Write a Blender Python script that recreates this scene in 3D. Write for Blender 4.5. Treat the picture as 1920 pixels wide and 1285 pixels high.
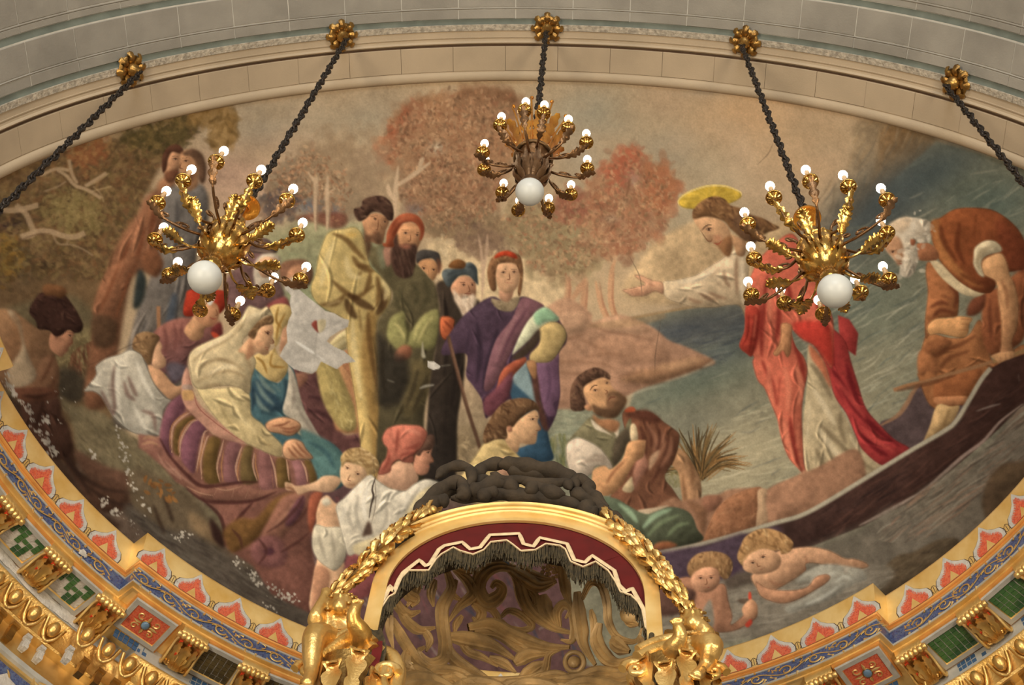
import bpy, math, random
import numpy as np
from math import sin, cos, pi, radians, sqrt, atan2, hypot
from mathutils import Vector, Matrix, Quaternion

for o in list(bpy.data.objects): bpy.data.objects.remove(o)
scene = bpy.context.scene
COL = scene.collection

# ------------------------------------------------------------------ camera (standing in the nave, looking steeply up)
CAM = np.array((0.30146, -4.01454, -10.25728))
CR = np.array((0.99896857, -0.0058855, 0.04502402)); CU = np.array((-0.02453224, -0.90434683, 0.42609269)); CF = np.array((-0.03820956, 0.42675775, 0.90355844))
FPX = 2809.79
cd = bpy.data.cameras.new('camera'); cam = bpy.data.objects.new('camera', cd); COL.objects.link(cam)
cd.sensor_width = 36; cd.lens = FPX/1920*36; cd.clip_end = 200
cam.matrix_world = Matrix(((CR[0], CU[0], -CF[0], CAM[0]), (CR[1], CU[1], -CF[1], CAM[1]), (CR[2], CU[2], -CF[2], CAM[2]), (0, 0, 0, 1)))
scene.camera = cam

# ------------------------------------------------------------------ light: dim interior daylight and warm lamps of the nave below
w = bpy.data.worlds.new('nave_ambience'); scene.world = w; w.use_nodes = True
bg = w.node_tree.nodes['Background']; bg.inputs[0].default_value = (1.0, .90, .76, 1); bg.inputs[1].default_value = .34
def area(name, loc, target, size, power, col):
    l = bpy.data.lights.new(name, 'AREA'); l.shape = 'RECTANGLE'; l.size, l.size_y = size; l.energy = power; l.color = col
    o = bpy.data.objects.new(name, l); COL.objects.link(o); o.location = loc
    o.rotation_euler = (Vector(target)-Vector(loc)).to_track_quat('-Z', 'Y').to_euler()
    return o
area('nave_lamps_left', (-6.0, -8.5, -9.5), (0, 1.5, 0), (3.5, 3.5), 900, (1, .84, .62))
area('nave_lamps_right', (6.5, -8.5, -9.0), (0, 1.5, 0), (3.5, 3.5), 900, (1, .84, .62))
area('nave_window_daylight', (0, -16, -3.0), (0, 0, .5), (7, 4), 900, (.92, .97, 1.0))
scene.view_settings.view_transform = 'Standard'; scene.view_settings.look = 'None'
scene.view_settings.exposure = 0.18; scene.view_settings.gamma = 1.0; scene.view_settings.use_curve_mapping = False

def ray(px, py):
    d = CF+CR*(px-960)/FPX-CU*(py-642.5)/FPX
    return d/np.linalg.norm(d)
def at_y(px, py, y): d = ray(px, py); return CAM+d*(y-CAM[1])/d[1]
def at_z(px, py, z): d = ray(px, py); return CAM+d*(z-CAM[2])/d[2]
# ------------------------------------------------------------------ materials
def mat(name, col, rough=.6, metal=0.0, var=.12, scale=6.0, bump=0.0, bscale=40.0, col2=None, detail=4, emis=None, estr=0.0, spec=None, trans=0.0):
    m = bpy.data.materials.new(name); m.use_nodes = True; nt = m.node_tree; b = nt.nodes['Principled BSDF']
    b.inputs['Roughness'].default_value = rough; b.inputs['Metallic'].default_value = metal
    if trans: b.inputs['Transmission Weight'].default_value = trans
    tc = nt.nodes.new('ShaderNodeTexCoord')
    n = nt.nodes.new('ShaderNodeTexNoise'); n.inputs['Scale'].default_value = scale; n.inputs['Detail'].default_value = detail; nt.links.new(tc.outputs['Object'], n.inputs['Vector'])
    r = nt.nodes.new('ShaderNodeValToRGB'); c = np.array(col); c2 = np.array(col2) if col2 is not None else c*(1-2*var)
    r.color_ramp.elements[0].position = .32; r.color_ramp.elements[1].position = .68
    r.color_ramp.elements[0].color = (*np.clip(c2, 0, 1), 1); r.color_ramp.elements[1].color = (*np.clip(c*(1+var*.5), 0, 1), 1)
    nt.links.new(n.outputs['Fac'], r.inputs['Fac']); nt.links.new(r.outputs['Color'], b.inputs['Base Color'])
    if bump:
        n2 = nt.nodes.new('ShaderNodeTexNoise'); n2.inputs['Scale'].default_value = bscale; n2.inputs['Detail'].default_value = 3; nt.links.new(tc.outputs['Object'], n2.inputs['Vector'])
        bp = nt.nodes.new('ShaderNodeBump'); bp.inputs['Strength'].default_value = bump; bp.inputs['Distance'].default_value = .02
        nt.links.new(n2.outputs['Fac'], bp.inputs['Height']); nt.links.new(bp.outputs['Normal'], b.inputs['Normal'])
    if emis is not None:
        b.inputs['Emission Color'].default_value = (*emis, 1); b.inputs['Emission Strength'].default_value = estr
    return m
def mosaic(name, cols, scale, joint=(.5, .48, .44), rough=.4, jw=.05):
    m = bpy.data.materials.new(name); m.use_nodes = True; nt = m.node_tree; b = nt.nodes['Principled BSDF']; b.inputs['Roughness'].default_value = rough
    tc = nt.nodes.new('ShaderNodeTexCoord'); v = nt.nodes.new('ShaderNodeTexVoronoi'); v.inputs['Scale'].default_value = scale
    e = nt.nodes.new('ShaderNodeTexVoronoi'); e.feature = 'DISTANCE_TO_EDGE'; e.inputs['Scale'].default_value = scale
    nt.links.new(tc.outputs['Object'], v.inputs['Vector']); nt.links.new(tc.outputs['Object'], e.inputs['Vector'])
    s = nt.nodes.new('ShaderNodeSeparateColor'); nt.links.new(v.outputs['Color'], s.inputs[0])
    r = nt.nodes.new('ShaderNodeValToRGB'); r.color_ramp.interpolation = 'CONSTANT'
    while len(r.color_ramp.elements) < len(cols): r.color_ramp.elements.new(.5)
    for i, c in enumerate(cols): r.color_ramp.elements[i].position = i/len(cols); r.color_ramp.elements[i].color = (*c, 1)
    nt.links.new(s.outputs[0], r.inputs['Fac'])
    mx = nt.nodes.new('ShaderNodeMix'); mx.data_type = 'RGBA'; mx.inputs[7].default_value = (*joint, 1)
    lt = nt.nodes.new('ShaderNodeMath'); lt.operation = 'LESS_THAN'; lt.inputs[1].default_value = jw
    nt.links.new(e.outputs['Distance'], lt.inputs[0]); nt.links.new(lt.outputs[0], mx.inputs[0]); nt.links.new(r.outputs['Color'], mx.inputs[6])
    nt.links.new(mx.outputs[2], b.inputs['Base Color'])
    return m
M = {}
M['gold'] = mat('gilding', (.88, .61, .24), .36, .82, .1, 5, .15, 60, col2=(.62, .36, .09))
M['gold_dark'] = mat('tarnished_gilding', (.50, .30, .09), .34, .92, .1, 8, .2, 70, col2=(.24, .13, .04))
M['amber'] = mat('amber_lit_gilding', (.88, .42, .07), .3, .85, .1, 9, .2, 70, col2=(.55, .2, .03))  # orange glow of the bulbs put into the gilding colour
M['gold_flat'] = mat('gold_leaf_ground', (.95, .72, .33), .36, .5, .06, 4, .08, 30, col2=(.80, .50, .14))
M['gold_satin'] = mat('satin_gilding', (.88, .65, .29), .45, .8, .06, 6, .05, 40, col2=(.74, .47, .15))
M['bronze'] = mat('dark_bronze', (.21, .125, .055), .42, .85, .2, 12, .2, 60, col2=(.09, .055, .03))
M['brown_bronze'] = mat('brown_bronze', (.26, .145, .07), .4, .9, .2, 10, .2, 60, col2=(.16, .085, .04))
M['chain'] = mat('blackened_chain', (.045, .035, .03), .4, .7, .2, 20)
M['stone'] = mat('grey_stone', (.345, .325, .285), .85, 0, .12, 2.2, .12, 60, detail=8)
M['cream'] = mat('cream_limestone', (.50, .40, .28), .85, 0, .08, 1.6, .1, 70, detail=8)
M['pale'] = mat('rough_pale_render', (.50, .44, .35), .9, 0, .22, 26, .6, 45, detail=6)
M['green'] = mat('shade_green_groove', (.155, .175, .145), .8, 0, .15, 5, .1)  # greenish shade in the arch grooves, put into the colour
M['mortar'] = mat('white_pointing', (.62, .60, .54), .9, 0, .08, 10)
M['orange'] = mat('orange_gold_fillet', (.76, .34, .085), .45, .35, .1, 6)
M['red'] = mosaic('red_mosaic', [(.62,.085,.03),(.70,.12,.05),(.55,.06,.03),(.66,.14,.06)], 90, (.52,.20,.12), .55, .035)
M['white_paint'] = mat('white_painted_border', (.56, .54, .50), .6, 0, .1, 20)
M['ink'] = mat('dark_outline', (.10, .055, .03), .7)
M['blue'] = mosaic('blue_mosaic', [(.035,.06,.20),(.05,.09,.26),(.09,.14,.28),(.03,.045,.15),(.06,.10,.22)], 70, (.12,.14,.2), .35, .05)
M['blue_tile'] = mat('blue_glazed_tile', (.055, .125, .25), .3, 0, .15, 8)
M['green_tile'] = mat('green_glazed_tile', (.06, .155, .045), .28, 0, .3, 5, col2=(.02,.07,.03))
M['brown_tile'] = mat('brown_glazed_tile', (.10, .075, .03), .35, 0, .3, 6)
M['grey_frame'] = mat('grey_stone_frame', (.46, .445, .40), .7, 0, .1, 9, .1)
M['plaster'] = mat('crumbling_white_plaster', (.62, .58, .52), .95, 0, .12, 14, .5, 50)
M['gem'] = mat('blue_glass_gem', (.16, .27, .40), .08, 0, .2, 12)
M['gem_red'] = mat('red_enamel', (.72, .07, .025), .25)
M['velvet'] = mat('red_velvet', (.105, .0035, .0035), 1.0, 0, .12, 9, .05)
M['braid'] = mat('pale_gold_braid', (.74, .58, .36), .6, 0, .1, 30)
M['fringe'] = mat('tarnished_fringe', (.085, .062, .028), .9, .1, .3, 40, .3, 90, col2=(.04,.032,.018))
M['wood'] = mat('dark_carved_wood', (.052, .036, .021), .88, 0, .25, 9, .25, 40)
M['carved'] = mat('old_gilt_carving', (.55, .37, .165), .5, .15, .25, 7, .2, 40, col2=(.27, .18, .085))
M['bulb'] = mat('lit_bulb', (1, .95, .85), .4, emis=(1, .86, .62), estr=9)
M['sleeve'] = mat('candle_sleeve', (.60, .36, .16), .5, .2, .15, 30)
M['globe'] = mat('frosted_glass', (.72, .75, .74), .42, 0, .03, 3, trans=.2)
M['brass'] = mat('polished_brass', (.74, .46, .13), .24, 1, .1, 9, .12, 60, col2=(.40, .21, .05))
M['floor'] = mat('dark_marble', (.16, .135, .11), .3, 0, .2, 1.5)
M['nave'] = mat('nave_stone', (.34, .30, .24), .85, 0, .1, 1)
M['shell'] = mat('vault_render', (.40, .34, .27), .9)
# ------------------------------------------------------------------ mesh building
class MB:
    def __init__(s): s.v = []; s.f = []; s.mi = []
    def add(s, vs, fs, mi=0):
        o = len(s.v); s.v += [tuple(map(float, p)) for p in vs]; s.f += [tuple(i+o for i in f) for f in fs]; s.mi += [mi]*len(fs)
    def box(s, c, d, mi=0, X=(1,0,0), Y=(0,1,0), Z=(0,0,1)):
        c, X, Y, Z = map(np.array, (c, X, Y, Z)); d = np.array(d)/2
        vs = [c+X*i*d[0]+Y*j*d[1]+Z*k*d[2] for i in (-1,1) for j in (-1,1) for k in (-1,1)]
        s.add(vs, [(0,1,3,2),(4,6,7,5),(0,4,5,1),(2,3,7,6),(0,2,6,4),(1,5,7,3)], mi)
    def lathe(s, prof, n=16, mi=0, c=(0,0,0), X=(1,0,0), Y=(0,1,0), Z=(0,0,1), flute=0, nf=8):
        c, X, Y, Z = map(np.array, (c, X, Y, Z)); vs = []; k = len(prof)
        for r, z in prof:
            for i in range(n):
                a = 2*pi*i/n; rr = r*(1+flute*cos(nf*a)); vs.append(c+X*rr*cos(a)+Y*rr*sin(a)+Z*z)
        s.add(vs, [(i*n+j, i*n+(j+1)%n, (i+1)*n+(j+1)%n, (i+1)*n+j) for i in range(k-1) for j in range(n)], mi)
    def tube(s, path, rad, n=8, mi=0, flat=1.0, up=(0,0,1), closed=False, cap=True):
        p = np.array(path, float); m = len(p); rad = np.broadcast_to(np.array(rad, float), (m,))
        tg = (np.roll(p, -1, 0)-np.roll(p, 1, 0)) if closed else np.gradient(p, axis=0)
        tg /= np.linalg.norm(tg, axis=1, keepdims=True)+1e-9; u = np.array(up, float); vs = []
        for i in range(m):
            b = np.cross(tg[i], u)
            if np.linalg.norm(b) < 1e-3: b = np.cross(tg[i], (1, 0, .01))
            b /= np.linalg.norm(b); q = np.cross(b, tg[i]); u = q
            for j in range(n):
                a = 2*pi*j/n; vs.append(p[i]+b*rad[i]*cos(a)+q*rad[i]*flat*sin(a))
        K = m if closed else m-1
        fs = [(i*n+j, i*n+(j+1)%n, ((i+1)%m)*n+(j+1)%n, ((i+1)%m)*n+j) for i in range(K) for j in range(n)]
        if cap and not closed: fs += [tuple(range(n))[::-1], tuple((m-1)*n+j for j in range(n))]
        s.add(vs, fs, mi)
    def ball(s, c, r, n=12, k=8, mi=0, X=(1,0,0), Y=(0,1,0), Z=(0,0,1)):
        r = np.broadcast_to(np.array(r, float), (3,)); c, X, Y, Z = map(np.array, (c, X, Y, Z)); vs = []
        for i in range(k+1):
            th = pi*i/k
            for j in range(n): ph = 2*pi*j/n; vs.append(c+X*r[0]*sin(th)*cos(ph)+Y*r[1]*sin(th)*sin(ph)+Z*r[2]*cos(th))
        s.add(vs, [(i*n+j, (i+1)*n+j, (i+1)*n+(j+1)%n, i*n+(j+1)%n) for i in range(k) for j in range(n)], mi)
    def grid(s, P, mi=0, closed=False):
        P = np.array(P); a, b = P.shape[:2]
        s.add(P.reshape(-1, 3), [(i*b+j, i*b+(j+1)%b, (i+1)*b+(j+1)%b, (i+1)*b+j) for i in range(a-1) for j in range(b if closed else b-1)], mi)
    def prism(s, pts, z0, z1, mi=0, f=lambda x, y, z: (x, y, z)):
        n = len(pts); vs = [f(x, y, z0) for x, y in pts]+[f(x, y, z1) for x, y in pts]
        s.add(vs, [tuple(range(n))[::-1], tuple(range(n, 2*n))]+[(i, (i+1)%n, n+(i+1)%n, n+i) for i in range(n)], mi)
    # acanthus leaf: midrib path, half width profile, lobed edge, thickness and ribs
    def leaf(s, path, wid, side, mi=0, lobes=5, cup=.35, th=.006, depth=.55):
        p = np.array(path, float); m = len(p); tg = np.gradient(p, axis=0); tg /= np.linalg.norm(tg, axis=1, keepdims=True)+1e-9
        sd = np.array(side, float); rows = []
        for i in range(m):
            u = i/(m-1); b = sd-tg[i]*(sd@tg[i]); b /= np.linalg.norm(b)+1e-9; nrm = np.cross(tg[i], b)
            ww = wid*(sin(pi*min(1, u*.85+.13))**.8)*(1-depth*(1-abs(sin(pi*lobes*u+.4))))
            row = []
            for k, fx in enumerate((-1, -.55, 0, .55, 1)): row.append(p[i]+b*ww*fx+tg[i]*abs(fx)*ww*.5+nrm*ww*(cup*fx*fx-(.12 if k in (1, 3) else 0)))
            rows.append((row, nrm))
        A = np.array([r for r, _ in rows]); N = np.array([q for _, q in rows])[:, None]
        s.grid(A, mi); s.grid((A-N*th)[:, ::-1], mi)
    def build(s, name, mats, parent=None, smooth=True, loc=None):
        me = bpy.data.meshes.new(name); me.from_pydata(s.v, [], s.f)
        for m in (mats if isinstance(mats, (list, tuple)) else [mats]): me.materials.append(m)
        if any(s.mi): me.polygons.foreach_set('material_index', s.mi)
        if smooth:
            me.polygons.foreach_set('use_smooth', [True]*len(s.f))
            try: me.set_sharp_from_angle(angle=radians(62))
            except Exception: pass
        me.update()
        return link(name, me, parent, loc)
def link(name, me, parent=None, loc=None):
    o = bpy.data.objects.new(name, me); COL.objects.link(o); o.parent = parent
    if loc is not None: o.location = loc
    return o
def empty(name, loc=(0,0,0), rz=0, parent=None):
    o = bpy.data.objects.new(name, None); COL.objects.link(o); o.location = loc; o.rotation_euler = (0, 0, rz); o.empty_display_size = .1; o.parent = parent
    return o
def tag(o, label=None, cat=None, group=None, kind=None):
    if label: o['label'] = label
    if cat: o['category'] = cat
    if group: o['group'] = group
    if kind: o['kind'] = kind
    return o
def copy_tree(o, parent=None):
    c = o.copy(); COL.objects.link(c); c.parent = parent
    for ch in o.children: copy_tree(ch, c)
    return c
def frame(o, loc, X, Y, Z):
    o.matrix_local = Matrix(((X[0], Y[0], Z[0], loc[0]), (X[1], Y[1], Z[1], loc[1]), (X[2], Y[2], Z[2], loc[2]), (0, 0, 0, 1)))
def nz(v): v = np.array(v, float); return v/np.linalg.norm(v)
def cr(p, n=6, closed=False):
    p = np.array(p, float); m = len(p)
    if closed: q = np.concatenate([p[-1:], p, p[:2]]); K = m
    else: q = np.concatenate([2*p[:1]-p[1:2], p, 2*p[-1:]-p[-2:-1]]); K = m-1
    out = []
    for i in range(K):
        a, b, c, d = q[i:i+4]
        for t in np.arange(n)/n: out.append(.5*((2*b)+(c-a)*t+(2*a-5*b+4*c-d)*t*t+(3*b-a-3*c+d)*t**3))
    if not closed: out.append(p[-1])
    return np.array(out)
AX, AZ = 4.5, 4.3703            # semi-axes of the apse arch
# ------------------------------------------------------------------ nave shell below and behind the camera
def slab(name, c, d, m, label, cat):
    b = MB(); b.box((0, 0, 0), d); tag(b.build(name, m, None, False, c), label, cat, kind='structure')
slab('floor', (0, -6, -12.0), (20, 34, .2), M['floor'], 'dark marble church floor', 'floor')
slab('wall_left', (-7.6, -12.5, -3.5), (.4, 20, 17), M['nave'], 'plain stone wall on the left of the nave', 'wall')
slab('wall_right', (7.6, -12.5, -3.5), (.4, 20, 17), M['nave'], 'plain stone wall on the right of the nave', 'wall')
# ------------------------------------------------------------------ apse arch: soffit courses, mouldings, voussoirs
def arch_pt(t, y, dr): return np.array(((AX+dr)*sin(t), y, (AZ+dr)*cos(t)))
TA = np.radians(np.linspace(-89, 89, 121))
wall_arch = tag(empty('wall_arch'), 'tall apse arch with grey voussoirs and cream inner mouldings', 'arch', kind='structure')
def ring(name, prof, m):
    b = MB(); b.grid([[arch_pt(t, y, dr) for t in TA] for y, dr in prof]); return b.build(name, m, wall_arch)
def arc(y0, r0, y1, r1, cy, crr, a0, a1, n=8): return [(cy+(y1-y0)/2*0+crr*cos(radians(a0+(a1-a0)*i/n)), 0) for i in range(n+1)]
ring('torus_moulding', [(.012, .05), (.0, .0)]+[(-.045+.045*cos(radians(a)), -.03*sin(radians(a))) for a in range(10, 180, 20)]+[(-.093, .004), (-.1, .004)], M['cream'])
ring('backing', [(-.09, .022), (-.36, .022)], M['ink'])
ring('cavetto_moulding', [(-.345, .05), (-.352, .03), (-.362, .03), (-.372, .004), (-.384, -.004), (-.395, .004), (-.40, .018), (-.416, .020), (-.417, .026), (-.428, .026), (-.429, .018), (-.437, .018), (-.438, .028), (-.50, .032)], M['cream'])
ring('rough_band', [(-.498, .034), (-.50, .022), (-.556, .026), (-.558, .04)], M['pale'])
ring('green_groove', [(-.556, .04), (-.566, .055), (-.585, .062), (-.607, .06)], M['green'])
ring('mortar_bed', [(-.60, .0635), (-.70, .0675), (-.72, .0695), (-.99, .0795)], M['mortar'])
ring('string_moulding', [(-.700, .08), (-.703, .062), (-.709, .0585), (-.716, .063), (-.719, .08)], M['stone'])
ring('green_cavetto', [(-.978, .08), (-.984, .085), (-1.0, .10), (-1.025, .115), (-1.04, .112)], M['green'])
ring('mortar_bed', [(-1.035, .117), (-1.10, .119), (-1.12, .1205), (-1.62, .1305), (-2.4, .1395)], M['mortar'])
ring('string_moulding', [(-1.098, .13), (-1.10, .114), (-1.108, .1105), (-1.116, .115), (-1.12, .13)], M['stone'])
JT = [radians(-.3+7.05*(k-.5)) for k in range(-12, 14)]
def voussoirs(y0, y1, dr0, dr1, m, name, gap=.010, jt=JT, th=.05):
    for i in range(len(jt)-1):
        a, b = jt[i]+gap/2/AX, jt[i+1]-gap/2/AX
        rnd = random.Random(i*7+int(y0*100)); d = rnd.uniform(-.003, .003); mb = MB(); ts = np.linspace(a, b, 4)
        e = .004
        prof = [(y0, dr0+th), (y0, dr0+e+d), (y0-e, dr0+d), (y1+e, dr1+d), (y1, dr1+e+d), (y1, dr1+th)]
        P = [[arch_pt(t, y, r) for t in ts] for y, r in prof]
        mb.grid(P); n = len(prof)
        for k in (0, 3): mb.add([P[j][k] for j in range(n)], [tuple(range(n)) if k else tuple(range(n))[::-1]])
        o = mb.build(name, m, wall_arch, smooth=False)
random.seed(2)
voussoirs(-.10, -.345, .004, .006, M['cream'], 'cream_block', .0035, [radians(-1.8+6.6*(k-.5)) for k in range(-12, 14)], .03)
voussoirs(-.608, -.698, .058, .062, M['stone'], 'stone_block')
voussoirs(-.72, -.977, .064, .074, M['stone'], 'stone_block')
voussoirs(-1.042, -1.098, .112, .114, M['stone'], 'stone_block')
voussoirs(-1.12, -1.62, .116, .126, M['stone'], 'stone_block')
voussoirs(-1.63, -2.35, .126, .134, M['stone'], 'stone_block')
# vault shell behind the painted surface
def dome_pt(sx, B, off=0.0):
    cA = sqrt(max(0, 1-sx*sx)); return np.array(((AX+off)*sx, (4.95+off)*cA*sin(B), (AZ+off)*cA*cos(B)))
sh = MB(); sh.grid([[dome_pt(sin(a), B, .05) for a in np.linspace(-pi/2, pi/2, 49)] for B in np.linspace(-.02, pi/2+.12, 33)])
tag(sh.build('ceiling_half_dome', M['shell']), 'half dome vault of the apse behind the painting', 'ceiling', kind='structure')

# ------------------------------------------------------------------ cornice under the half dome
KY = .9372
SEC = [(4.18, -93, -73.2), (4.347, -73.2, -47.85), (4.178, -47.85, 42.15), (4.347, 42.15, 68), (4.18, 68, 93)]
def offset(d):                                                     # plan line of the cornice, mitred round every break
    out = []
    for i, (r, a, b) in enumerate(SEC):
        sa = 0 if i == 0 else (1 if SEC[i-1][0] > r else -1); sb = 0 if i == len(SEC)-1 else (-1 if SEC[i+1][0] > r else 1)
        k = math.degrees(d/((r+d)*.97))
        for t in np.radians(np.linspace(a+sa*k, b+sb*k, max(3, int((b-a)/1.5)))):
            n = nz((sin(t)*KY, cos(t), 0)); out.append((r*sin(t)+n[0]*d, r*KY*cos(t)+n[1]*d))
    return np.array(out)
cornice = tag(empty('trim_cornice'), 'gilded and mosaic cornice below the painted half dome', 'cornice', kind='structure')
def sweep(name, prof, m, z_add=0):
    b = MB(); b.grid([[(x, y, z) for x, y in offset(d)] for d, z in prof]); return b.build(name, m, cornice)
def cyma(v): return (.07*(v*v*(3-2*v))*.75+.07*.25*v, -.015-.245*v)
sweep('cyma_band', [(.9, .02), (.02, .012), (0, 0), (0, -.015)]+[cyma(v) for v in np.linspace(0, 1, 9)], M['gold_flat'])
sweep('orange_fillet', [(.07, -.26), (.062, -.268), (.068, -.28), (.085, -.282), (.08, -.292), (.092, -.302), (.10, -.302)], M['orange'])
sweep('mosaic_band', [(.10, -.30), (.10, -.50)], M['blue'])
sweep('grey_fillet', [(.10, -.302), (.093, -.303), (.093, -.318), (.10, -.318)], M['grey_frame'])
sweep('grey_string', [(.10, -.468), (.094, -.470), (.094, -.490), (.10, -.492)], M['grey_frame'])
sweep('gold_fillet', [(.10, -.490), (.095, -.492), (.095, -.503), (.125, -.505), (.128, -.52), (.15, -.522)], M['gold_satin'])
sweep('soffit', [(.13, -.518), (.51, -.518)], M['gold_flat'])
sweep('bed_band', [(.505, -.515), (.505, -.70)], M['grey_frame'])
sweep('egg_bed', [(.50, -.685), (.49, -.70), (.505, -.71), (.60, -.87), (.60, -.885), (.585, -.895), (.60, -.91)], M['gold'])
sweep('dentil_bed', [(.60, -.905), (.675, -.915), (.675, -1.12), (.66, -1.13), (.66, -1.15)], M['gold_satin'])
sweep('grey_string', [(.66, -1.145), (.65, -1.15), (.65, -1.20), (.69, -1.205)], M['grey_frame'])
sweep('gold_string', [(.69, -1.2), (.68, -1.205), (.68, -1.235), (.70, -1.24)], M['gold_satin'])
sweep('frieze', [(.70, -1.235), (.70, -2.7)], M['blue'])
sweep('apse_wall', [(.70, -2.7), (.72, -2.72), (.72, -11.9)], M['nave'])
def cf(t, r, out, z):                                              # frame on the cornice: tangent, outward, up
    t = radians(t); p = np.array((r*sin(t), r*KY*cos(t), 0)); n = nz((sin(t)*KY, cos(t), 0)); X = np.array((n[1], -n[0], 0))
    return p+n*out+np.array((0, 0, z)), X, n, np.array((0, 0, 1.0))
def steps(r, a, b, pitch, out, m0=0.0, m1=0.0):                    # evenly spaced angles in a section at a given projection
    R = (r+out)*.97; a += math.degrees(m0/R); b -= math.degrees(m1/R); n = max(1, round(radians(b-a)*R/pitch))
    return [a+(b-a)*(i+.5)/n for i in range(n)]
def on_cyma(t, r, x, v, lift):
    d, z = cyma(v); d2, z2 = cyma(min(1, v+.02)); sd = nz((d2-d, z2-z)); nv = (sd[1], -sd[0])   # normal towards viewer
    p, X, n, Z = cf(t+math.degrees(x/r), r, d+nv[0]*lift, z+nv[1]*lift); return p
# painted leaf pieces on the cyma
half = [(.0, .04), (.022, .18), (.05, .36), (.095, .50), (.145, .60), (.168, .78), (.162, .98)]
def leaf_piece(t, r, cut=(-9, 9)):
    b = MB(); out = [(x, v) for x, v in half]+[]
    def poly(scale, v0, lift, mi):
        L = [(-x*scale, v0+(v-v0)*scale if scale < 1 else v) for x, v in half][::-1]+[(x*scale, v0+(v-v0)*scale if scale < 1 else v) for x, v in half[1:]]
        L = [(max(cut[0], min(cut[1], x)), min(v, .995)) for x, v in L]
        n = len(L)//2; top = L[:n+1][::-1]; bot = L[n:]            # fan as strips between mirrored sides
        vs = []; fs = []
        for (xa, va), (xb, vb) in zip(top, bot):
            k = len(vs)
            for q in range(5): f = q/4; vs.append(on_cyma(t, r, xa+(xb-xa)*f, va+(vb-va)*f, lift))
            if k: fs += [(k-5+q, k-4+q, k+1+q, k+q) for q in range(4)]
        b.add(vs, fs, mi)
    poly(1.05, .0, .0025, 3); poly(1.0, .0, .004, 0); poly(.72, 1.0, .0055, 1)
    ed = [(-x*.72, 1+(v-1)*.72) for x, v in half][::-1]+[(x*.72, 1+(v-1)*.72) for x, v in half[1:]]
    for i in range(len(ed)-1):                                     # serrated inner border
        for f in (.15, .5, .85):
            x = ed[i][0]+(ed[i+1][0]-ed[i][0])*f; v = min(.97, ed[i][1]+(ed[i+1][1]-ed[i][1])*f); s_ = 1 if x > 0 else -1
            if cut[0] < x < cut[1]: b.add([on_cyma(t, r, x-.008, v, .0062), on_cyma(t, r, x+.008, v, .0062), on_cyma(t, r, x+s_*.014, max(0, v-.07), .0062)], [(0, 1, 2)], 1)
    vs = [on_cyma(t, r, x, v, .007) for x, v in ((-.045, .97), (.045, .97), (0, .62))]; b.add(vs, [(0, 1, 2)], 2)
    return b.build('painted_leaf', [M['white_paint'], M['red'], M['gold_flat'], M['ink']], cornice)
def palmette(t, r):
    b = MB()
    for L in ([(-.04, .98), (-.05, .84), (-.03, .76), (0, .66), (.03, .76), (.05, .84), (.04, .98)], [(0, .7), (0, .95)], [(-.03, .80), (-.012, .95)], [(.03, .80), (.012, .95)]):
        b.tube([on_cyma(t, r, x, v, .003) for x, v in cr([(p[0], p[1], 0) for p in L], 3)[:, :2]], .0022, 4)
    b.build('painted_palmette', M['ink'], cornice)
for r, a, b_ in SEC:
    ts = steps(r, a, b_, .385, 0)
    for i, t in enumerate(ts):
        if abs(t) > 87: continue
        leaf_piece(t, r)
        if i: palmette((ts[i-1]+t)/2, r)
# gold scrollwork on the mosaic band
def spiral(c, r0, turns, a0, sgn=1, n=18): return [(c[0]+r0*(1-k/n*.85)*cos(a0+sgn*2*pi*turns*k/n), c[1]+r0*(1-k/n*.85)*sin(a0+sgn*2*pi*turns*k/n)) for k in range(n+1)]
def rinceau():
    b = MB()
    def tb(L, w0, w1): P = [(x, -.002, y) for x, y in L]; b.tube(P, np.linspace(w0, w1, len(P)), 5, flat=.5, up=(0, 1, 0))
    xs = np.linspace(-.25, .25, 17); tb([(x, .045*sin(2*pi*x/.5)) for x in xs], .007, .007)
    tb(spiral((-.125, -.005), .06, 1.2, pi*.9, -1), .009, .004); tb(spiral((.125, .005), .06, 1.2, -pi*.1, -1), .009, .004)
    for x, y, a in [(-.2, .03, 2.2), (-.05, .06, .9), (.06, -.06, -.7), (.2, -.03, -2.4), (-.13, -.07, -1.6), (.12, .07, 1.6), (0, .02, .4), (-.22, -.05, -2), (.23, .055, .8), (-.17, .065, 2.8), (.17, -.065, -.4), (-.08, -.03, .2), (.08, .03, 3.3), (-.24, .02, 1.2), (.03, .07, 2.4), (-.03, -.07, -2.2), (.24, -.02, -1)]:
        L = [(x+.045*k*cos(a+.5*k), y+.045*k*sin(a+.5*k)) for k in np.linspace(0, 1, 5)]; tb(L, .012, .003)
    return b.build('scroll_ornament', M['gold_satin'], cornice)
proto_rin = rinceau(); first = True
def place(proto, first_used, p, X, Y, Z, name=None):
    o = proto if not first_used[0] else proto.copy()
    if first_used[0]: COL.objects.link(o); o.parent = proto.parent
    first_used[0] = True; frame(o, p, X, Y, Z); return o
used = [False]
for r, a, b_ in SEC:
    for t in steps(r, a, b_, .5, .1, .05, .05):
        if -87 < t < 87:
            p, X, n, Z = cf(t, r, .095, -.398); place(proto_rin, used, p, X, n, Z)
for r, a, b_ in SEC[1:3]:
    for t in steps(r, a, b_, .62, .70):
        if -66 < t < -20:
            p, X, n, Z = cf(t, r, .692, -1.45); o = place(proto_rin, used, p, X*1.5, n, Z*1.6)
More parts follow.
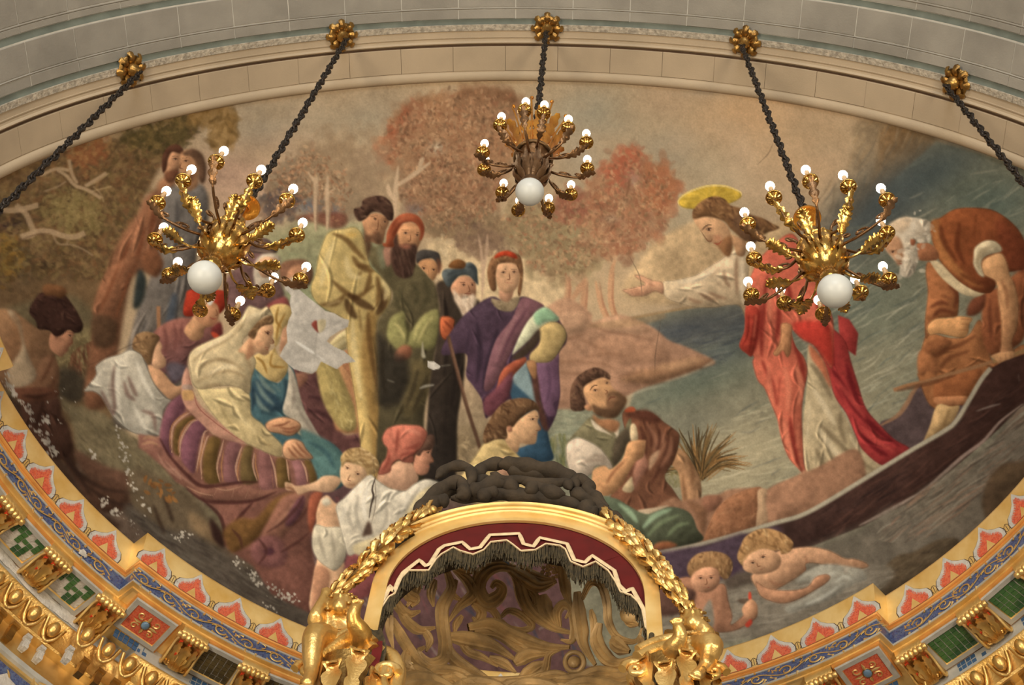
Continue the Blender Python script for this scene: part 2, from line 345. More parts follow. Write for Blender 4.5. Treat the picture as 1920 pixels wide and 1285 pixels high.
# modillions
def modillion():
    root = MB()
    side = [(0, 0), (0, -.05), (.02, -.085), (.06, -.09), (.12, -.075), (.19, -.085), (.26, -.115), (.32, -.125), (.36, -.095), (.372, -.05), (.372, 0)]
    root.prism(side, -.115, .115, 0, lambda y, z, x: (x, y, z))
    for s_ in (-1, 1): root.tube(cr([(s_*.112, y, z-.006) for y, z in side[2:10]], 3), .012, 6, 1)
    o = root.build('modillion', [M['gold'], M['gold_flat']], cornice)
    rl = MB(); prof = [(0, -.14)]
    for k in range(7):
        z0 = -.14+k*.04; prof += [(.022, z0), (.036-abs(k-3)*.003, z0+.012), (.036-abs(k-3)*.003, z0+.028), (.022, z0+.04)]
    prof.append((0, .14)); rl.lathe(prof, 12, 0, (0, .035, -.085), (0, 1, 0), (0, 0, 1), (1, 0, 0)); rl.build('roll', M['gold'], o)
    lf = MB()
    path = lambda dx, k=1: cr([(dx*.4, .35, -.12), (dx*.7, .27, -.135), (dx, .19, -.11), (dx*1.15, .12, -.10), (dx*1.1, .07, -.115)], 4)
    lf.leaf(path(0), .055, (1, 0, 0), 0, 4, -.4, .008); lf.leaf(path(.06), .035, (1, 0, .2), 0, 4, -.4, .008); lf.leaf(path(-.06), .035, (1, 0, -.2), 0, 4, -.4, .008)
    lf.tube(path(0), np.linspace(.012, .006, 17), 6)
    for s_ in (-1, 1):
        lf.tube([(s_*(.06+.03*(1-k/14)*cos(k*.7)), .30+.03*(1-k/14)*sin(k*.7), -.13) for k in range(14)], np.linspace(.011, .005, 14), 5)
        lf.ball((s_*.06, .30, -.135), .012, 8, 6)
    lf.build('acanthus_leaf', M['gold'], o)
    for x, y in ((-.075, .09), (.08, .12), (0, .08), (-.05, .2), (.06, .23)):
        g = MB(); g.box((x, y, -.098-(.02 if y > .19 else 0)), (.028, .024, .02)); g.build('enamel_inset', M['gem_red'], o)
    return o
def tiles(nx, ny, w_, h_, m, drop=0, seed=0, z=-.004):
    b = MB(); rr = random.Random(seed); a, c = w_/nx, h_/ny
    for i in range(nx):
        for j in range(ny):
            if drop and rr.random() < drop*(.4+1.2*(nx-i+j)/(nx+ny)): continue
            b.box((-w_/2+a*(i+.5)+rr.uniform(-.002, .002), -h_/2+c*(j+.5)+rr.uniform(-.002, .002), z+rr.uniform(-.0015, .0015)), (a*.86, c*.86, .008))
    return b
def coffer(kind, seed=0):
    W, H = .40, .35; b = MB()
    def rg(w0, h0, z0, w1, h1, z1, mi):
        A = [(-w0, -h0, z0), (w0, -h0, z0), (w0, h0, z0), (-w0, h0, z0)]; B = [(-w1, -h1, z1), (w1, -h1, z1), (w1, h1, z1), (-w1, h1, z1)]
        b.add(A+B, [(i, (i+1)%4, 4+(i+1)%4, 4+i) for i in range(4)], mi)
    w_, h_ = W/2, H/2
    rg(w_+.012, h_+.012, .0, w_+.012, h_+.012, -.030, 1); rg(w_+.012, h_+.012, -.030, w_, h_, -.034, 1); rg(w_, h_, -.034, w_-.006, h_-.006, -.050, 0); rg(w_-.006, h_-.006, -.050, w_-.045, h_-.045, -.050, 0); rg(w_-.045, h_-.045, -.050, w_-.052, h_-.052, -.036, 2)
    b.add([(-w_, -h_, -.034), (w_, -h_, -.034), (w_, h_, -.034), (-w_, h_, -.034)], [(0, 1, 2, 3)], 3 if kind != 'worn' else 4)
    o = b.build('coffer', [M['grey_frame'], M['orange'], M['gold_satin'], M['white_paint'], M['plaster']], cornice, smooth=False)
    if kind in ('green', 'brown', 'worn'):
        tm = M['brown_tile'] if kind == 'brown' else M['green_tile']
        f = tiles(6, 6, W-.10, H-.10, tm, .55 if kind == 'worn' else 0, seed, -.038).build('tile_field', tm, o, smooth=False); f['kind'] = 'stuff'
    else:
        fld = MB(); fld.box((0, 0, -.038), (W-.10, H-.10, .008)); fld.build('red_field', M['red'], o, smooth=False)
        ar = MB()
        for s1 in (-1, 1):
            for s2 in (-1, 1):
                L = spiral((s1*.07, s2*.06), .035, 1.1, atan2(-s2, -s1), s1*s2, 14); ar.tube([(x, y, -.044) for x, y in L], np.linspace(.009, .004, 15), 5)
            ar.leaf([(s1*.035, 0, -.044), (s1*.07, 0, -.048), (s1*.11, 0, -.044)], .02, (0, 1, 0), 0, 2)
            ar.leaf([(0, s1*.035, -.044), (0, s1*.06, -.048), (0, s1*.10, -.044)], .02, (1, 0, 0), 0, 2)
        ar.build('arabesque', M['gold_satin'], o)
        g = MB(); g.ball((0, 0, -.048), (.034, .04, .022), 14, 8); g.build('glass_gem', M['gem'], o)
        g = MB(); g.tube([(.038*cos(k*pi/8), .044*sin(k*pi/8), -.044) for k in range(16)], .006, 6, closed=True); g.build('gem_setting', M['gold_dark'], o)
    return o
pm = modillion(); pc = {'green': coffer('green'), 'brown': coffer('brown', 2), 'worn': coffer('worn', 5), 'red': coffer('red')}
um = False; uc = set()
def put_tree(proto, usedflag, p, X, Y, Z):
    if usedflag:
        o = proto.copy(); COL.objects.link(o)
        for ch in proto.children: c = ch.copy(); COL.objects.link(c); c.parent = o
    else: o = proto
    frame(o, p, X, Y, Z); return o
ITEMS = [('m',1,-46.9+.55),('worn',1,-50.3),('m',1,-53.7),('worn',1,-57.3),('m',1,-60.8),('green',1,-64.4),('m',1,-68),
         ('red',2,-42.3),('m',2,-37.4),('brown',2,-33.7),('m',2,-30.0),('brown',2,-26.2),('m',2,-22.5),('brown',2,-18.8),('m',2,-15),('brown',2,-11.2),('m',2,-7.4),('brown',2,-3.6),('m',2,.2),('brown',2,4),('m',2,7.8),
         ('brown',2,11.6),('m',2,15.4),('brown',2,19.2),('m',2,23),('brown',2,26.2),('m',2,29.6),('m',2,32.9-.3+.2),('red',2,37.3),('m',3,42.1),('green',3,45.9),('m',3,49.7),('green',3,53.6),('m',3,57.4),('green',3,61.2),('m',3,65),('red',4,75),('m',4,79.5),('green',4,83.5),('red',0,-79.5),('m',0,-84)]
ITEMS = [i for i in ITEMS if not (i[0] == 'm' and abs(i[2]-29.6) < .01)]
for kind, si, t in ITEMS:
    r = SEC[si][0]
    if kind == 'm':
        p, X, n, Z = cf(t, r, .128, -.519); put_tree(pm, um, p, X, n, Z); um = True
    else:
        p, X, n, Z = cf(t, r, .315, -.519); put_tree(pc[kind], kind in uc, p, X, n, Z); uc.add(kind)
        b = tiles(7, 2, .32, .095, None).build('blue_tile_strip', M['blue_tile'], cornice, smooth=False) if kind == 'red' and 'strip' not in uc else None
        if b is not None: strip = b; uc.add('strip'); strip['kind'] = 'stuff'; bs = [False]
        if 'strip' in uc or True: pass
strip = [o for o in bpy.data.objects if o.name.startswith('blue_tile_strip')][0]; us = [False]
for kind, si, t in ITEMS:
    if kind != 'm' and kind != 'worn' or abs(t+50.3) < .1:
        p, X, n, Z = cf(t, SEC[si][0], .503, -.605); place(strip, us, p, X, Z, -n)
# egg and dart
def egg():
    b = MB(); b.ball((0, 0, .03), (.05, .068, .05), 14, 10); o = b.build('egg', M['gold'], cornice)
    return o
def dart():
    b = MB()
    b.tube(cr([(-.085, .06, .012), (-.06, -.04, .02), (-.02, -.095, .016), (.0, -.10, .016)], 4), [.016]*13, 6); b.tube(cr([(.085, .06, .012), (.06, -.04, .02), (.02, -.095, .016), (.0, -.10, .016)], 4), [.016]*13, 6)
    return b.build('egg_cup', M['gold'], cornice)
pe, pd = egg(), dart(); ue, ud = [False], [False]
sl = nz((.095, -.16))
for r, a, b_ in SEC:
    for t in steps(r, a, b_, .205, .55, -.5 if r > 4.2 and a < 0 else .0, 0):
        if -86 < t < 86:
            p, X, n, Z = cf(t, r, .545, -.795); D = n*sl[0]+Z*sl[1]; N = n*sl[1]-Z*sl[0]
            place(pe, ue, p+N*.005, X, -D, N); place(pd, ud, p, X, -D, N)
# dentils, many broken back to white plaster
b = MB(); b.box((0, -.035, -.07), (.055, .07, .15)); b.box((0, -.06, .0), (.07, .05, .03)); dn = b.build('dentil', M['gold_dark'], cornice, smooth=False)
b = MB(); b.box((.004, -.03, -.05), (.05, .06, .11)); b.box((-.01, -.06, -.0), (.05, .06, .03)); b.box((.01, -.055, -.10), (.035, .05, .03)); dw = b.build('broken_dentil', M['plaster'], cornice, smooth=False)
u1, u2 = [False], [False]; rr = random.Random(4)
for r, a, b_ in SEC:
    for t in steps(r, a, b_, .145, .67):
        if -86 < t < 86:
            p, X, n, Z = cf(t, r, .672, -.96); br = (-66 < t < -46 and rr.random() < .75)
            place(dw if br else dn, u2 if br else u1, p, X, n, Z)
# lost mosaic: plaster showing on the left of the cornice
def patch(t, r, out, z, w_, h_, seed, horiz=False):
    k = random.Random(seed); p, X, n, Z = cf(t, r, out, z); Y = n if horiz else Z; N = -Z if horiz else -n; b = MB(); m = 22
    L = [(w_*cos(2*pi*i/m)*k.uniform(.55, 1.1), h_*sin(2*pi*i/m)*k.uniform(.5, 1.1)) for i in range(m)]
    vs = [p+X*x+Y*y+N*.004 for x, y in L]+[p+X*x*.7+Y*y*.7+N*.014 for x, y in L]+[p+N*.010]
    b.add(vs, [(i, (i+1)%m, m+(i+1)%m, m+i) for i in range(m)]+[(m+i, m+(i+1)%m, 2*m) for i in range(m)]); b.build('bare_plaster', M['plaster'], cornice)
for q in [(-56.5, 4.347, .30, -.52, .26, .16, 1, True), (-53, 4.347, .48, -.52, .36, .08, 2, True), (-60, 4.347, .44, -.52, .2, .1, 3, True), (-50, 4.347, .45, -.52, .22, .07, 4, True), (-48.6, 4.347, .50, -.60, .3, .07, 5), (-53, 4.347, .50, -.61, .42, .08, 6), (-58, 4.347, .50, -.6, .3, .09, 7),
          (-50, 4.347, .695, -1.45, .25, .14, 8), (-54, 4.347, .695, -1.4, .3, .1, 9), (-46.3, 4.347, .495, -.6, .12, .05, 10), (-58, 4.347, .695, -1.6, .3, .2, 11), (-52, 4.347, .095, -.42, .05, .05, 12)]: patch(*q)
# ------------------------------------------------------------------ the mural's canvas, laid out in image pixels of the camera view, painted stroke by stroke
CX0, CY0, CW, CH = -260, 60, 2440, 1300
class PixelCanvas:
    def __init__(s):
        s.im = np.zeros((CH, CW, 3), np.float32); s.o = (0, 0, 1.0); s.last = None; s.hist = []; s.cloth = False
        s.rng = np.random.default_rng(7)
        s.n8, s.n30, s.n120 = s.noise(8), s.noise(30), s.noise(120)
    def noise(s, cell):
        gh, gw = CH//cell+3, CW//cell+3
        g = s.rng.random((gh, gw)).astype(np.float32)*2-1
        y = np.arange(CH)/cell; x = np.arange(CW)/cell
        yi = y.astype(int); xi = x.astype(int)
        fy = y-yi; fx = x-xi; fy = (fy*fy*(3-2*fy))[:, None]; fx = (fx*fx*(3-2*fx))[None]
        a = g[yi][:, xi]; b = g[yi][:, xi+1]; c = g[yi+1][:, xi]; d = g[yi+1][:, xi+1]
        return ((a*(1-fx)+b*fx)*(1-fy)+(c*(1-fx)+d*fx)*fy).astype(np.float32)
    def C(s, x, y, k): s.o = (x, y, k)
    def P(s, t):
        if isinstance(t, str): p = np.array([[float(v) for v in q.split(',')] for q in t.split()])
        else: p = np.array(t, float)
        return p/s.o[2]+np.array(s.o[:2])-np.array([CX0, CY0])
    @staticmethod
    def spline(p, closed, n=6):
        m = len(p)
        if m < 3: return p
        if closed: q = np.concatenate([p[-1:], p, p[:2]]); segs = m
        else: q = np.concatenate([2*p[:1]-p[1:2], p, 2*p[-1:]-p[-2:-1]]); segs = m-1
        t = (np.arange(n)/n)[:, None]; out = []
        for i in range(segs):
            a, b, c, d = q[i:i+4]
            out.append(.5*((2*b)+(c-a)*t+(2*a-5*b+4*c-d)*t*t+(3*b-a-3*c+d)*t**3))
        if not closed: out.append(p[-1:])
        return np.concatenate(out)
    def raster(s, p, pad):
        x0 = int(max(0, np.floor(p[:, 0].min())-pad)); y0 = int(max(0, np.floor(p[:, 1].min())-pad))
        x1 = int(min(CW, np.ceil(p[:, 0].max())+pad+1)); y1 = int(min(CH, np.ceil(p[:, 1].max())+pad+1))
        if x1-x0 < 2 or y1-y0 < 2: return None
        w, h = x1-x0, y1-y0; SS = 2
        acc = np.zeros((h*SS, w+2), np.float32)
        a = p-np.array([x0, y0]); b = np.roll(a, -1, 0)
        for (ax, ay), (bx, by) in zip(a, b):
            if ay == by: continue
            sg = 1.0
            if ay > by: ax, ay, bx, by = bx, by, ax, ay; sg = -1.0
            r0 = max(0, int(np.ceil(ay*SS-.5))); r1 = min(h*SS-1, int(np.ceil(by*SS-.5))-1)
            if r1 < r0: continue
            rows = np.arange(r0, r1+1); xs = np.clip(ax+((rows+.5)/SS-ay)*(bx-ax)/(by-ay), 0, w-.001)
            xi = xs.astype(int); fr = xs-xi
            acc[rows, xi] += sg*(1-fr); acc[rows, xi+1] += sg*fr
        m = np.clip(np.abs(np.cumsum(acc, 1)[:, :w]), 0, 1)
        return m.reshape(h, SS, w).mean(1), x0, y0, x1, y1
    @staticmethod
    def blur(m, r):
        r = int(round(r))
        if r < 1: return m
        for ax in (0, 1):
            for _ in range(2):
                c = np.cumsum(np.pad(m, [(r+1, r) if i == ax else (0, 0) for i in (0, 1)], mode='edge'), axis=ax)
                n = m.shape[ax]
                m = (np.take(c, np.arange(2*r+1, 2*r+1+n), ax)-np.take(c, np.arange(0, n), ax))/(2*r+1)
        return m
    # fill: colour, edge softness, relief (strength, radius), second colour along a direction, mottle
    def F(s, t, col, soft=1, rel=.22, rr=9, c2=None, d=(0, 1), mot=.05, sm=True, a=1.0, line=0):
        p = s.P(t); p = s.spline(p, True) if sm else p
        R = s.raster(p, rr*2+4)
        if R is None: return
        m, x0, y0, x1, y1 = R; base = np.array(col, np.float32)
        h, w = m.shape; tile = np.broadcast_to(base, (h, w, 3)).copy()
        if c2 is not None:
            yy, xx = np.mgrid[0:h, 0:w]; q = xx*d[0]+yy*d[1]; pp = (p-np.array([x0, y0]))@np.array(d)
            g = np.clip((q-pp.min())/(np.ptp(pp)+1e-6), 0, 1)[..., None].astype(np.float32)
            tile = tile*(1-g)+np.array(c2, np.float32)*g
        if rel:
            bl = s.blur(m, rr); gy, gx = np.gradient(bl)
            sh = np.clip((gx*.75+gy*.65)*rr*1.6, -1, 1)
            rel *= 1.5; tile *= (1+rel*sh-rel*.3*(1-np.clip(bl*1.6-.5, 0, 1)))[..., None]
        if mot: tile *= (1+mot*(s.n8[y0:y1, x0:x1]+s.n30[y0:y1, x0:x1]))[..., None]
        skin = base[0] > 160 and 34 < base[0]-base[1] < 70 and base[1]-base[2] > 22
        if rr >= 12 and rr < 20 and a == 1.0 and not skin and s.cloth: s.drape(tile, m, p-np.array([x0, y0]), base)
        mm = s.blur(m, soft) if soft >= 1 else m
        if line:
            e = np.clip(m*(1-s.blur(m, 1))*3, 0, 1); tile *= (1-line*e)[..., None]
        mm = (mm*a)[..., None]
        s.im[y0:y1, x0:x1] = s.im[y0:y1, x0:x1]*(1-mm)+tile*mm
        s.last = (m, x0, y0, x1, y1); s.hist = (s.hist+[s.last])[-4:]
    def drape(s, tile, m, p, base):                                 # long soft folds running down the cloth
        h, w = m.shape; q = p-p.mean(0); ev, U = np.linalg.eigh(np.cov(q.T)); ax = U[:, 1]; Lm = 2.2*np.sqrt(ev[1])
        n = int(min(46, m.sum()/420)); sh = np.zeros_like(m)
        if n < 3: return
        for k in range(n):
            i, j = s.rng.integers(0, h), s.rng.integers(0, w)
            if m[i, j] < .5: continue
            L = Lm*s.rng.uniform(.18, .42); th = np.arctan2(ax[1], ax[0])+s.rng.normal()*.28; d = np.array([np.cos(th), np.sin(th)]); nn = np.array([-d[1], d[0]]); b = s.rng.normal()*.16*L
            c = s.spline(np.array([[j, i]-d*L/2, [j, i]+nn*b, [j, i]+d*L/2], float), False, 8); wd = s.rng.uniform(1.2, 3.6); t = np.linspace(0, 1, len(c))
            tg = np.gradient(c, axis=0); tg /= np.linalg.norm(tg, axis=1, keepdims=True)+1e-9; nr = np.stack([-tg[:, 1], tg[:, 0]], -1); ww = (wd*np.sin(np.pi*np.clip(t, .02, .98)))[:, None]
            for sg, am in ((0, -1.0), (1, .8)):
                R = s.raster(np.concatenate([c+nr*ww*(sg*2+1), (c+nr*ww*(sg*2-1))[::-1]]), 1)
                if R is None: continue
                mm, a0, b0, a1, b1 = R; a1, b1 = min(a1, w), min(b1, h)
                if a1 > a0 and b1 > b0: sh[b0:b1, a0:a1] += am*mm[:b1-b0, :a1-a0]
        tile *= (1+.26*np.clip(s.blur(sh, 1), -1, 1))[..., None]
    # stroke, tapered; clipped to the last filled shape unless free
    def S(s, t, col, w=2.0, a=.7, soft=1, free=False, taper=True):
        p = s.spline(s.P(t), False, 8); n = len(p); soft = min(soft, 2); a = min(1, a*(1.25 if not free else 1)); w = (w*(.75 if soft == 2 else 1)) if taper else w/s.o[2]
        tg = np.gradient(p, axis=0); tg /= np.linalg.norm(tg, axis=1, keepdims=True)+1e-9
        nr = np.stack([-tg[:, 1], tg[:, 0]], -1); u = np.linspace(0, 1, n)
        ww = (w/2)*(np.sin(np.pi*np.clip(u*.94+.03, 0, 1))**.6 if taper else np.ones(n))
        poly = np.concatenate([p+nr*ww[:, None], (p-nr*ww[:, None])[::-1]])
        R = s.raster(poly, soft*2+3)
        if R is None: return
        m, x0, y0, x1, y1 = R
        if soft >= 1: m = s.blur(m, soft)
        if not free and s.hist:
            full = np.zeros_like(m)
            for M, a0, b0, a1, b1 in s.hist:
                u0, v0, u1, v1 = max(x0, a0), max(y0, b0), min(x1, a1), min(y1, b1)
                if u1 <= u0 or v1 <= v0: continue
                sl = (slice(v0-y0, v1-y0), slice(u0-x0, u1-x0))
                full[sl] = np.maximum(full[sl], M[v0-b0:v1-b0, u0-a0:u1-a0])
            m = m*full
        m = (m*a)[..., None]
        s.im[y0:y1, x0:x1] = s.im[y0:y1, x0:x1]*(1-m)+np.array(col, np.float32)*m
    def SS(s, ts, col, w=2.0, a=.7, soft=1, free=False):
        for t in ts.split('|'): s.S(t.strip(), col, w, a, soft, free)
    def BR(s, ts, col, w, a, soft, free):
        for t in ts.split('|'): s.S(t.strip(), col, w, a, min(soft, 1), True, False)
    # soft blob
    def B(s, x, y, rx, ry, col, a=.6, ang=0):
        k = s.o[2]; x = x/k+s.o[0]-CX0; y = y/k+s.o[1]-CY0; rx /= k; ry /= k; R = max(rx, ry)*2
        x0, x1 = int(max(0, x-R)), int(min(CW, x+R)); y0, y1 = int(max(0, y-R)), int(min(CH, y+R))
        if x1 <= x0 or y1 <= y0: return
        yy, xx = np.mgrid[y0:y1, x0:x1]; c, n = np.cos(np.radians(ang)), np.sin(np.radians(ang))
        u = ((xx-x)*c+(yy-y)*n)/rx; v = (-(xx-x)*n+(yy-y)*c)/ry
        m = (a*np.exp(-(u*u+v*v)*1.2)).astype(np.float32)[..., None]
        s.im[y0:y1, x0:x1] = s.im[y0:y1, x0:x1]*(1-m)+np.array(col, np.float32)*m
    # leafy dabs scattered in a region
    def leaf(s, t, cols, n, size, a=.5, seed=1, asp=1.6, edge=14, grow=0):
        p = s.spline(s.P(t), True); R = s.raster(p, 30)
        m, x0, y0, x1, y1 = R; m = s.blur(m, edge); r = np.random.default_rng(seed); h, w = m.shape; k = 0
        for _ in range(n*6):
            if k >= n: break
            i, j = r.integers(0, h), r.integers(0, w)
            if r.random() > m[i, j]**1.5: continue
            k += 1; sz = size*(.5+r.random()); c = np.array(cols[r.integers(len(cols))], np.float32)*(.9+.2*r.random())
            q = int(sz*asp*1.3)+2; X, Y = j+x0, i+y0
            a0, a1, b0, b1 = max(0, X-q), min(CW, X+q), max(0, Y-q), min(CH, Y+q)
            if a1 <= a0 or b1 <= b0: continue
            yy, xx = np.mgrid[b0:b1, a0:a1]; th = r.random()*3.14; cc, sn = np.cos(th), np.sin(th)
            u = ((xx-X)*cc+(yy-Y)*sn)/(sz*asp); v = (-(xx-X)*sn+(yy-Y)*cc)/sz
            mk = (a*np.clip(1.3-(u*u+v*v)*1.3, 0, 1)).astype(np.float32)[..., None]
            s.im[b0:b1, a0:a1] = s.im[b0:b1, a0:a1]*(1-mk)+c*mk
    # many near-parallel brush lines in a region (water, grass, rain of light)
    def hatch(s, t, cols, n, length, ang, w=1.5, a=.35, seed=3, jit=8, curve=.1):
        p = s.spline(s.P(t), True); R = s.raster(p, 4); m, x0, y0, x1, y1 = R; h, w_ = m.shape
        r = np.random.default_rng(seed); o = s.o; keep = s.hist; s.hist = [R]; k = 0
        for _ in range(n*5):
            if k >= n: break
            i, j = r.integers(0, h), r.integers(0, w_)
            if m[i, j] < .5: continue
            k += 1; L = length*(.4+r.random()); th = np.radians(ang+r.normal()*jit); dx, dy = np.cos(th)*L/2, np.sin(th)*L/2
            X, Y = j+x0+CX0, i+y0+CY0; s.o = (0, 0, 1); b = r.normal()*curve*L
            s.S([(X-dx, Y-dy), (X-dy/L*b, Y+dx/L*b), (X+dx, Y+dy)], cols[r.integers(len(cols))], w*(.5+r.random()), a, 1 if w > 1.2 else 0)
        s.o = o; s.hist = keep
    def hair(s, t, col, dark, light, n=14, ang=0, L=14, seed=5, rel=.3, rr=8):
        s.F(t, col, 1, rel, rr); s.hatch(t, [dark, light, col, dark], n*2, L, ang, 2.2, .7, seed, 30, .3)
def paint_background(c):
    c.C(0, 0, 1); c.im[:] = (182, 158, 126)
    c.F([(-260,640),(300,900),(620,860),(1100,900),(1120,1300),(1100,1360),(-260,1360)], (104,88,76), 6, .05, 20, sm=False)
    c.F([(560,900),(760,940),(1000,980),(1100,1060),(1120,1340),(600,1340)], (96,70,72), 8, .1, 20)
    c.hatch([(560,960),(1100,960),(1100,1340),(600,1340)], [(130,118,112),(70,52,56),(120,70,74),(60,66,84)], 160, 60, 60, 5, .5)
    r = np.random.default_rng(11)
    # sky
    for x, y, rx, ry, col, a in [
        (480,230,110,70,(160,156,142),.7),(560,300,120,60,(185,152,128),.6),(430,330,90,50,(186,150,132),.7),(700,230,130,60,(150,148,134),.7),
        (640,260,60,50,(176,160,134),.5),(760,290,90,40,(190,166,136),.6),(1130,210,140,60,(148,148,134),.8),(1090,300,60,60,(160,150,132),.7),
        (1200,200,70,50,(182,156,122),.5),(1260,280,60,40,(158,156,142),.8),(1330,170,60,12,(140,142,138),.7),(1400,220,120,60,(196,160,120),.8),
        (1350,330,90,60,(166,156,134),.6),(1390,290,30,50,(186,164,138),.7),(1310,410,80,60,(166,160,136),.7),(1480,290,90,90,(192,160,124),.6),
        (1540,330,70,60,(186,156,122),.5),(1250,180,60,40,(184,154,124),.5),(1450,370,60,60,(178,156,130),.5),(1180,560,80,60,(200,172,132),.5)]:
        c.B(x, y, rx, ry, col, a)
    for _ in range(260):
        x, y = r.uniform(420, 1650), r.uniform(140, 480); k = r.uniform(-1, 1)
        c.B(x, y, r.uniform(15, 60), r.uniform(8, 24), (178+k*16, 155+k*12, 126+k*12), .22, r.uniform(-25, 25))
    # hill behind the preacher, far mountains
    c.F([(1180,560),(1200,490),(1250,440),(1330,410),(1380,440),(1500,420),(1560,560),(1400,580)], (192,164,124), 4, .12, 20, c2=(186,158,118), d=(.5,1))
    c.SS('1195,478 1240,458 1300,430|1230,520 1290,490 1330,470', (170,142,106), 5, .4, 3, True)
    c.F([(1613,226),(1760,262),(1700,330),(1600,430),(1530,520),(1480,480),(1560,360),(1600,290)], (146,126,98), 3, .1, 14, c2=(160,142,116), d=(-.5,.7))
    c.F([(1660,238),(1756,262),(1690,330),(1610,420),(1580,400),(1640,320)], (140,110,74), 5, .1, 10)
    c.hatch([(1613,230),(1750,262),(1600,430),(1530,520),(1500,470)], [(130,112,86),(168,140,104),(110,104,92),(176,156,126)], 90, 50, 118, 3, .35)
    # left meadow under the trees
    c.F([(470,420),(560,405),(660,415),(720,440),(700,560),(560,600),(480,560),(440,500)], (160,154,118), 6, .08, 20, c2=(136,150,116), d=(.3,1))
    c.F([(395,300),(470,330),(560,410),(480,430),(420,400)], (188,156,134), 10, 0, a=.6)
    c.hatch([(490,430),(640,420),(620,560),(500,560)], [(146,152,118),(170,164,126),(128,146,110)], 70, 26, 5, 2, .4)
    # water
    W = [(1098,612),(1160,602),(1280,580),(1385,566),(1500,512),(1590,425),(1680,335),(1756,266),(1900,306),(2180,430),(2180,1300),(1100,1250),(1000,900),(1010,800),(1060,770),(1180,765),(1200,700)]
    c.F(W, (124,124,106), 2, 0, sm=False)
    for x, y, rx, ry, col, a, g in [(1280,620,160,36,(82,88,94),.95,-12),(1420,600,120,40,(86,90,94),.9,-20),(1640,400,150,70,(80,88,92),.95,-42),(1740,330,140,50,(76,88,92),.9,-30),
        (1860,380,110,70,(88,104,98),.9,0),(1560,560,120,70,(92,102,96),.8,-35),(1650,580,120,80,(106,116,102),.7,-30),(1300,720,140,40,(100,116,104),.7,-20),(1360,660,90,30,(92,104,104),.7,-20),
        (1620,700,110,60,(134,132,110),.8,-25),(1400,850,130,90,(170,160,130),.9,-15),(1280,800,110,40,(124,126,112),.6,-15),(1590,790,90,40,(150,144,118),.8,-25),(1110,850,80,70,(132,140,120),.8,0),
        (1330,900,100,50,(160,152,124),.9,0),(1060,800,60,40,(140,140,118),.7,0),(1500,1090,260,40,(112,108,94),.8,-12),(1800,1000,200,60,(96,90,80),.8,-35)]:
        c.B(x, y, rx, ry, col, a, g)
    c.hatch(W, [(168,166,146),(86,96,92),(110,120,106),(70,80,84),(150,152,132)], 620, 46, -22, 2.2, .33, 21, 7)
    c.hatch([(1560,520),(1720,400),(1900,340),(1900,480),(1700,720),(1560,840),(1480,640)], [(190,186,164),(70,84,84),(150,156,138)], 260, 60, -32, 1.8, .4, 22, 6)
    c.hatch([(1280,860),(1420,760),(1520,800),(1480,930),(1320,930)], [(196,188,158),(140,136,112),(180,172,142)], 160, 44, -14, 2, .45, 23, 5)
    c.hatch([(1170,640),(1390,590),(1390,640),(1340,690),(1240,670)], [(64,72,84),(110,116,116),(76,84,92)], 130, 40, -14, 2, .4, 24, 5)
    c.hatch([(1500,1050),(1700,1000),(1900,860),(2000,860),(1800,1060),(1620,1110),(1400,1190)], [(150,146,132),(80,72,66),(120,112,100),(150,120,100)], 240, 70, -32, 2.4, .4, 25, 5)
    c.S([(1105,612),(1180,598),(1300,576),(1390,562)], (158,130,92), 5, .8, 1, True)
    # far tree masses
    c.C(470, 170, 4)
    for t, cols, n, sz, a in [
        ('120,960 60,880 120,780 150,640 240,560 380,450 460,440 560,480 640,560 720,640 760,760 740,900 640,960 520,900 420,820 340,880 220,960', [(140,118,94),(120,100,80),(152,132,106),(130,118,98),(146,108,84)], 900, 6, .3),
        ('560,560 640,500 760,520 860,600 880,760 820,900 700,980 620,880', [(132,112,90),(150,126,100),(120,108,90),(140,126,104)], 500, 6, .3),
        ('1060,560 960,500 1000,380 1060,280 1140,170 1260,90 1500,40 1800,30 1960,200 1980,420 1900,600 1700,640 1500,600 1340,560 1240,460 1160,540', [(164,118,82),(176,128,90),(150,104,72),(184,140,102),(158,112,78)], 1500, 8, .3),
        ('1000,540 960,480 1000,380 1090,260 1160,170 1220,100 1320,200 1240,320 1120,420 1080,520', [(178,102,72),(186,112,80),(164,94,66)], 520, 6, .4),
        ('1560,60 1760,20 1960,40 1980,160 1840,260 1700,220 1600,140', [(124,92,68),(136,100,72),(146,106,78)], 420, 9, .28),
        ('1100,560 1300,480 1460,420 1700,560 1840,640 1880,760 1820,900 1640,1000 1400,1080 1300,960 1160,860 1120,720', [(160,120,90),(142,108,84),(150,126,98),(168,136,104),(132,100,82),(150,96,72)], 1300, 7, .32),
        ('1300,980 1500,900 1760,900 1900,980 1920,1060 1820,1100 1700,1080 1560,1140 1420,1120', [(146,120,92),(128,108,84),(156,132,100)], 700, 6, .35)]:
        c.leaf(t, cols, n, sz, a, n, 1.7, 8)
    for t, cols, n, sz, a in [('420,460 600,330 800,380 900,560 860,760 700,860 480,820 380,640', [(158,134,106),(146,124,98),(168,146,118)], 500, 9, .22),
        ('1020,600 1000,420 1200,160 1500,60 1900,60 1960,500 1800,820 1500,900 1240,860', [(168,128,94),(156,116,86),(178,142,108),(148,112,84)], 900, 11, .2), ('760,560 940,460 1040,560 1060,760 960,900 820,860', [(160,138,110),(150,128,104)], 240, 8, .25)]: c.leaf(t, cols, n, sz, a, n+3, 1.6, 24)
    c.B(440,870,110,70,(96,104,122),.75); c.B(620,900,60,50,(110,112,126),.6); c.B(1230,890,80,50,(112,110,116),.6)
    c.F('320,960 480,920 700,920 720,1000 640,1040 480,990', (128,76,62), 3, .1, 10, a=.8)
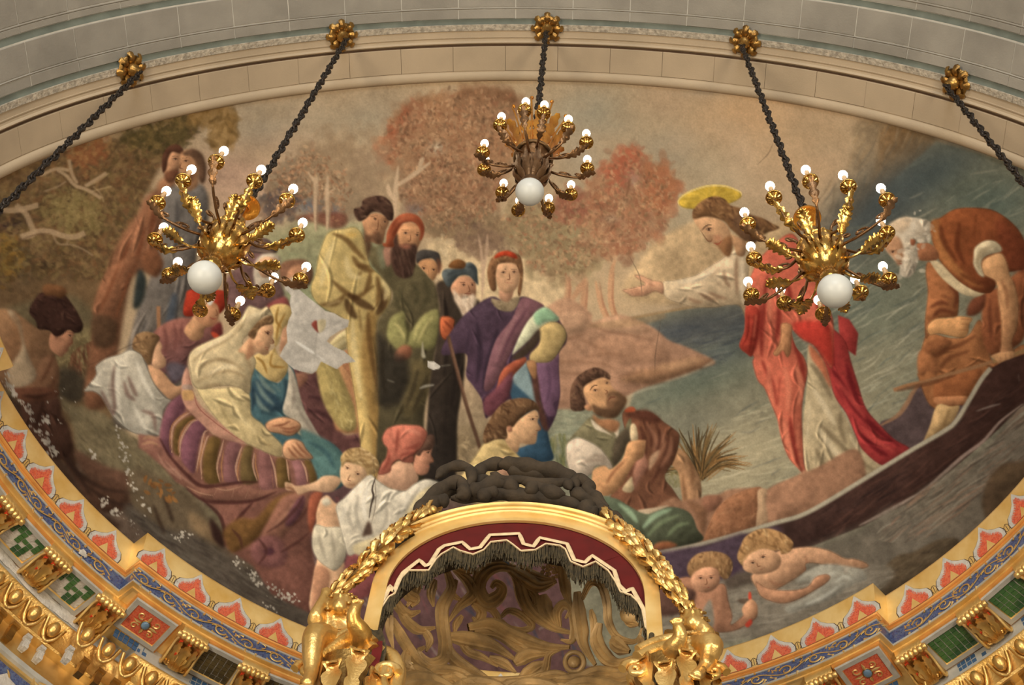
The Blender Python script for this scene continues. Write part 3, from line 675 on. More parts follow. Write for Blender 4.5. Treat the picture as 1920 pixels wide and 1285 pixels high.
    c.leaf('110,900 150,780 260,780 330,840 300,920 200,960', [(98,84,80),(120,96,82),(84,80,84)], 220, 6, .4, 5)
    c.B(1400,430,70,50,(188,176,154),.8)
    for t, n in [('140,900 240,560 460,440 640,560 740,760 640,940 340,860', 420), ('1000,520 1060,280 1240,110 1500,50 1900,60 1960,400 1860,620 1500,600 1200,500', 900), ('1120,600 1460,460 1840,660 1820,900 1480,1060 1300,960 1140,800', 800)]:
        c.leaf(t, [(110,82,62),(196,160,124),(150,100,74),(176,128,94),(130,104,80),(188,144,108)], n, 2.6, .42, n+9, 2, 12)
    c.SS('490,1060 485,900 490,760 490,660 480,680 430,610|575,1050 580,900 575,780 580,640|575,780 640,730|1080,960 1085,840 1090,720 1110,560|1090,720 1200,650 1350,540|1265,600 1280,540 1300,500|1085,830 1040,760 1030,700', (196,170,140), 9, .9, 1, True)
    c.SS('500,1060 505,900 500,700|592,1050 596,900 590,780', (150,124,100), 4, .6, 1, True)
    c.SS('1420,780 1500,820 1560,870|700,900 720,960 720,1010', (120,90,70), 3, .6, 1, True)
    # bright sky between the men, with the grove of the middle ground
    c.C(640, 430, 2.989)
    c.F('480,110 560,60 660,90 700,160 860,120 1000,90 1060,180 1100,240 1240,280 1260,420 1220,560 1000,500 760,400 560,290', (206,182,142), 4, 0, mot=.06)
    c.leaf('620,0 820,0 960,60 1000,110 900,140 780,160 680,110', [(130,104,84),(150,124,98),(120,96,82)], 300, 5, .35, 9)
    c.leaf('480,90 560,50 640,110 680,100 640,160 540,130', [(200,180,144),(188,164,130)], 100, 4, .5, 9)
    c.SS('790,400 795,260 790,160 770,30|795,260 815,130 820,30', (188,158,132), 7, .8, 1, True)
    c.C(940, 250, 2.9875)
    c.leaf('20,480 120,400 400,380 560,440 600,560 560,700 480,800 320,800 200,760 100,640', [(146,128,94),(160,142,106),(130,112,84),(170,152,116),(150,120,90)], 1100, 8, .35, 31)
    c.leaf('440,460 460,340 560,240 600,180 680,160 700,90 760,110 800,200 880,200 960,260 960,420 920,500 820,600 760,660 640,700 560,640 480,560', [(172,116,84),(160,106,78),(182,134,100),(150,104,80),(176,140,108)], 1300, 8, .36, 32)
    c.leaf('580,260 690,90 790,130 780,220 700,280', [(184,106,78),(176,98,72)], 170, 6, .42, 33)
    c.leaf('820,220 900,190 970,290 930,400 840,420', [(180,120,84),(170,108,76)], 200, 7, .4, 34)
    c.B(740,250,50,60,(160,140,130),.5); c.B(620,480,60,30,(160,150,130),.45); c.B(420,560,120,60,(158,146,110),.5); c.B(240,620,90,60,(146,134,102),.5)
    c.leaf('380,320 460,360 420,480 330,470 320,380', [(160,104,80),(150,96,78)], 160, 7, .35, 35)
    c.leaf('20,480 120,400 440,380 560,240 690,110 880,200 960,300 920,500 760,650 560,700 480,800 320,800 200,760 100,640', [(120,92,70),(192,156,120),(164,104,78),(176,136,102),(140,116,84),(190,150,110)], 1100, 2.6, .42, 77, 2, 12)
    c.SS('585,570 620,490|700,360 715,300 720,250', (132,92,68), 5, .7, 1, True)
    # thin trunks by the shore
    c.SS('360,1110 345,1010 375,900 370,800|375,960 450,860 480,810|445,1110 460,960 470,830', (190,142,108), 17, .85, 2, True)
    c.SS('630,1190 600,1060 560,960 530,830|690,1190 650,1060 615,940 620,780 640,710', (200,152,114), 11, .9, 1, True)
    c.SS('640,1190 612,1060 574,960 550,830|700,1190 660,1060 626,940 632,780', (170,116,86), 4, .7, 1, True)
    c.SS('352,1010 385,900 382,800|458,1100 476,960 486,830', (168,114,86), 4, .7, 1, True)
    # shore rocks
    c.C(1020, 660, 4.76)
    c.F('-80,-260 60,-420 200,-480 330,-420 430,-330 440,-260 640,-330 820,-290 1000,-200 1120,-100 1300,-30 1530,90 1420,140 1200,230 1000,290 860,340 740,400 600,470 300,520 100,530 -40,560 -60,200', (178,138,110), 2, .1, 16, c2=(162,122,98), d=(.2,1))
    c.F('420,-60 560,-140 800,-120 1000,-40 1160,60 940,120 700,110 520,60', (160,120,94), 5, .2, 12, a=.7)
    c.F('680,260 800,180 1000,140 1300,60 1520,90 1400,150 1150,240 940,290', (140,104,76), 4, .25, 10, a=.9)
    c.F('1000,130 1180,90 1330,50 1440,80 1300,130 1120,170', (178,138,104), 4, .1, 8, a=.8)
    c.SS('-20,100 240,90 520,110 640,160|340,60 560,20 760,40|300,-120 440,-60 560,0', (140,102,78), 8, .5, 3, True)
    c.F('0,-200 140,-330 300,-360 400,-290 380,-200 200,-140 40,-120', (190,150,120), 4, .25, 12, a=.8)
    c.F('460,-250 640,-310 800,-270 940,-200 840,-150 620,-170', (186,146,116), 4, .25, 10, a=.8)
    c.SS('420,-250 560,-180 760,-150 1000,-90|0,-100 200,-110 380,-160|100,180 300,200 520,180|640,240 760,200 900,180', (122,88,68), 7, .5, 2, True)
    c.SS('1420,140 1480,110 1540,70|1080,270 1240,220 1400,160|740,410 900,340 1060,300', (206,200,176), 5, .5, 2, True)
    c.C(0, 0, 1)
    c.F([(1100,612),(1160,600),(1240,588),(1240,600),(1160,616)], (150,122,88), 2, 0, a=.5)
    c.C(640, 430, 2.989)      # path between the bystanders' legs and the ground
    c.F('560,1250 680,860 760,900 820,1060 790,1260', (170,146,118), 3, .1, c2=(150,134,104), d=(0,1))
    c.F('480,1180 560,1200 660,1120 720,1100 800,1160 860,1290 1200,1300 1200,1400 400,1400 480,1280', (140,122,94), 4, .1)
    c.leaf('500,1200 700,1180 780,1260 700,1310 520,1300', [(186,164,126),(112,96,74),(150,130,98)], 160, 5, .45, 6, 2.5)
    c.C(1020, 660, 4.76)
    c.F('-60,560 110,520 300,520 430,560 400,700 160,860 220,1100 60,1100', (138,142,120), 3, .05)
    c.hatch('-60,560 300,520 430,560 160,860 120,1000 40,900', [(176,176,150),(110,126,108),(150,154,130)], 90, 26, 0, 1.6, .45, 8, 4)
    c.hatch('60,780 220,760 240,1120 60,1100', [(120,124,78),(150,146,90),(90,100,66)], 90, 34, 82, 1.8, .55, 9, 12)
    # left thicket and cave
    c.C(0, 200, 4)
    c.F('-900,200 0,520 300,400 600,320 1000,210 1400,100 1520,60 1480,200 1360,300 1260,360 1100,640 1040,800 900,1100 860,1900 900,2600 400,2700 -900,2400', (118,94,66), 4, .06, 20, sm=False)
    for x, y, rx, ry, col, a in [(760,340,180,80,(124,86,58),.8),(600,380,90,60,(132,84,54),.8),(1080,230,180,80,(84,76,48),.85),(1350,120,160,60,(112,92,54),.8),(860,330,90,60,(116,96,66),.7),
        (330,600,120,70,(146,122,92),.9),(60,860,170,110,(54,42,46),.95),(460,760,190,120,(104,92,58),.8),(620,700,80,70,(128,110,66),.6),(700,900,110,80,(124,112,66),.7),(600,860,160,90,(128,112,66),.5),
        (900,850,130,110,(104,84,60),.8),(560,1120,220,140,(108,88,62),.8),(780,1060,140,90,(110,80,56),.7),(60,1080,130,120,(112,86,42),.8),(180,1150,60,150,(96,94,78),.8),(320,1200,110,90,(62,50,38),.7),
        (560,640,110,60,(64,50,40),.8),(640,540,110,50,(96,66,46),.8),(960,560,110,90,(112,80,56),.7),(800,1250,200,110,(124,98,66),.7),(1000,480,90,80,(120,92,64),.6),(280,760,60,40,(60,46,38),.8),(60,640,100,50,(136,116,80),.8)]:
        c.B(x, y, rx, ry, col, a)
    c.leaf('0,560 300,430 600,330 1000,220 1300,130 1240,330 1120,560 1040,800 960,1000 860,1280 300,1280 0,1280', [(140,112,76),(92,72,48),(120,94,62),(150,126,80),(104,90,56),(128,90,58),(80,64,46)], 2600, 4.2, .34, 41, 2, 10)
    c.leaf('360,700 620,620 760,760 740,900 520,960 380,860', [(138,122,76),(120,104,64),(148,130,84)], 380, 3.6, .4, 42, 2)
    c.leaf('900,240 1100,160 1400,90 1500,60 1420,200 1300,300 1180,330 1000,300', [(96,84,50),(74,66,42),(120,100,60)], 500, 4, .4, 43, 2)
    c.leaf('1380,90 1560,40 1740,20 1770,160 1730,280 1590,290 1600,170 1500,120', [(142,112,66),(120,94,54),(160,130,84)], 220, 6, .55, 44, 2.6, 5)
    c.leaf('560,300 800,260 760,420 640,470 540,440', [(150,98,62),(136,84,54),(160,120,74)], 240, 4, .4, 45, 2)
    c.leaf('0,960 110,1000 120,1280 0,1280', [(150,112,50),(90,70,40),(130,110,60)], 200, 4, .45, 46, 2)
    c.BR('290,740 120,780 -40,770|120,740 190,800 230,880 250,960 160,980|160,980 280,940 380,940 470,970 560,980 640,950 ', (176,150,118), 42, .8, 3, True)
    c.BR('430,480 500,520 560,590 640,620 700,650 760,690|300,520 420,470 520,480|640,600 720,550 800,500|520,400 540,500 580,580', (178,152,120), 26, .85, 2, True)
    c.BR('400,960 440,1030 540,1040 620,1070 700,1120|520,980 500,1040|330,640 440,600 500,560', (160,136,106), 13, .75, 2, True)
    c.BR('420,490 480,530 550,610 640,640|160,1000 280,960 380,956', (84,62,44), 8, .6, 2, True)
    c.BR('660,600 740,560 820,500|680,640 760,620 840,600|700,600 760,660 780,720', (188,164,122), 7, .8, 1, True)
    # ground at the left: reeds, mossy bank, dark foot of the dome
    c.C(0, 480, 4)
    c.F('-600,700 400,300 700,420 900,640 760,720 680,860 640,960 520,1020 440,1060 300,1000 -600,1400', (112,100,74), 6, .06, 20)
    c.F('420,760 560,600 680,540 760,640 700,780 560,900 430,980', (142,128,88), 6, .05)
    c.leaf('430,800 560,620 660,560 700,700 560,900', [(158,142,98),(126,110,76),(110,96,66)], 160, 4, .5, 51, 2.5)
    c.hatch('520,900 540,740 640,660 760,640 760,760 700,900', [(104,62,48),(120,70,52),(90,66,44),(150,100,74)], 80, 34, 75, 2.4, .6, 52, 20)
    c.F('430,860 560,850 660,960 640,1060 560,1110 440,1060', (74,66,54), 6, .1)
    c.C(0, 640, 4)
    c.F('440,420 560,480 700,500 880,620 1000,720 1240,860 1500,1200 1700,1320 1800,1500 1200,1400 1000,1240 800,1000 600,900 540,620', (124,112,84), 4, .1, 20, c2=(106,98,78), d=(.6,.8))
    c.hatch('460,440 880,640 1240,880 1500,1240 1200,1300 900,1000 620,820', [(146,134,100),(104,92,68),(90,80,60),(134,120,88)], 200, 24, 50, 2, .4, 53, 14)
    c.F('90,420 300,640 520,980 760,1280 900,1400 600,1600 0,900 -300,400', (74,56,46), 4, .06, 20)
    c.F('360,560 500,640 560,820 620,1000 980,1080 1000,1240 760,1280 560,1040 400,760', (82,58,46), 3, .2, 14)
    c.F('560,820 800,940 960,1000 1000,1150 800,1060 640,1010', (100,72,58), 4, .2, 10)
    c.SS('460,860 600,1000 760,1100 960,1140|420,740 560,960 700,1180|640,1080 820,1200 980,1240', (52,38,34), 10, .6, 3, True)
    c.C(260, 740, 4)
    c.F('-40,560 200,640 420,780 560,1000 620,1140 700,1230 900,1290 1240,1420 1500,1700 600,1700 300,1400 60,1020 -60,800', (102,88,68), 5, .08, 20, c2=(84,74,62), d=(.4,1))
    c.F('380,880 560,1000 640,1130 500,1090 420,1040', (128,106,78), 5, .1)
    c.F('540,930 640,1060 640,1150 560,1080', (62,42,38), 3, .1)
    c.F('-80,820 40,900 200,1010 400,1040 560,1140 800,1290 1200,1460 1400,1720 700,1700 300,1420 60,1060 -100,900', (84,76,68), 5, .05, 20)
    c.hatch('-80,820 200,1010 560,1140 1000,1360 1300,1600 600,1500 200,1240', [(104,98,88),(66,58,54),(92,84,74)], 160, 50, 32, 3, .4, 54, 6)
    c.SS('190,760 240,900 260,960|110,830 160,960 200,1050', (56,42,34), 10, .7, 2, True)
    c.leaf('40,600 120,580 260,720 300,820 180,840 100,680', [(146,98,50),(128,84,44)], 60, 3.4, .8, 55, 2)
    c.SS('300,560 420,680 640,800|560,760 660,900 640,1120', (70,44,40), 6, .5, 2, True)
SK, SKD, SKL = (196,146,104), (128,80,56), (220,178,136)
def face_marks(c, eyes=(), brows=(), nose=(), mouth=(), dark=(66,42,32), lip=(142,74,60)):
    for e in eyes:
        p = c.P(e)+np.array([CX0, CY0]); m_ = p.mean(0); o = c.o; L = np.linalg.norm(p[-1]-p[0]); c.C(0, 0, 1)
        c.F([(m_[0]-L*.55, m_[1]), (m_[0], m_[1]-1.3), (m_[0]+L*.55, m_[1]), (m_[0], m_[1]+1.5)], (198,180,156), 0, 0, 2, mot=0, a=.75)
        c.F([(m_[0]+1.5*np.cos(t), m_[1]+1.5*np.sin(t)) for t in np.arange(0, 6.2, 1)], (44,30,26), 0, 0, 2, mot=0)
        c.S([(p[0][0], p[0][1]-.4), (m_[0], m_[1]-1.6), (p[-1][0], p[-1][1]-.4)], dark, 1.6, .9, 0, True); c.B(m_[0], m_[1]-1, L*.9, 3.2, (120,76,54), .35); c.o = o
    for e in brows: c.S(e, dark, 2.2, .8, 0, True)
    for e in nose: c.S(e, (116,72,50), 2.2, .75, 0, True)
    for e in mouth: c.S(e, lip, 2.6, .85, 0, True)
def paint_left(c):
    D = (70,48,38)
    # two men standing in the trees
    c.C(0, 200, 4)
    c.F('1040,800 1080,700 1160,630 1240,620 1270,680 1260,760 1220,900 1180,1200 1060,1250 1000,1280 960,1400 880,1900 860,2200 640,2240 700,1700 800,1250 900,1000', (142,96,70), 4, .2, 18, c2=(128,86,62), d=(-.3,1))
    c.SS('1090,900 1040,1100 960,1300 900,1500|1180,700 1150,850 1120,1000|980,1000 900,1200 820,1400', (116,66,44), 12, .6, 3)
    c.SS('1130,760 1100,900|1000,1100 940,1280 880,1450', (184,116,76), 10, .6, 3)
    c.F('1200,560 1300,520 1310,620 1240,660 1180,630', (168,118,86), 3, .2, 8)
    c.F('1235,420 1255,350 1310,315 1358,350 1362,420 1372,450 1345,470 1330,500 1290,530 1240,510 1222,460', (190,140,104), 1, .3, 8)
    c.F('1215,440 1225,360 1270,300 1330,285 1375,320 1372,365 1335,350 1290,345 1262,400 1250,470 1225,500', (96,62,48), 1, .2, 6)
    c.F('1240,500 1300,478 1345,480 1330,540 1280,575 1240,550', (112,72,52), 2, .2, 5)
    face_marks(c, ['1300,395 1335,398'], ['1290,374 1340,376'], ['1360,400 1372,448 1345,456'], ['1315,492 1345,490'])
    c.F('1230,700 1290,600 1400,620 1500,580 1560,660 1570,800 1540,960 1480,1100 1460,1500 1380,1900 1330,2350 870,2400 900,2000 960,1800 1040,1500 1120,1300 1210,1000', (112,108,106), 3, .25, 16, c2=(96,88,80), d=(0,1))
    c.SS('1330,700 1330,900 1300,1100|1450,760 1480,860 1460,960|1240,800 1230,1000|1100,1600 1000,1900 930,2200|1220,1500 1150,1800 1020,2200|1350,1300 1300,1600 1200,2000', (78,76,78), 12, .5, 3)
    c.SS('1400,700 1400,850|1160,1500 1060,1800 960,2200|1290,1500 1240,1800', (140,134,128), 9, .5, 3)
    c.F('1060,1120 1100,1240 1180,1280 1230,1180 1160,1060', (120,78,54), 3, .2)
    c.F('1040,1230 1100,1300 1080,1440 1030,1520 1000,1480', (56,64,64), 3, .1)
    c.F('1280,1440 1330,1440 1300,1640 1200,2000 1180,1960', (76,84,96), 3, .1)
    c.S('1200,2000 1190,1500', (170,116,76), 30, .8, 1, True, False)
    c.F('1350,400 1360,350 1420,330 1500,370 1500,440 1490,520 1480,600 1400,640 1370,560 1350,480', (184,136,98), 2, .25, 8)
    c.F('1370,350 1440,318 1510,350 1545,430 1545,540 1520,580 1490,540 1480,440 1440,380 1390,370', (108,80,62), 2, .25, 7)
    c.F('1400,490 1470,480 1450,560 1410,570', (116,80,58), 3, .1)
    face_marks(c, ['1380,412 1415,410'], ['1368,390 1425,386'], ['1362,420 1352,460 1378,470'], ['1370,500 1400,500'])
    # foot and hem of the brown robe
    c.C(0, 480, 4)
    c.F('700,440 860,470 900,400 980,150 1040,0 860,60 760,200', (150,100,72), 3, .2, 14)
    c.SS('980,120 930,300 870,470|900,60 820,260 740,430|940,60 880,200', (128,76,50), 10, .5, 3)
    c.F('700,450 860,480 880,560 860,660 760,700 700,640', (92,68,50), 4, .15)
    # woman with a patterned hat and white wimple, another head beside her
    c.C(240, 260, 3.569)
    c.F('800,760 900,760 1010,800 1000,900 1050,1060 960,1140 820,1200 700,1200 640,1000 720,860', (112,84,84), 3, .2, 12)
    c.F('800,720 830,680 900,665 960,690 1000,750 980,770 880,770 810,755', (98,78,74), 1, .25, 7)
    c.SS('830,720 880,700 940,710 980,745|820,745 900,755 980,760', (140,118,104), 4, .6)
    c.F('840,900 870,800 940,770 1010,790 1015,880 980,960 900,1000 860,1000', (190,178,160), 2, .2, 7)
    c.F('868,850 900,800 960,795 1005,815 1000,890 970,920 900,930', (196,152,118), 1, .3, 7)
    face_marks(c, ['915,845 945,845','980,850 1002,850'], ['905,828 950,822','975,832 1005,828'], ['958,850 968,885'], ['930,905 970,905'])
    c.F('1010,880 1040,830 1120,810 1200,820 1240,890 1230,960 1180,1000 1090,1010 1040,990', (124,88,68), 2, .25, 9)
    c.F('1060,930 1100,860 1170,850 1190,920 1160,980 1100,1000', (176,126,94), 2, .25, 7)
    c.F('1050,980 1110,930 1090,1010 1060,1030', (198,190,172), 2, .1)
    c.F('930,1120 1040,1060 1080,1100 1080,1180 960,1180', (140,74,72), 2, .2)
    # man in the crimson headcloth leaning in
    c.C(300, 500, 4.76)
    c.F('210,380 230,280 270,210 520,210 600,240 600,330 540,420 420,440 280,450 220,440', (164,52,34), 1, .3, 10)
    c.F('-100,760 -60,600 60,500 200,460 330,470 480,540 560,600 500,700 330,760 260,820 230,950 130,1050 60,960 -40,960', (144,92,82), 2, .25, 16, c2=(104,72,76), d=(.5,1))
    c.SS('40,540 60,680 40,800|120,500 150,620 130,760|200,480 190,600 180,700|-20,640 20,760', (110,66,62), 9, .5, 3)
    c.SS('80,540 100,680|160,520 170,640', (172,112,98), 8, .5, 3)
    c.F('60,880 140,860 240,900 230,960 130,1040 80,980', (92,84,96), 3, .1)
    c.F('220,560 300,450 320,390 420,330 500,360 520,440 460,520 400,560 380,640 300,665 240,620', (186,138,100), 1, .28, 12)
    c.F('300,400 340,320 420,310 510,340 530,430 490,520 420,540 350,500 310,440', (190,136,98), 1, .25, 10)
    c.F('440,480 520,460 540,520 480,540', (140,94,70), 3, .1, a=.7)
    face_marks(c, [], [], ['500,380 515,430 490,440'], ['445,455 480,470 505,465'])
    c.F('400,220 480,220 490,290 450,350 420,320', (200,198,194), 1, 0)
    c.F('460,560 540,500 560,600 500,640', (112,48,48), 2, .1)
    c.S('460,590 500,620 530,640', (196,70,44), 10, .8, 1, True)
    # boy in white seen from behind
    c.C(0, 480, 4)
    c.F('640,1000 720,900 720,830 800,770 900,740 980,705 1060,740 1100,820 1160,960 1240,1060 1290,1090 1230,1160 1230,1290 1180,1360 1000,1330 880,1240 820,1160 760,1060 700,1020 640,1020', (188,182,166), 1, .22, 14, c2=(172,168,156), d=(.3,1), line=.3)
    c.SS('860,820 850,960 860,1140 840,1200|820,960 830,1080|960,900 1000,1000 1030,1060|930,940 960,1040 1020,1090|760,1010 800,1100 860,1200|1060,1160 1150,1200 1170,1320', (120,94,86), 11, .6, 2)
    c.SS('900,780 880,960 900,1180|1020,780 1080,940 1160,1080|760,860 700,990|1000,1120 1060,1240 1100,1320', (216,212,198), 12, .6, 3)
    c.F('1110,820 1160,830 1220,870 1280,940 1330,980 1400,960 1380,1030 1290,1080 1220,1030 1150,940', (196,148,110), 1, .3, 9)
    c.F('1150,720 1190,640 1220,680 1210,720 1245,780 1240,830 1180,850 1140,810', (204,158,122), 1, .25, 7)
    c.hair('1000,640 1030,590 1100,570 1170,590 1200,620 1170,680 1150,740 1140,800 1110,820 1060,740 1000,700', (140,108,74), (96,70,48), (178,144,100), 16, 50, 14)
    # youth at the far left
    c.F('-600,500 -200,420 60,400 180,470 280,540 380,560 400,640 420,760 440,860 430,1000 380,1060 200,1110 60,1000 -200,1100 -600,1000', (162,122,86), 2, .25, 20, c2=(140,104,76), d=(.3,1))
    c.F('60,420 110,420 160,520 180,640 230,780 290,920 230,1010 90,980 60,860 160,700 140,560', (176,154,124), 2, .2, 8)
    c.F('100,420 150,520 150,680 60,840 20,700 90,600', (150,108,74), 4, .1, a=.6)
    c.F('300,800 380,740 440,840 440,980 400,1060 240,1140 140,1020 260,940', (136,98,72), 2, .2, 9)
    c.SS('400,760 360,860 300,960|420,900 380,1000 260,1040', (92,56,40), 6, .6, 2)
    c.F('100,1000 260,990 420,1000 440,1050 340,1100 200,1130 140,1080', (112,72,54), 2, .2, 9)
    c.F('180,1110 330,1090 440,1060 470,1200 520,1300 520,1500 300,1500 180,1260', (82,56,46), 3, .2, 12)
    c.SS('330,1080 300,1200 260,1300|160,1050 280,1060 400,1030', (58,38,32), 9, .6, 3)
    c.F('370,640 400,560 480,560 560,560 545,620 550,660 520,690 510,720 480,745 460,760 420,740 380,700', (188,132,100), 1, .28, 9)
    c.hair('220,420 260,330 310,280 400,270 480,290 540,360 590,440 625,520 610,570 560,580 520,555 460,600 410,600 370,560 290,550 270,490', (74,50,44), (50,34,32), (108,78,64), 26, 40, 18)
    c.F('320,240 360,212 470,232 505,280 460,320 400,300 340,300', (124,84,54), 2, .25, 7)
    face_marks(c, ['515,600 540,602'], ['500,572 560,582'], ['545,625 540,655 515,665'], ['480,712 505,706'])
    c.S('440,560 430,600 420,620', (60,38,34), 8, .7, 2, True)
    # the blue woman behind, with purple seated figure at her back
    c.C(300, 500, 4.76)
    c.F('1140,900 1320,960 1430,940 1520,1080 1600,1260 1640,1500 1880,1460 2060,1500 2200,1640 2180,1900 1900,1900 1500,1800 1300,1600 1220,1200', (96,64,64), 2, .2, 16, c2=(104,68,66), d=(0,1))
    c.SS('1320,1160 1480,1200 1580,1300|1300,1280 1460,1320 1600,1430|1700,1560 1900,1520 2080,1560|1380,1000 1440,1100 1500,1240|1660,1660 1900,1620 2100,1700', (62,38,42), 11, .5, 3)
    c.SS('1420,1000 1500,1160|1640,1520 1860,1490 2000,1520', (136,96,90), 8, .45, 3)
    c.F('1200,960 1300,960 1320,1010 1240,1090 1200,1040', (150,104,84), 2, .2)
    c.F('760,840 830,800 960,960 1060,1040 1140,900 1150,860 1200,940 1230,1100 1200,1300 1240,1500 1500,1560 1650,1700 1700,1880 1560,2000 1400,1980 1200,1800 960,1500 800,1400 800,1000', (70,102,112), 1, .25, 14, c2=(62,98,110), d=(0,1))
    c.F('820,1080 880,1000 960,1060 1060,1180 1100,1280 960,1300 860,1240 810,1180', (52,78,96), 3, .2, 10)
    c.SS('880,960 940,1060 1040,1140|860,1020 920,1140 1020,1240|1000,1040 1080,1120|840,1120 900,1240 980,1300', (128,152,144), 12, .55, 3)
    c.SS('820,1040 840,1180 820,1300|1120,1000 1130,1140 1080,1280|900,1300 1020,1330', (38,58,72), 10, .6, 3)
    c.F('1140,880 1190,940 1230,1060 1260,1180 1300,1300 1380,1440 1440,1560 1300,1500 1200,1380 1100,1300 1130,1140 1150,1000', (180,172,156), 1, .22, 9)
    c.SS('1180,1000 1200,1140 1180,1280|1220,1240 1300,1380 1400,1520', (122,112,104), 8, .5, 2)
    c.F('1250,1460 1500,1560 1640,1700 1680,1860 1560,1980 1420,1900 1340,1700', (82,120,120), 3, .2, 12)
    c.SS('1320,1560 1480,1660 1560,1800|1300,1640 1420,1800', (52,84,96), 12, .5, 3)
    c.F('800,840 900,770 980,760 1050,700 1080,620 1110,560 1150,500 1180,420 1150,350 1060,335 980,370 1000,460 1010,560 1020,680 1060,800 1140,870 1130,960 1060,1030 980,1020 900,960', (204,176,112), 1, .25, 9)
    c.SS('1060,360 1040,480 1090,560|1120,420 1060,540 1040,660|860,810 920,860 960,960|1000,780 990,880 1060,900 1120,900|1040,700 1000,800', (150,112,50), 5, .7, 1)
    c.F('1100,560 1150,540 1140,640 1110,740 1070,760 1080,660', (196,146,112), 1, .1)
    # seated woman: skirt
    c.C(260, 740, 4)
    sk = '160,320 190,160 240,60 330,0 420,60 460,160 560,300 800,370 1060,470 1280,490 1330,600 1340,680 1380,740 1350,820 1330,900 1300,1010 1290,1100 1310,1200 1330,1300 1400,1700 1000,1500 860,1290 700,1180 650,1140 640,1000 600,880 480,790 360,700 280,660 200,560 60,440 0,400 0,300 80,310'
    c.F(sk, (140,96,84), 2, .2, 24, c2=(118,76,66), d=(.2,1), sm=False)
    pur, oli, pk, org = (122,78,92), (108,84,46), (184,144,120), (172,120,76)
    c.F('160,320 190,160 240,60 340,0 350,120 280,200 230,340 260,470 200,420', pur, 2, .2, 9)
    c.F('260,420 270,260 330,190 400,160 420,190 330,260 300,380 310,460', oli, 2, .2, 7)
    c.F('320,480 330,340 400,220 460,190 510,260 470,330 440,460 420,590 370,560', pur, 2, .2, 9)
    c.F('500,660 480,520 500,400 540,320 620,340 600,440 590,560 610,670', oli, 2, .2, 9)
    c.F('650,660 640,520 660,380 700,350 770,380 740,500 730,600 760,680', (136,92,94), 2, .2, 9)
    c.F('780,670 760,540 790,400 860,390 850,500 880,600 890,660', (102,84,52), 2, .2, 9)
    c.F('920,720 900,600 900,430 960,420 1010,500 1030,620 1020,720', (140,94,92), 2, .2, 9)
    c.F('1050,700 1030,580 1040,480 1110,490 1130,600 1140,680', oli, 2, .2, 9)
    c.F('1190,680 1170,580 1150,500 1220,500 1260,600 1250,690', (150,102,104), 2, .2, 9)
    c.F('1290,680 1270,580 1240,500 1290,500 1340,640', oli, 2, .2, 7)
    c.SS('250,440 256,260 320,180 400,130|310,470 320,340 390,220 450,190|430,580 460,440 490,300 520,270|475,640 470,480 510,340 530,310|610,660 590,540 620,420 640,340|760,670 730,560 760,440 780,390|890,650 860,540 870,440|1040,700 1020,560 980,440|1130,650 1120,560 1110,490|1270,660 1250,560 1220,500', pk, 3.6, .85, 0, True)
    c.SS('236,420 244,260 300,180 380,130|300,450 306,340 370,220 440,180|440,590 470,450 505,300|636,660 622,540 640,420|746,660 745,560 776,440|905,640 880,540 880,440|1010,700 1000,560', org, 2.2, .85, 0, True)
    c.F('480,690 640,670 780,680 920,720 1050,710 1150,730 1000,780 860,800 640,810 480,790 360,700 300,640', (134,92,78), 2, .2, 9)
    c.SS('360,690 460,740 560,760|560,700 660,720 780,690|700,780 720,700|800,780 840,690|600,700 560,770|900,770 920,700', (176,136,110), 2.4, .7, 0, True)
    c.SS('160,330 240,470 380,620 480,690 640,680 780,660 900,660|360,710 480,790 640,812 860,800 1040,730|480,790 600,900 640,1000 650,1140|860,810 760,920 700,1010', (74,42,40), 7, .75, 1, True)
    c.SS('500,800 600,860 680,960|640,830 760,900 880,960|820,830 800,960 760,1080', (170,130,112), 6, .5, 2)
    c.F('660,1130 640,1020 760,930 880,930 1000,800 1120,740 1200,760 1050,900 940,1010 900,1080 780,1160 700,1190', (112,80,44), 3, .2, 10)
    c.F('920,1080 1010,880 1100,760 1260,740 1250,860 1180,960 1080,1080 1000,1100', (138,94,78), 3, .2, 9)
    c.F('1100,980 1140,860 1200,780 1250,770 1230,880 1160,980', (104,66,74), 2, .2, 7)
    c.F('880,1100 960,1060 1060,1080 1120,1200 1060,1300 900,1280 840,1180', (126,82,80), 3, .2, 9)
    c.F('940,1170 1000,1150 1020,1190 970,1210', (92,56,66), 2, .1)
    c.SS('960,1040 1080,960 1180,860 1240,760|1060,1190 1180,1120 1280,1040|1160,990 1240,900 1320,760|900,1080 960,1180 900,1280|700,1010 760,1080 780,1160', (78,46,42), 6, .6, 1, True)
    c.SS('1000,1010 1100,900 1180,800|1080,1160 1200,1060|1150,1200 1260,1160 1290,1080|1100,1240 1200,1290', (178,130,108), 6, .5, 2)
    c.F('1290,760 1380,740 1350,880 1320,980 1290,1040 1270,920', (152,82,60), 2, .2)
    c.SS('30,340 80,320 140,340|20,380 90,360 150,380|30,410 90,400', (180,140,104), 6, .6, 1, True)
    c.SS('200,500 300,600 420,690|140,440 200,540 320,640|220,560 280,570 320,640', (170,128,110), 5, .6, 1, True)
    # the veiled woman
    c.C(300, 500, 4.76)
    c.F('330,1080 480,1090 700,1080 800,1140 815,1300 840,1350 914,1404 1000,1500 1098,1606 1075,1700 960,1670 860,1620 760,1580 640,1520 540,1400 420,1250', (200,182,132), 1, .22, 13, c2=(192,172,124), d=(.5,1), line=.2)
    c.SS('520,1200 600,1360 700,1480|480,1240 560,1380|860,1500 940,1580 1020,1620|800,1440 860,1540|1000,1540 980,1620|720,1420 760,1520', (140,122,80), 5, .5, 2)
    c.SS('640,1180 720,1340 860,1500|700,1140 780,1300', (218,202,154), 7, .45, 2)
    c.C(0, 0, 1)
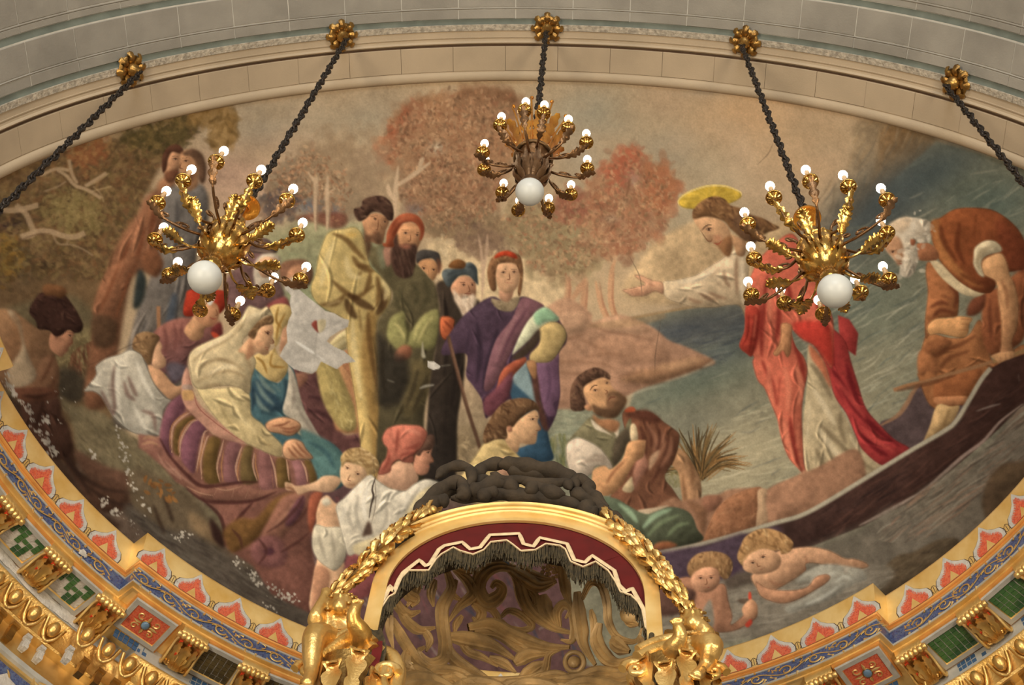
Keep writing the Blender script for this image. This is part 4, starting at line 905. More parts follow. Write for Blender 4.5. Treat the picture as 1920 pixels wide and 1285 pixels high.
    c.F([(342,712),(352,690),(364,738),(378,762),(400,782),(425,804),(442,818),(462,833),(436,828),(410,820),(390,806),(370,786),(352,768),(342,748)], (190,140,120), 1, .2, 7)
    c.SS('354,706 364,736 372,764 400,790 430,812 458,830|371,773 386,768|386,798 402,792|420,815 430,806', (148,84,74), 1.6, .7, 0)
    c.C(300, 500, 4.76)
    c.F('205,1110 290,1110 300,1190 210,1190', (204,160,96), 1, 0, a=.8); c.F('205,1060 285,1060 290,1100 208,1100', (150,140,132), 1, 0, a=.6)
    c.F('260,800 330,720 500,640 600,590 720,470 760,400 800,350 900,380 960,360 1010,450 940,440 860,520 800,600 740,680 820,780 860,860 820,1000 800,1140 700,1080 540,1070 380,1100 300,1060 270,930', (206,188,148), 1, .22, 14, c2=(192,174,134), d=(0,1), line=.25)
    c.SS('280,860 400,760 560,680 680,600|320,1040 480,960 640,940 780,1000|360,1090 500,1060 560,1070|500,820 640,860 760,940|340,920 480,840 620,840|700,740 780,820 820,940|660,600 760,500 860,440', (146,124,90), 9, .5, 3)
    c.SS('300,800 460,700 640,610|420,980 560,900 700,900|740,520 840,440 920,410', (226,212,176), 10, .5, 3)
    c.F('830,620 860,560 930,520 1000,520 1015,580 1000,640 1025,680 990,690 985,720 970,745 975,775 930,795 870,770 830,800 780,830 760,780 700,760 760,680 800,640', (206,160,120), 1, .25, 10)
    c.hair('790,610 830,550 900,480 1000,440 1010,510 930,530 880,570 850,640 830,650', (136,104,70), (96,70,48), (168,136,94), 14, -35, 12, 61)
    c.F('800,640 830,650 840,760 820,800 770,820', (150,100,72), 3, .1, a=.6)
    face_marks(c, ['940,598 985,590','955,606 980,604'], ['930,585 1000,570'], ['1000,640 1018,682 985,690'], ['935,725 975,730','945,745 970,745'])
    c.B(890,690,40,30,(206,140,104),.4)
    # hands
    c.C(260, 740, 4)
    c.F('950,230 1000,190 1100,170 1190,200 1220,240 1190,290 1130,315 1050,295 980,280', (198,146,108), 1, .3, 8, line=.3)
    c.SS('1060,250 1130,260 1200,240|1080,275 1140,285 1190,270|1000,240 1080,230 1140,200', (132,80,58), 4, .7)
    c.F('1080,400 1110,350 1170,335 1230,360 1260,410 1310,470 1290,490 1200,490 1150,495 1090,470', (200,150,112), 1, .3, 8, line=.3)
    c.SS('1180,360 1230,420 1290,470|1150,380 1200,440 1250,480|1120,400 1160,450 1200,485', (138,86,62), 4, .7)
    # bare plaster where the paint has gone
    c.C(300, 500, 4.76)
    pl = '1115,190 1150,130 1190,210 1250,210 1330,280 1420,350 1480,400 1560,420 1620,460 1690,480 1680,540 1600,580 1520,630 1490,670 1560,720 1650,760 1750,850 1640,870 1580,920 1520,890 1440,850 1400,930 1360,960 1270,940 1200,920 1140,870 1070,800 1110,720 1140,680 1130,560 1150,480 1180,420 1160,330 1170,260'
    c.pl = pl
def paint_loss(c):
    c.C(300, 500, 4.76)
    c.F(c.pl, (190,186,178), 0, .05, 6, mot=.04, sm=False)
    c.SS('1380,860 1400,620 1460,480|1400,600 1560,520 1640,480|1390,640 1560,760|1200,400 1300,560|1280,900 1300,760', (160,156,150), 3, .5, 1)
    c.SS('1210,670 1320,740 1380,780|1400,790 1480,850', (226,226,222), 6, .8, 1)
    c.F('1355,515 1400,485 1420,590 1380,560', (150,70,60), 1, .2, 3); c.F('1410,490 1480,480 1470,560 1420,590', (196,184,148), 1, .1, 3)
    # flaked spots
    c.C(0, 640, 4); r = np.random.default_rng(3)
    def flakes(path, n, sz, seed, spread=14):
        p = c.spline(c.P(path), False, 12); k = np.random.default_rng(seed); o = c.o
        c.C(0, 0, 1)
        for _ in range(n):
            q = p[k.integers(len(p))]+k.normal(size=2)*spread/4+np.array([CX0, CY0]); s_ = sz*(.3+k.random())
            c.F([(q[0]+s_*np.cos(t)*(.5+k.random()), q[1]+s_*np.sin(t)*(.5+k.random())) for t in np.arange(0, 6.2, .9)], (176,170,158), 0, 0, 2, mot=.1, a=.85)
        c.o = o
    flakes('860,630 900,740 940,860 960,980 1000,1100 1080,1220 1140,1300', 60, 2.4, 1, 16)
    flakes('680,810 700,870|'.replace('|', ' 690,900'), 10, 2.6, 2, 10)
    flakes('300,600 340,610 380,600', 16, 3.2, 3, 16); flakes('400,640 540,560 430,420', 14, 1.4, 4, 60); flakes('20,240 100,380 200,520 330,740 420,860', 80, 3.2, 5, 20)
    flakes('780,1210 860,1280', 22, 3, 6, 16)
    c.C(340, 960, 3.954)
    flakes('400,380 520,470 640,560 760,620 860,670', 60, 2.6, 7, 22); flakes('590,680 660,710 740,740', 14, 1.6, 8, 8)
    flakes('0,180 60,170', 10, 2.4, 9, 16)
    c.C(0, 960, 3.954); flakes('860,0 960,80 1040,170', 20, 1.4, 10, 14); flakes('1280,180 1360,200|'.replace('|', ' 1400,180'), 16, 1.6, 11, 20); flakes('1750,380 1890,470', 16, 2, 12, 20)
    c.C(640, 580, 4.284)
    c.F('695,420 750,425 800,460 790,480 740,490 695,470', (186,182,176), 0, .05, 3, sm=False)
    c.F('655,260 665,330 680,390 650,390 645,340', (150,146,126), 1, 0, 3)
    c.SS('630,640 680,620 750,610|800,460 880,450|370,570 430,590', (160,158,146), 5, .8, 1, True)
def paint_mid(c):
    D = (62,42,34)
    # turbaned man resting his chin
    c.C(640, 580, 4.284)
    c.F('-60,420 0,380 110,440 180,520 250,600 290,740 320,880 310,980 100,1000 0,990 -60,900', (188,140,96), 2, .22, 12, c2=(168,112,78), d=(.6,1))
    c.SS('60,560 160,700 140,860|200,580 190,720 260,860|130,520 170,640 120,800', (130,82,54), 8, .5, 3)
    c.F('-200,380 -60,420 40,620 110,800 120,960 20,980 -60,900 -160,700', (164,146,88), 2, .2, 10)
    c.hatch('-160,420 0,600 100,900 0,960', [(194,176,108),(124,112,70),(204,190,130)], 50, 18, 70, 2, .5, 71, 30)
    c.F('-20,400 40,330 120,320 200,330 210,380 190,440 140,480 160,600 120,600 60,520', (164,112,78), 1, .3, 9)
    c.F('-120,320 -40,220 40,170 120,180 190,230 220,300 200,310 120,290 40,320 -40,360', (196,182,134), 1, .25, 9)
    c.SS('-80,300 20,230 120,210|-40,330 80,270 190,270|40,180 100,240', (142,126,82), 6, .5, 2)
    face_marks(c, ['90,350 120,360','170,370 195,365'], ['70,330 120,330'], ['130,380 150,410'], [])
    # man in the yellow robe
    c.C(560, 350, 4.76)
    c.F('260,420 400,380 520,370 600,500 640,700 720,780 800,860 830,940 820,1040 780,1120 720,1180 700,1300 720,1600 760,2000 780,2350 840,2700 760,2900 640,2960 580,2600 520,2000 440,1500 420,1250 400,1180 240,1100 140,1010 110,900 150,780 180,620', (198,176,112), 1, .22, 18, c2=(176,148,88), d=(.3,1), line=.25)
    c.F('640,1100 700,1180 700,1300 720,1600 780,2300 840,2700 780,2900 700,2700 620,2000 560,1500', (146,116,64), 4, .15, 12)
    c.SS('300,420 420,470 520,580 600,660|300,840 400,930 520,990 680,880|520,700 600,740 680,760|480,620 540,700 640,720|640,760 630,860 590,950|700,800 720,920 700,1080|190,1060 340,1040 420,960|620,1120 640,1400 700,1800|540,1100 560,1300', (98,70,38), 14, .6, 3)
    c.SS('440,960 560,1040 680,1100|760,900 760,1040 700,1150|420,1000 460,1100 520,1180|560,760 540,800', (70,46,28), 20, .6, 4)
    c.SS('320,480 240,700 200,900|420,620 460,780 560,820|740,820 790,920 770,1020|250,1060 380,1020|480,1180 500,1500 560,1900', (222,204,148), 16, .5, 5)
    c.B(470,430,60,30,(204,164,80),.7)
    c.F('570,310 620,260 700,240 780,270 810,320 780,390 770,440 740,520 660,500 600,500 590,400', (184,134,96), 1, .28, 10)
    c.F('590,330 600,420 650,440 700,400 740,430 745,500 720,525 650,480 600,530 580,430', (92,66,50), 3, .15, 6, a=.85)
    c.F('600,520 640,480 660,560 640,660 610,600', (90,66,48), 3, .1)
    c.hair('500,250 500,200 560,180 580,120 660,90 760,90 830,150 850,230 840,300 800,300 740,240 660,230 600,290 540,310', (86,62,52), (60,42,38), (118,90,74), 22, 30, 14, 72)
    face_marks(c, ['670,290 700,296','760,310 785,322'], ['645,272 705,262','755,285 800,300'], ['715,300 708,380 690,390','730,330 745,380'], ['665,410 700,416'])
    # red hooded bearded man in green
    c.F('640,560 700,540 760,520 860,600 1060,700 1180,820 1240,920 1260,1080 1270,1200 1240,1400 1180,1700 1120,2100 1140,2600 1000,2700 820,2620 700,2500 720,1900 700,1300 720,1180 820,1040 830,930 720,780 640,680', (98,90,64), 2, .2, 18, c2=(66,60,44), d=(0,1))
    c.F('700,560 760,540 800,640 780,720 740,740', (116,116,90), 3, .1)
    c.SS('900,900 920,1000 1000,1080|1000,860 1060,960 1040,1080|860,960 900,1080 1000,1120|1120,820 1160,960 1100,1100', (70,66,46), 12, .5, 4)
    c.F('820,1180 940,1120 960,1240 1000,1300 1100,1160 1240,1100 1260,1250 1240,1400 1160,1460 1050,1440 960,1500 860,1440 790,1350', (132,130,80), 2, .25, 10)
    c.SS('840,1220 900,1260 960,1380|1120,1180 1060,1260 1030,1380|1200,1160 1120,1280 1060,1400|840,1320 900,1350', (196,186,120), 8, .55, 2)
    c.SS('960,1200 980,1300 960,1420|1180,1200 1120,1320', (66,64,40), 9, .6, 2)
    c.F('850,1500 930,1420 1010,1440 1000,1520 940,1560 870,1570', (134,86,64), 2, .25, 8)
    c.F('760,560 820,530 850,640 800,720 770,660', (168,122,102), 2, .2)
    c.F('870,400 920,340 1000,320 1080,360 1110,420 1090,500 1040,580 960,600 890,580 850,500', (186,134,94), 1, .28, 10)
    c.F('880,420 900,520 960,510 1000,520 1050,520 1060,600 1040,700 1010,800 940,820 870,790 830,690 830,560 850,460', (76,54,46), 2, .2, 10)
    c.hatch('850,560 1050,560 1020,780 900,800', [(100,76,64),(56,40,36)], 40, 26, 80, 2, .5, 73, 12)
    c.F('900,520 980,515 1010,545 960,560 920,550', (150,96,74), 2, 0, a=.8)
    c.F('780,500 790,420 830,330 900,260 980,240 1060,260 1110,320 1125,400 1105,470 1080,480 1090,400 1040,330 980,320 920,340 880,410 850,480 850,540 770,540 750,510', (166,84,54), 1, .28, 9)
    c.SS('820,400 880,310 980,270|840,460 880,380 930,330|1060,290 1100,360 1100,440', (118,54,36), 7, .6, 2)
    c.SS('860,340 940,280 1020,270', (198,112,76), 8, .5, 2)
    face_marks(c, ['940,418 975,420','1045,432 1075,440'], ['920,388 985,392','1035,405 1080,415'], ['1000,430 1000,480 975,490'], ['940,545 975,550'])
    # lower robe detail of the pair
    c.C(640, 580, 4.284)
    c.F('290,180 420,330 540,420 560,560 540,700 420,780 300,760 290,500', (48,44,40), 6, .1, 16, a=.8)
    c.F('560,420 700,430 760,520 740,640 620,800 520,880 500,720 560,560', (100,88,58), 5, .15, 14, a=.8)
    c.SS('620,480 580,640 520,800|700,520 660,640 580,820|340,300 330,500 360,700', (44,38,30), 12, .5, 4, True)
    # face between, then the old man
    c.C(560, 350, 4.76)
    c.F('1060,680 1120,640 1220,660 1250,700 1240,780 1200,840 1140,780', (182,132,90), 1, .28, 8)
    c.F('1050,640 1060,590 1120,565 1220,580 1260,610 1270,700 1250,780 1240,700 1190,645 1100,660 1060,690', (74,70,68), 1, .25, 7)
    c.S('1240,640 1262,720 1245,790', (120,72,48), 12, .7, 2, True)
    face_marks(c, ['1105,735 1135,735','1195,745 1220,745'], ['1100,715 1140,712','1185,725 1225,725'], ['1160,740 1165,800'], [])
    c.F('1230,880 1320,840 1420,900 1560,1000 1620,1040 1560,1200 1500,1300 1480,1700 1420,2100 1400,2600 1240,2660 1100,2560 1140,2200 1180,1700 1250,1300 1260,1080', (64,54,46), 2, .15, 18, c2=(48,42,38), d=(0,1))
    c.SS('1300,1000 1340,1300 1300,1700|1420,1200 1420,1600 1360,2000|1340,1800 1300,2200', (36,30,28), 14, .5, 5)
    c.F('1360,900 1400,830 1480,800 1570,830 1585,900 1580,980 1550,1000 1500,980 1420,1000 1370,950', (194,140,106), 1, .28, 9)
    c.F('1380,920 1420,960 1480,1000 1560,960 1590,1020 1570,1110 1520,1180 1480,1180 1440,1100 1390,1010', (206,184,160), 2, .22, 8)
    c.hatch('1400,960 1580,1000 1520,1170 1440,1080', [(226,210,190),(168,144,122)], 34, 20, 75, 1.8, .5, 74, 12)
    c.F('1280,780 1310,740 1400,730 1480,690 1540,680 1590,730 1600,820 1605,880 1580,860 1520,800 1440,800 1380,860 1340,900 1300,850', (84,94,98), 1, .28, 9)
    c.F('1340,720 1370,670 1430,650 1490,680 1480,730 1420,740', (130,86,48), 1, .25, 7)
    c.SS('1320,800 1400,760 1500,750|1500,720 1560,720 1590,780', (52,60,66), 8, .6, 2)
    face_marks(c, ['1460,880 1490,882','1540,880 1565,884'], ['1440,860 1500,856','1530,862 1575,866'], ['1515,880 1530,935 1505,945'], ['1480,965 1510,955 1545,965'], D, (128,80,64))
    c.F('1265,1180 1330,1160 1395,1190 1390,1250 1420,1300 1410,1370 1330,1380 1270,1330', (170,86,52), 1, .3, 9, line=.3)
    c.SS('1300,1200 1340,1240 1400,1300|1290,1250 1320,1300', (112,50,32), 5, .6)
    # youth in purple with a red cap
    c.C(640, 430, 2.989)
    c.F('560,700 640,540 740,440 840,380 900,400 960,420 1010,380 1080,400 1140,440 1200,480 1260,580 1260,640 1220,700 1220,800 1225,940 1205,1040 1160,1130 1090,1160 960,960 840,1040 810,1060 790,960 740,880 700,820 700,700', (74,58,74), 1, .2, 16, c2=(88,62,86), d=(.4,1))
    c.SS('760,520 780,700 760,860|880,560 820,760 800,900|720,560 700,700', (48,38,52), 14, .5, 4)
    c.F('940,860 1010,750 1040,720 1090,860 1120,980 1170,1200 1180,1300 1000,1300 980,1240 1060,1180 960,960', (60,92,116), 1, .22, 9, c2=(52,84,110), d=(0,1))
    c.F('950,830 1030,740 1060,830 1100,920 1110,1000 1040,930', (132,158,166), 2, .2, 6)
    c.F('900,790 1010,720 1040,740 960,830 930,900 900,960 860,960 880,860', (166,84,60), 1, .25, 7)
    c.F('860,900 960,800 940,940 860,1040 810,1040 800,960', (116,66,78), 2, .2, 7)
    c.F('1100,740 1210,690 1220,800 1225,940 1190,980 1205,1040 1150,1040 1110,900', (116,84,112), 1, .22, 9)
    c.SS('1160,760 1170,880 1150,980|1200,760 1200,900', (80,56,80), 6, .55, 2)
    c.F('1060,760 1100,820 1120,960 1150,1060 1160,1130 1120,1100 1080,920', (92,60,52), 2, .1)
    c.F('1010,390 1080,400 1140,440 1060,520 980,640 940,720 900,800 840,900 800,880 860,640 960,500', (120,82,92), 1, .2, 9)
    c.SS('1050,440 960,580 880,760|1100,460 1000,620 920,760', (82,52,66), 6, .6, 2)
    c.SS('1030,420 940,560 870,720', (156,116,120), 6, .5, 2)
    c.F('1060,500 1140,440 1200,480 1220,510 1120,560 1060,620 980,690 960,700 1000,600', (186,190,160), 1, .2, 7)
    c.F('1080,480 1140,440 1200,480 1215,510 1150,520 1100,540', (130,172,138), 2, .2, 6)
    c.F('1110,560 1180,520 1240,540 1265,600 1240,660 1180,740 1100,750 1060,740 1060,700 1110,640', (178,154,100), 1, .28, 9, line=.2)
    c.F('960,720 1040,640 1110,560 1110,630 1060,690 1000,730', (70,58,48), 2, .1)
    c.SS('1140,580 1200,570|1120,660 1180,650|1160,620 1230,600', (130,106,60), 5, .5, 2)
    c.F('1040,740 1090,745 1095,820 1080,840 1050,790', (166,120,80), 1, .2)
    c.F('840,390 900,400 980,380 1000,400 960,460 880,450', (150,132,104), 1, .15, 5)
    c.hatch('840,400 980,390 960,450 880,450', [(186,170,136),(110,94,72)], 30, 8, 40, 1.4, .5, 75, 40)
    c.F('890,340 960,330 960,380 930,410 890,390', (190,142,112), 1, .2)
    c.F('880,190 940,170 990,200 1000,270 985,330 940,360 890,340 865,280 865,220', (206,160,122), 1, .24, 8)
    c.hair('820,260 830,190 870,140 940,130 1000,150 1020,220 1015,320 1000,380 990,340 1000,260 980,200 930,190 880,200 866,260 870,340 840,340', (138,98,66), (96,66,46), (176,134,92), 24, 70, 12, 76)
    c.F('860,165 880,135 930,122 975,140 985,168 920,150', (196,66,38), 1, .25, 5)
    face_marks(c, ['897,245 922,244','958,242 982,242'], ['890,230 926,226','952,226 986,228'], ['942,245 945,280 930,284'], ['918,303 960,300'], D, (160,84,66))
    c.S('920,290 960,287', (150,96,70), 3, .5, 1, True)
    c.S('600,600 640,760 700,980 780,1230', (92,66,52), 20, .95, 1, True, False); c.S('606,610 650,780 712,1000', (136,102,80), 5, .6, 1, True)
    # yellow youth in profile
    c.C(640, 580, 4.284)
    c.F('1000,1290 1080,1180 1160,1070 1300,1040 1400,1150 1480,1240 1600,1400 1400,1600 900,1500', (206,180,120), 1, .22, 12, line=.2)
    c.SS('1240,1080 1340,1120 1390,1180|1180,1120 1240,1180|1100,1200 1160,1240', (150,120,66), 8, .5, 2)
    c.F('1240,1240 1330,1190 1460,1240 1500,1320 1300,1340', (198,150,120), 1, .2)
    c.F('1330,960 1380,920 1440,880 1480,850 1560,810 1590,860 1580,910 1605,965 1580,985 1575,1020 1560,1080 1500,1090 1440,1080 1420,1150 1380,1140 1320,1060', (212,166,122), 1, .24, 12)
    c.hair('1150,1080 1150,980 1200,880 1240,820 1300,760 1400,720 1500,720 1570,760 1600,830 1560,810 1490,840 1420,900 1380,950 1330,960 1330,1040 1240,1050', (122,90,62), (84,58,40), (164,128,90), 34, 50, 18, 77)
    c.F('1330,950 1365,940 1375,980 1345,990', (190,132,100), 1, .2, 3)
    face_marks(c, ['1520,890 1560,888'], ['1500,858 1580,862'], ['1580,910 1603,965 1560,978'], ['1530,1015 1575,1012'], D, (160,90,72))
    # child and the mother in the salmon kerchief
    c.C(500, 800, 4.2825)
    c.F('400,700 430,600 470,560 500,560 560,620 640,620 640,820 560,860 620,1080 660,1200 650,1400 640,1500 360,1500 380,1200 420,1000 380,940 370,860 400,780', (200,158,122), 1, .25, 14)
    c.F('440,600 490,570 520,620 470,640', (206,198,176), 2, .1)
    c.F('372,850 400,790 480,810 590,810 640,860 640,1040 600,1120 540,1160 440,1100 390,1040 365,960', (190,182,160), 1, .22, 12, line=.2)
    c.SS('420,860 440,960 480,1080|520,840 540,980 560,1120|600,880 610,1000', (140,132,116), 8, .5, 3)
    c.F('150,450 200,460 240,480 320,470 400,440 460,400 560,400 600,440 540,520 460,530 360,520 260,550 230,520 160,510', (206,166,130), 1, .24, 10)
    c.SS('150,490 200,500 230,530|160,470 210,480', (130,84,60), 5, .6)
    c.F('590,370 610,300 680,280 800,330 810,400 760,470 700,500 640,490 600,440', (212,172,132), 1, .22, 11)
    c.hair('600,300 600,240 650,190 740,172 820,200 890,270 905,330 870,380 820,390 780,330 700,300 640,290 610,330', (186,154,102), (138,108,66), (214,186,136), 30, 15, 18, 78)
    face_marks(c, ['635,335 665,342','720,385 750,388'], ['630,318 668,320','710,365 755,362'], ['675,390 655,430 680,440'], ['630,440 670,452'], (86,58,42))
    c.B(690,470,50,14,(150,104,76),.5)
    c.F('640,1060 760,1000 900,960 1000,1100 900,1300 720,1400 640,1300', (128,70,72), 2, .15, 10)
    c.F('900,380 1000,320 1060,280 1160,290 1200,360 1220,430 1160,500 1120,520 1000,500 900,450', (198,154,124), 1, .22, 14)
    c.F('560,640 640,560 740,460 830,390 900,440 1000,500 1110,520 1180,470 1260,430 1330,430 1400,470 1340,560 1240,640 1180,720 1100,800 1000,900 900,960 760,1000 660,1040 620,920 580,760', (206,200,184), 1, .2, 16, c2=(192,184,164), d=(0,1), line=.2)
    c.F('700,960 900,880 1060,780 1200,560 1340,480 1260,640 1140,760 1000,920 860,1000 740,1040', (196,182,142), 2, .15, 8)
    c.SS('740,560 720,700 780,880|680,620 660,740 720,860|620,660 640,800|960,620 960,760 900,860|1020,640 1000,780|1080,620 1040,780|860,640 860,720|1240,480 1160,600 1100,720', (146,140,128), 9, .5, 3)
    c.SS('820,480 780,620 800,760|900,560 900,760|1140,560 1080,700|640,640 600,760', (226,222,210), 12, .5, 3)
    c.F('770,880 820,760 850,860 800,880', (92,72,62), 2, .1)
    c.S('880,400 850,500 860,560 840,640 825,740', (60,48,42), 4, .8, 0, True)
    c.F('1180,320 1200,230 1260,180 1330,170 1320,230 1342,280 1310,300 1310,330 1290,380 1220,390', (190,132,104), 1, .25, 9)
    c.F('1190,210 1250,160 1290,80 1340,70 1350,140 1320,190 1260,200 1230,240', (96,70,58), 1, .2, 6)
    c.F('930,90 970,20 1060,-10 1160,-10 1240,0 1290,50 1280,110 1240,180 1190,230 1180,290 1100,290 1060,270 1010,310 990,370 900,390 920,310 960,250 970,180 940,140', (190,108,88), 1, .26, 12, line=.2)
    c.SS('1060,20 1050,120 1040,220|1100,180 1180,170 1240,130|1060,240 1140,220 1200,200|980,190 980,280 930,360|1000,60 1030,140', (132,60,50), 7, .6, 2)
    c.SS('1100,40 1180,40 1240,70|1010,40 1020,120', (216,140,116), 9, .5, 3)
    face_marks(c, ['1285,215 1315,212'], ['1270,195 1320,188'], ['1322,230 1338,278 1310,290'], ['1280,325 1305,322'], D, (150,70,60))
    c.F('380,1180 420,1120 500,1160 500,1290 400,1500 360,1500', (178,128,98), 2, .2)
SATUR = .8
def paint_right(c):
    D = (60,42,32)
    # reeds
    c.C(1020, 660, 4.76)
    r = np.random.default_rng(4)
    for k in range(120):
        t = r.uniform(-75, 62); L = r.uniform(250, 520); a = np.radians(t-90); b = np.radians(t*1.5-90+8)
        x, y = 1400+r.normal()*26, 1130+r.normal()*14
        col = [(126,94,54),(84,66,40),(160,118,68),(110,90,56),(66,54,36)][r.integers(5)]
        c.S([(x, y), (x+np.cos(a)*L*.55, y+np.sin(a)*L*.55), (x+np.cos(a)*L*.55+np.cos(b)*L*.45, y+np.sin(a)*L*.55+np.sin(b)*L*.45)], col, 3, .75, 0, True)
    c.hatch('1080,1100 1200,1060 1240,1200 1100,1200', [(126,122,82),(150,142,98),(96,96,64)], 60, 18, 85, 1.6, .55, 81, 16)
    # kneeling man
    c.F('1140,1000 1180,900 1210,860 1290,940 1360,1060 1390,1120 1410,1240 1400,1400 1440,1560 1380,1700 1200,1640 1240,1400 1220,1200 1200,1080', (160,120,84), 1, .28, 12, c2=(176,132,98), d=(.3,1))
    c.SS('1300,960 1330,1080 1320,1200|1240,1100 1260,1280 1270,1440', (112,78,52), 10, .5, 3)
    c.F('700,560 820,530 960,545 1060,620 1160,690 1210,740 1205,830 1160,980 1080,1120 1160,1240 1260,1420 1200,1500 1000,1520 700,1500 560,1400 640,1200 760,900', (114,72,52), 1, .22, 18, c2=(120,80,60), d=(0,1), line=.2)
    c.SS('880,620 960,720 960,860|1000,640 1040,760 1000,900 900,1100|1080,760 1120,820 1060,1000 960,1180|860,660 900,800 900,960|760,1100 860,1000 920,900|1180,760 1160,900', (76,44,34), 12, .55, 4)
    c.SS('920,640 1000,780 980,900|1060,700 1060,860 960,1020|1140,760 1120,900 1040,1040|840,1080 900,980', (156,108,84), 12, .5, 4)
    c.F('950,940 1030,880 1010,960 940,1060', (176,140,110), 2, .1)
    c.F('700,1230 780,1120 800,1160 810,1220 770,1260', (198,176,136), 1, .2, 6)
    c.F('800,1060 880,900 930,1000 900,1080 840,1180 810,1230', (162,112,92), 2, .2, 8)
    c.F('880,520 960,540 1050,620 1000,640 880,620 800,590 720,560', (88,52,40), 3, .1)
    c.S('720,530 780,515 820,525', (176,70,38), 10, .8, 1, True)
    c.F('220,800 320,680 430,580 520,640 640,740 720,700 740,640 780,600 780,760 720,900 640,1020 600,1060 520,920 420,840 300,760 240,800', (118,112,84), 1, .22, 12)
    c.F('640,780 740,680 780,760 720,900 640,1020 610,960', (82,72,58), 3, .15, 8)
    c.F('420,610 450,620 560,710 650,770 620,690 660,650 660,760 560,730 460,690', (206,192,168), 1, .1, 4)
    c.F('210,820 300,770 400,800 500,860 560,930 610,1010 600,1050 470,1020 420,1100 280,1140 220,1040 200,930', (202,186,166), 1, .22, 14, line=.2)
    c.SS('330,1000 430,970 560,980|280,900 260,1040|420,940 480,930 560,960|380,1080 440,1010', (146,128,112), 9, .5, 3)
    c.F('770,680 800,640 830,680 840,790 780,800', (200,178,140), 1, .2, 5)
    c.F('430,1120 450,1050 540,1020 600,1050 700,960 740,840 780,800 900,790 910,820 890,940 820,980 760,1080 700,1190 600,1280 500,1280 440,1220', (204,150,102), 1, .28, 13)
    c.SS('820,830 900,800|830,870 900,850|820,920 890,900|560,1180 620,1080 740,960|480,1180 560,1230', (136,84,56), 7, .6, 2)
    c.F('440,560 500,600 600,600 680,640 640,720 560,700 460,630', (164,114,78), 2, .2)
    c.F('350,340 420,270 520,230 580,250 600,300 640,350 720,400 740,440 700,500 640,580 560,590 480,560 430,520 380,420', (196,148,104), 1, .26, 13)
    c.F('430,470 500,500 560,500 560,420 570,370 640,350 720,400 740,450 700,530 640,590 540,590 460,560', (98,72,52), 2, .22, 9, a=.92)
    c.F('575,420 640,400 650,440 590,500 570,470', (150,108,78), 3, .1, a=.8)
    c.hair('250,520 235,400 260,280 330,200 420,150 500,150 580,200 590,250 520,230 420,270 350,330 370,440 380,500 340,530', (94,68,54), (62,44,36), (130,98,76), 30, 50, 14, 82)
    c.F('360,490 400,470 430,500 420,530 380,520', (190,136,98), 1, .2, 4)
    face_marks(c, ['440,352 480,340','550,285 580,280'], ['410,350 440,310 480,300','540,262 570,256'], ['540,340 570,360 545,385'], ['570,440 600,410 640,405'], D, (110,66,50))
    c.cloth = False
    # boat hull
    c.C(1480, 660, 4.284)
    c.F('730,590 860,520 940,420 1000,320 1080,220 1150,180 1240,150 1600,150 1900,100 1900,300 1300,760 960,800', (84,70,72), 1, .12, 14)
    c.SS('735,595 870,515 945,420 1000,320 1090,215', (150,112,84), 9, .85, 1, True)
    c.cloth = True
    # boatman
    c.C(1600, 370, 3.894)
    c.F('480,1280 500,1110 540,1000 600,1000 720,1030 840,1010 930,900 1000,1160 1060,1200 1260,1080 1260,1400 900,1560 820,1500 700,1560 560,1520 470,1300', (152,98,60), 1, .25, 16, line=.2)
    c.F('490,1130 600,1040 720,1050 680,1130 560,1200 520,1300 480,1280', (134,84,52), 2, .2, 9)
    c.SS('680,1120 780,1080 900,1010|560,1220 640,1140 760,1080|620,1280 700,1180 860,1120', (100,58,36), 11, .5, 3)
    c.F('960,700 1060,660 1260,520 1290,700 1260,1000 1180,1100 1060,1150 1000,1160 940,1000', (140,82,52), 2, .22, 14)
    c.SS('1000,740 1000,900 1010,1060|1060,800 1060,960', (96,52,36), 10, .5, 3)
    c.F('540,480 580,480 640,520 740,620 770,700 765,860 720,880 600,900 560,1000 530,1030 525,900 545,700 530,560', (166,104,64), 1, .26, 14, line=.2)
    c.SS('560,810 640,770 700,790|580,880 640,830 740,850|640,720 720,740|700,640 760,720 740,820', (98,52,34), 11, .6, 3)
    c.F('860,760 960,700 960,800 900,860 830,860', (116,66,46), 2, .2)
    c.F('540,950 600,890 720,880 780,870 860,880 870,900 850,930 840,1000 800,1030 720,1020 620,1000 560,1010', (206,150,96), 1, .28, 10, line=.2)
    c.SS('790,890 860,895|790,930 850,930|780,970 840,970', (138,86,54), 6, .6, 1)
    c.F('560,460 640,480 760,600 900,680 960,700 900,730 800,710 700,640 620,560', (196,178,142), 1, .22, 8)
    c.F('560,200 640,150 740,90 860,78 1000,90 1100,140 1200,230 1260,340 1300,500 1180,540 1100,560 1050,640 1000,700 900,690 780,620 680,520 620,440 580,320', (146,82,46), 1, .24, 22, c2=(118,62,38), d=(1,.4), line=.2)
    c.F('570,190 630,170 640,260 700,400 780,520 880,600 960,640 880,650 740,560 640,460 590,330', (172,110,62), 3, .15, 10)
    c.SS('640,200 660,320 760,480|780,180 760,360 820,500|900,130 880,300|1060,180 1040,320|780,560 900,620 1000,640|1000,600 900,640', (92,46,28), 14, .5, 4)
    c.F('1060,160 1180,240 1280,400 1300,520 1160,540 1100,420 1060,300', (112,56,36), 5, .15, 14, a=.8)
    c.F('880,440 890,370 960,320 1030,320 1080,360 1080,400 980,430 940,480 960,580 920,570 880,500', (198,184,152), 1, .24, 9, line=.2)
    c.SS('900,480 930,400 1020,360|920,540 910,460 980,390', (146,128,98), 7, .5, 2)
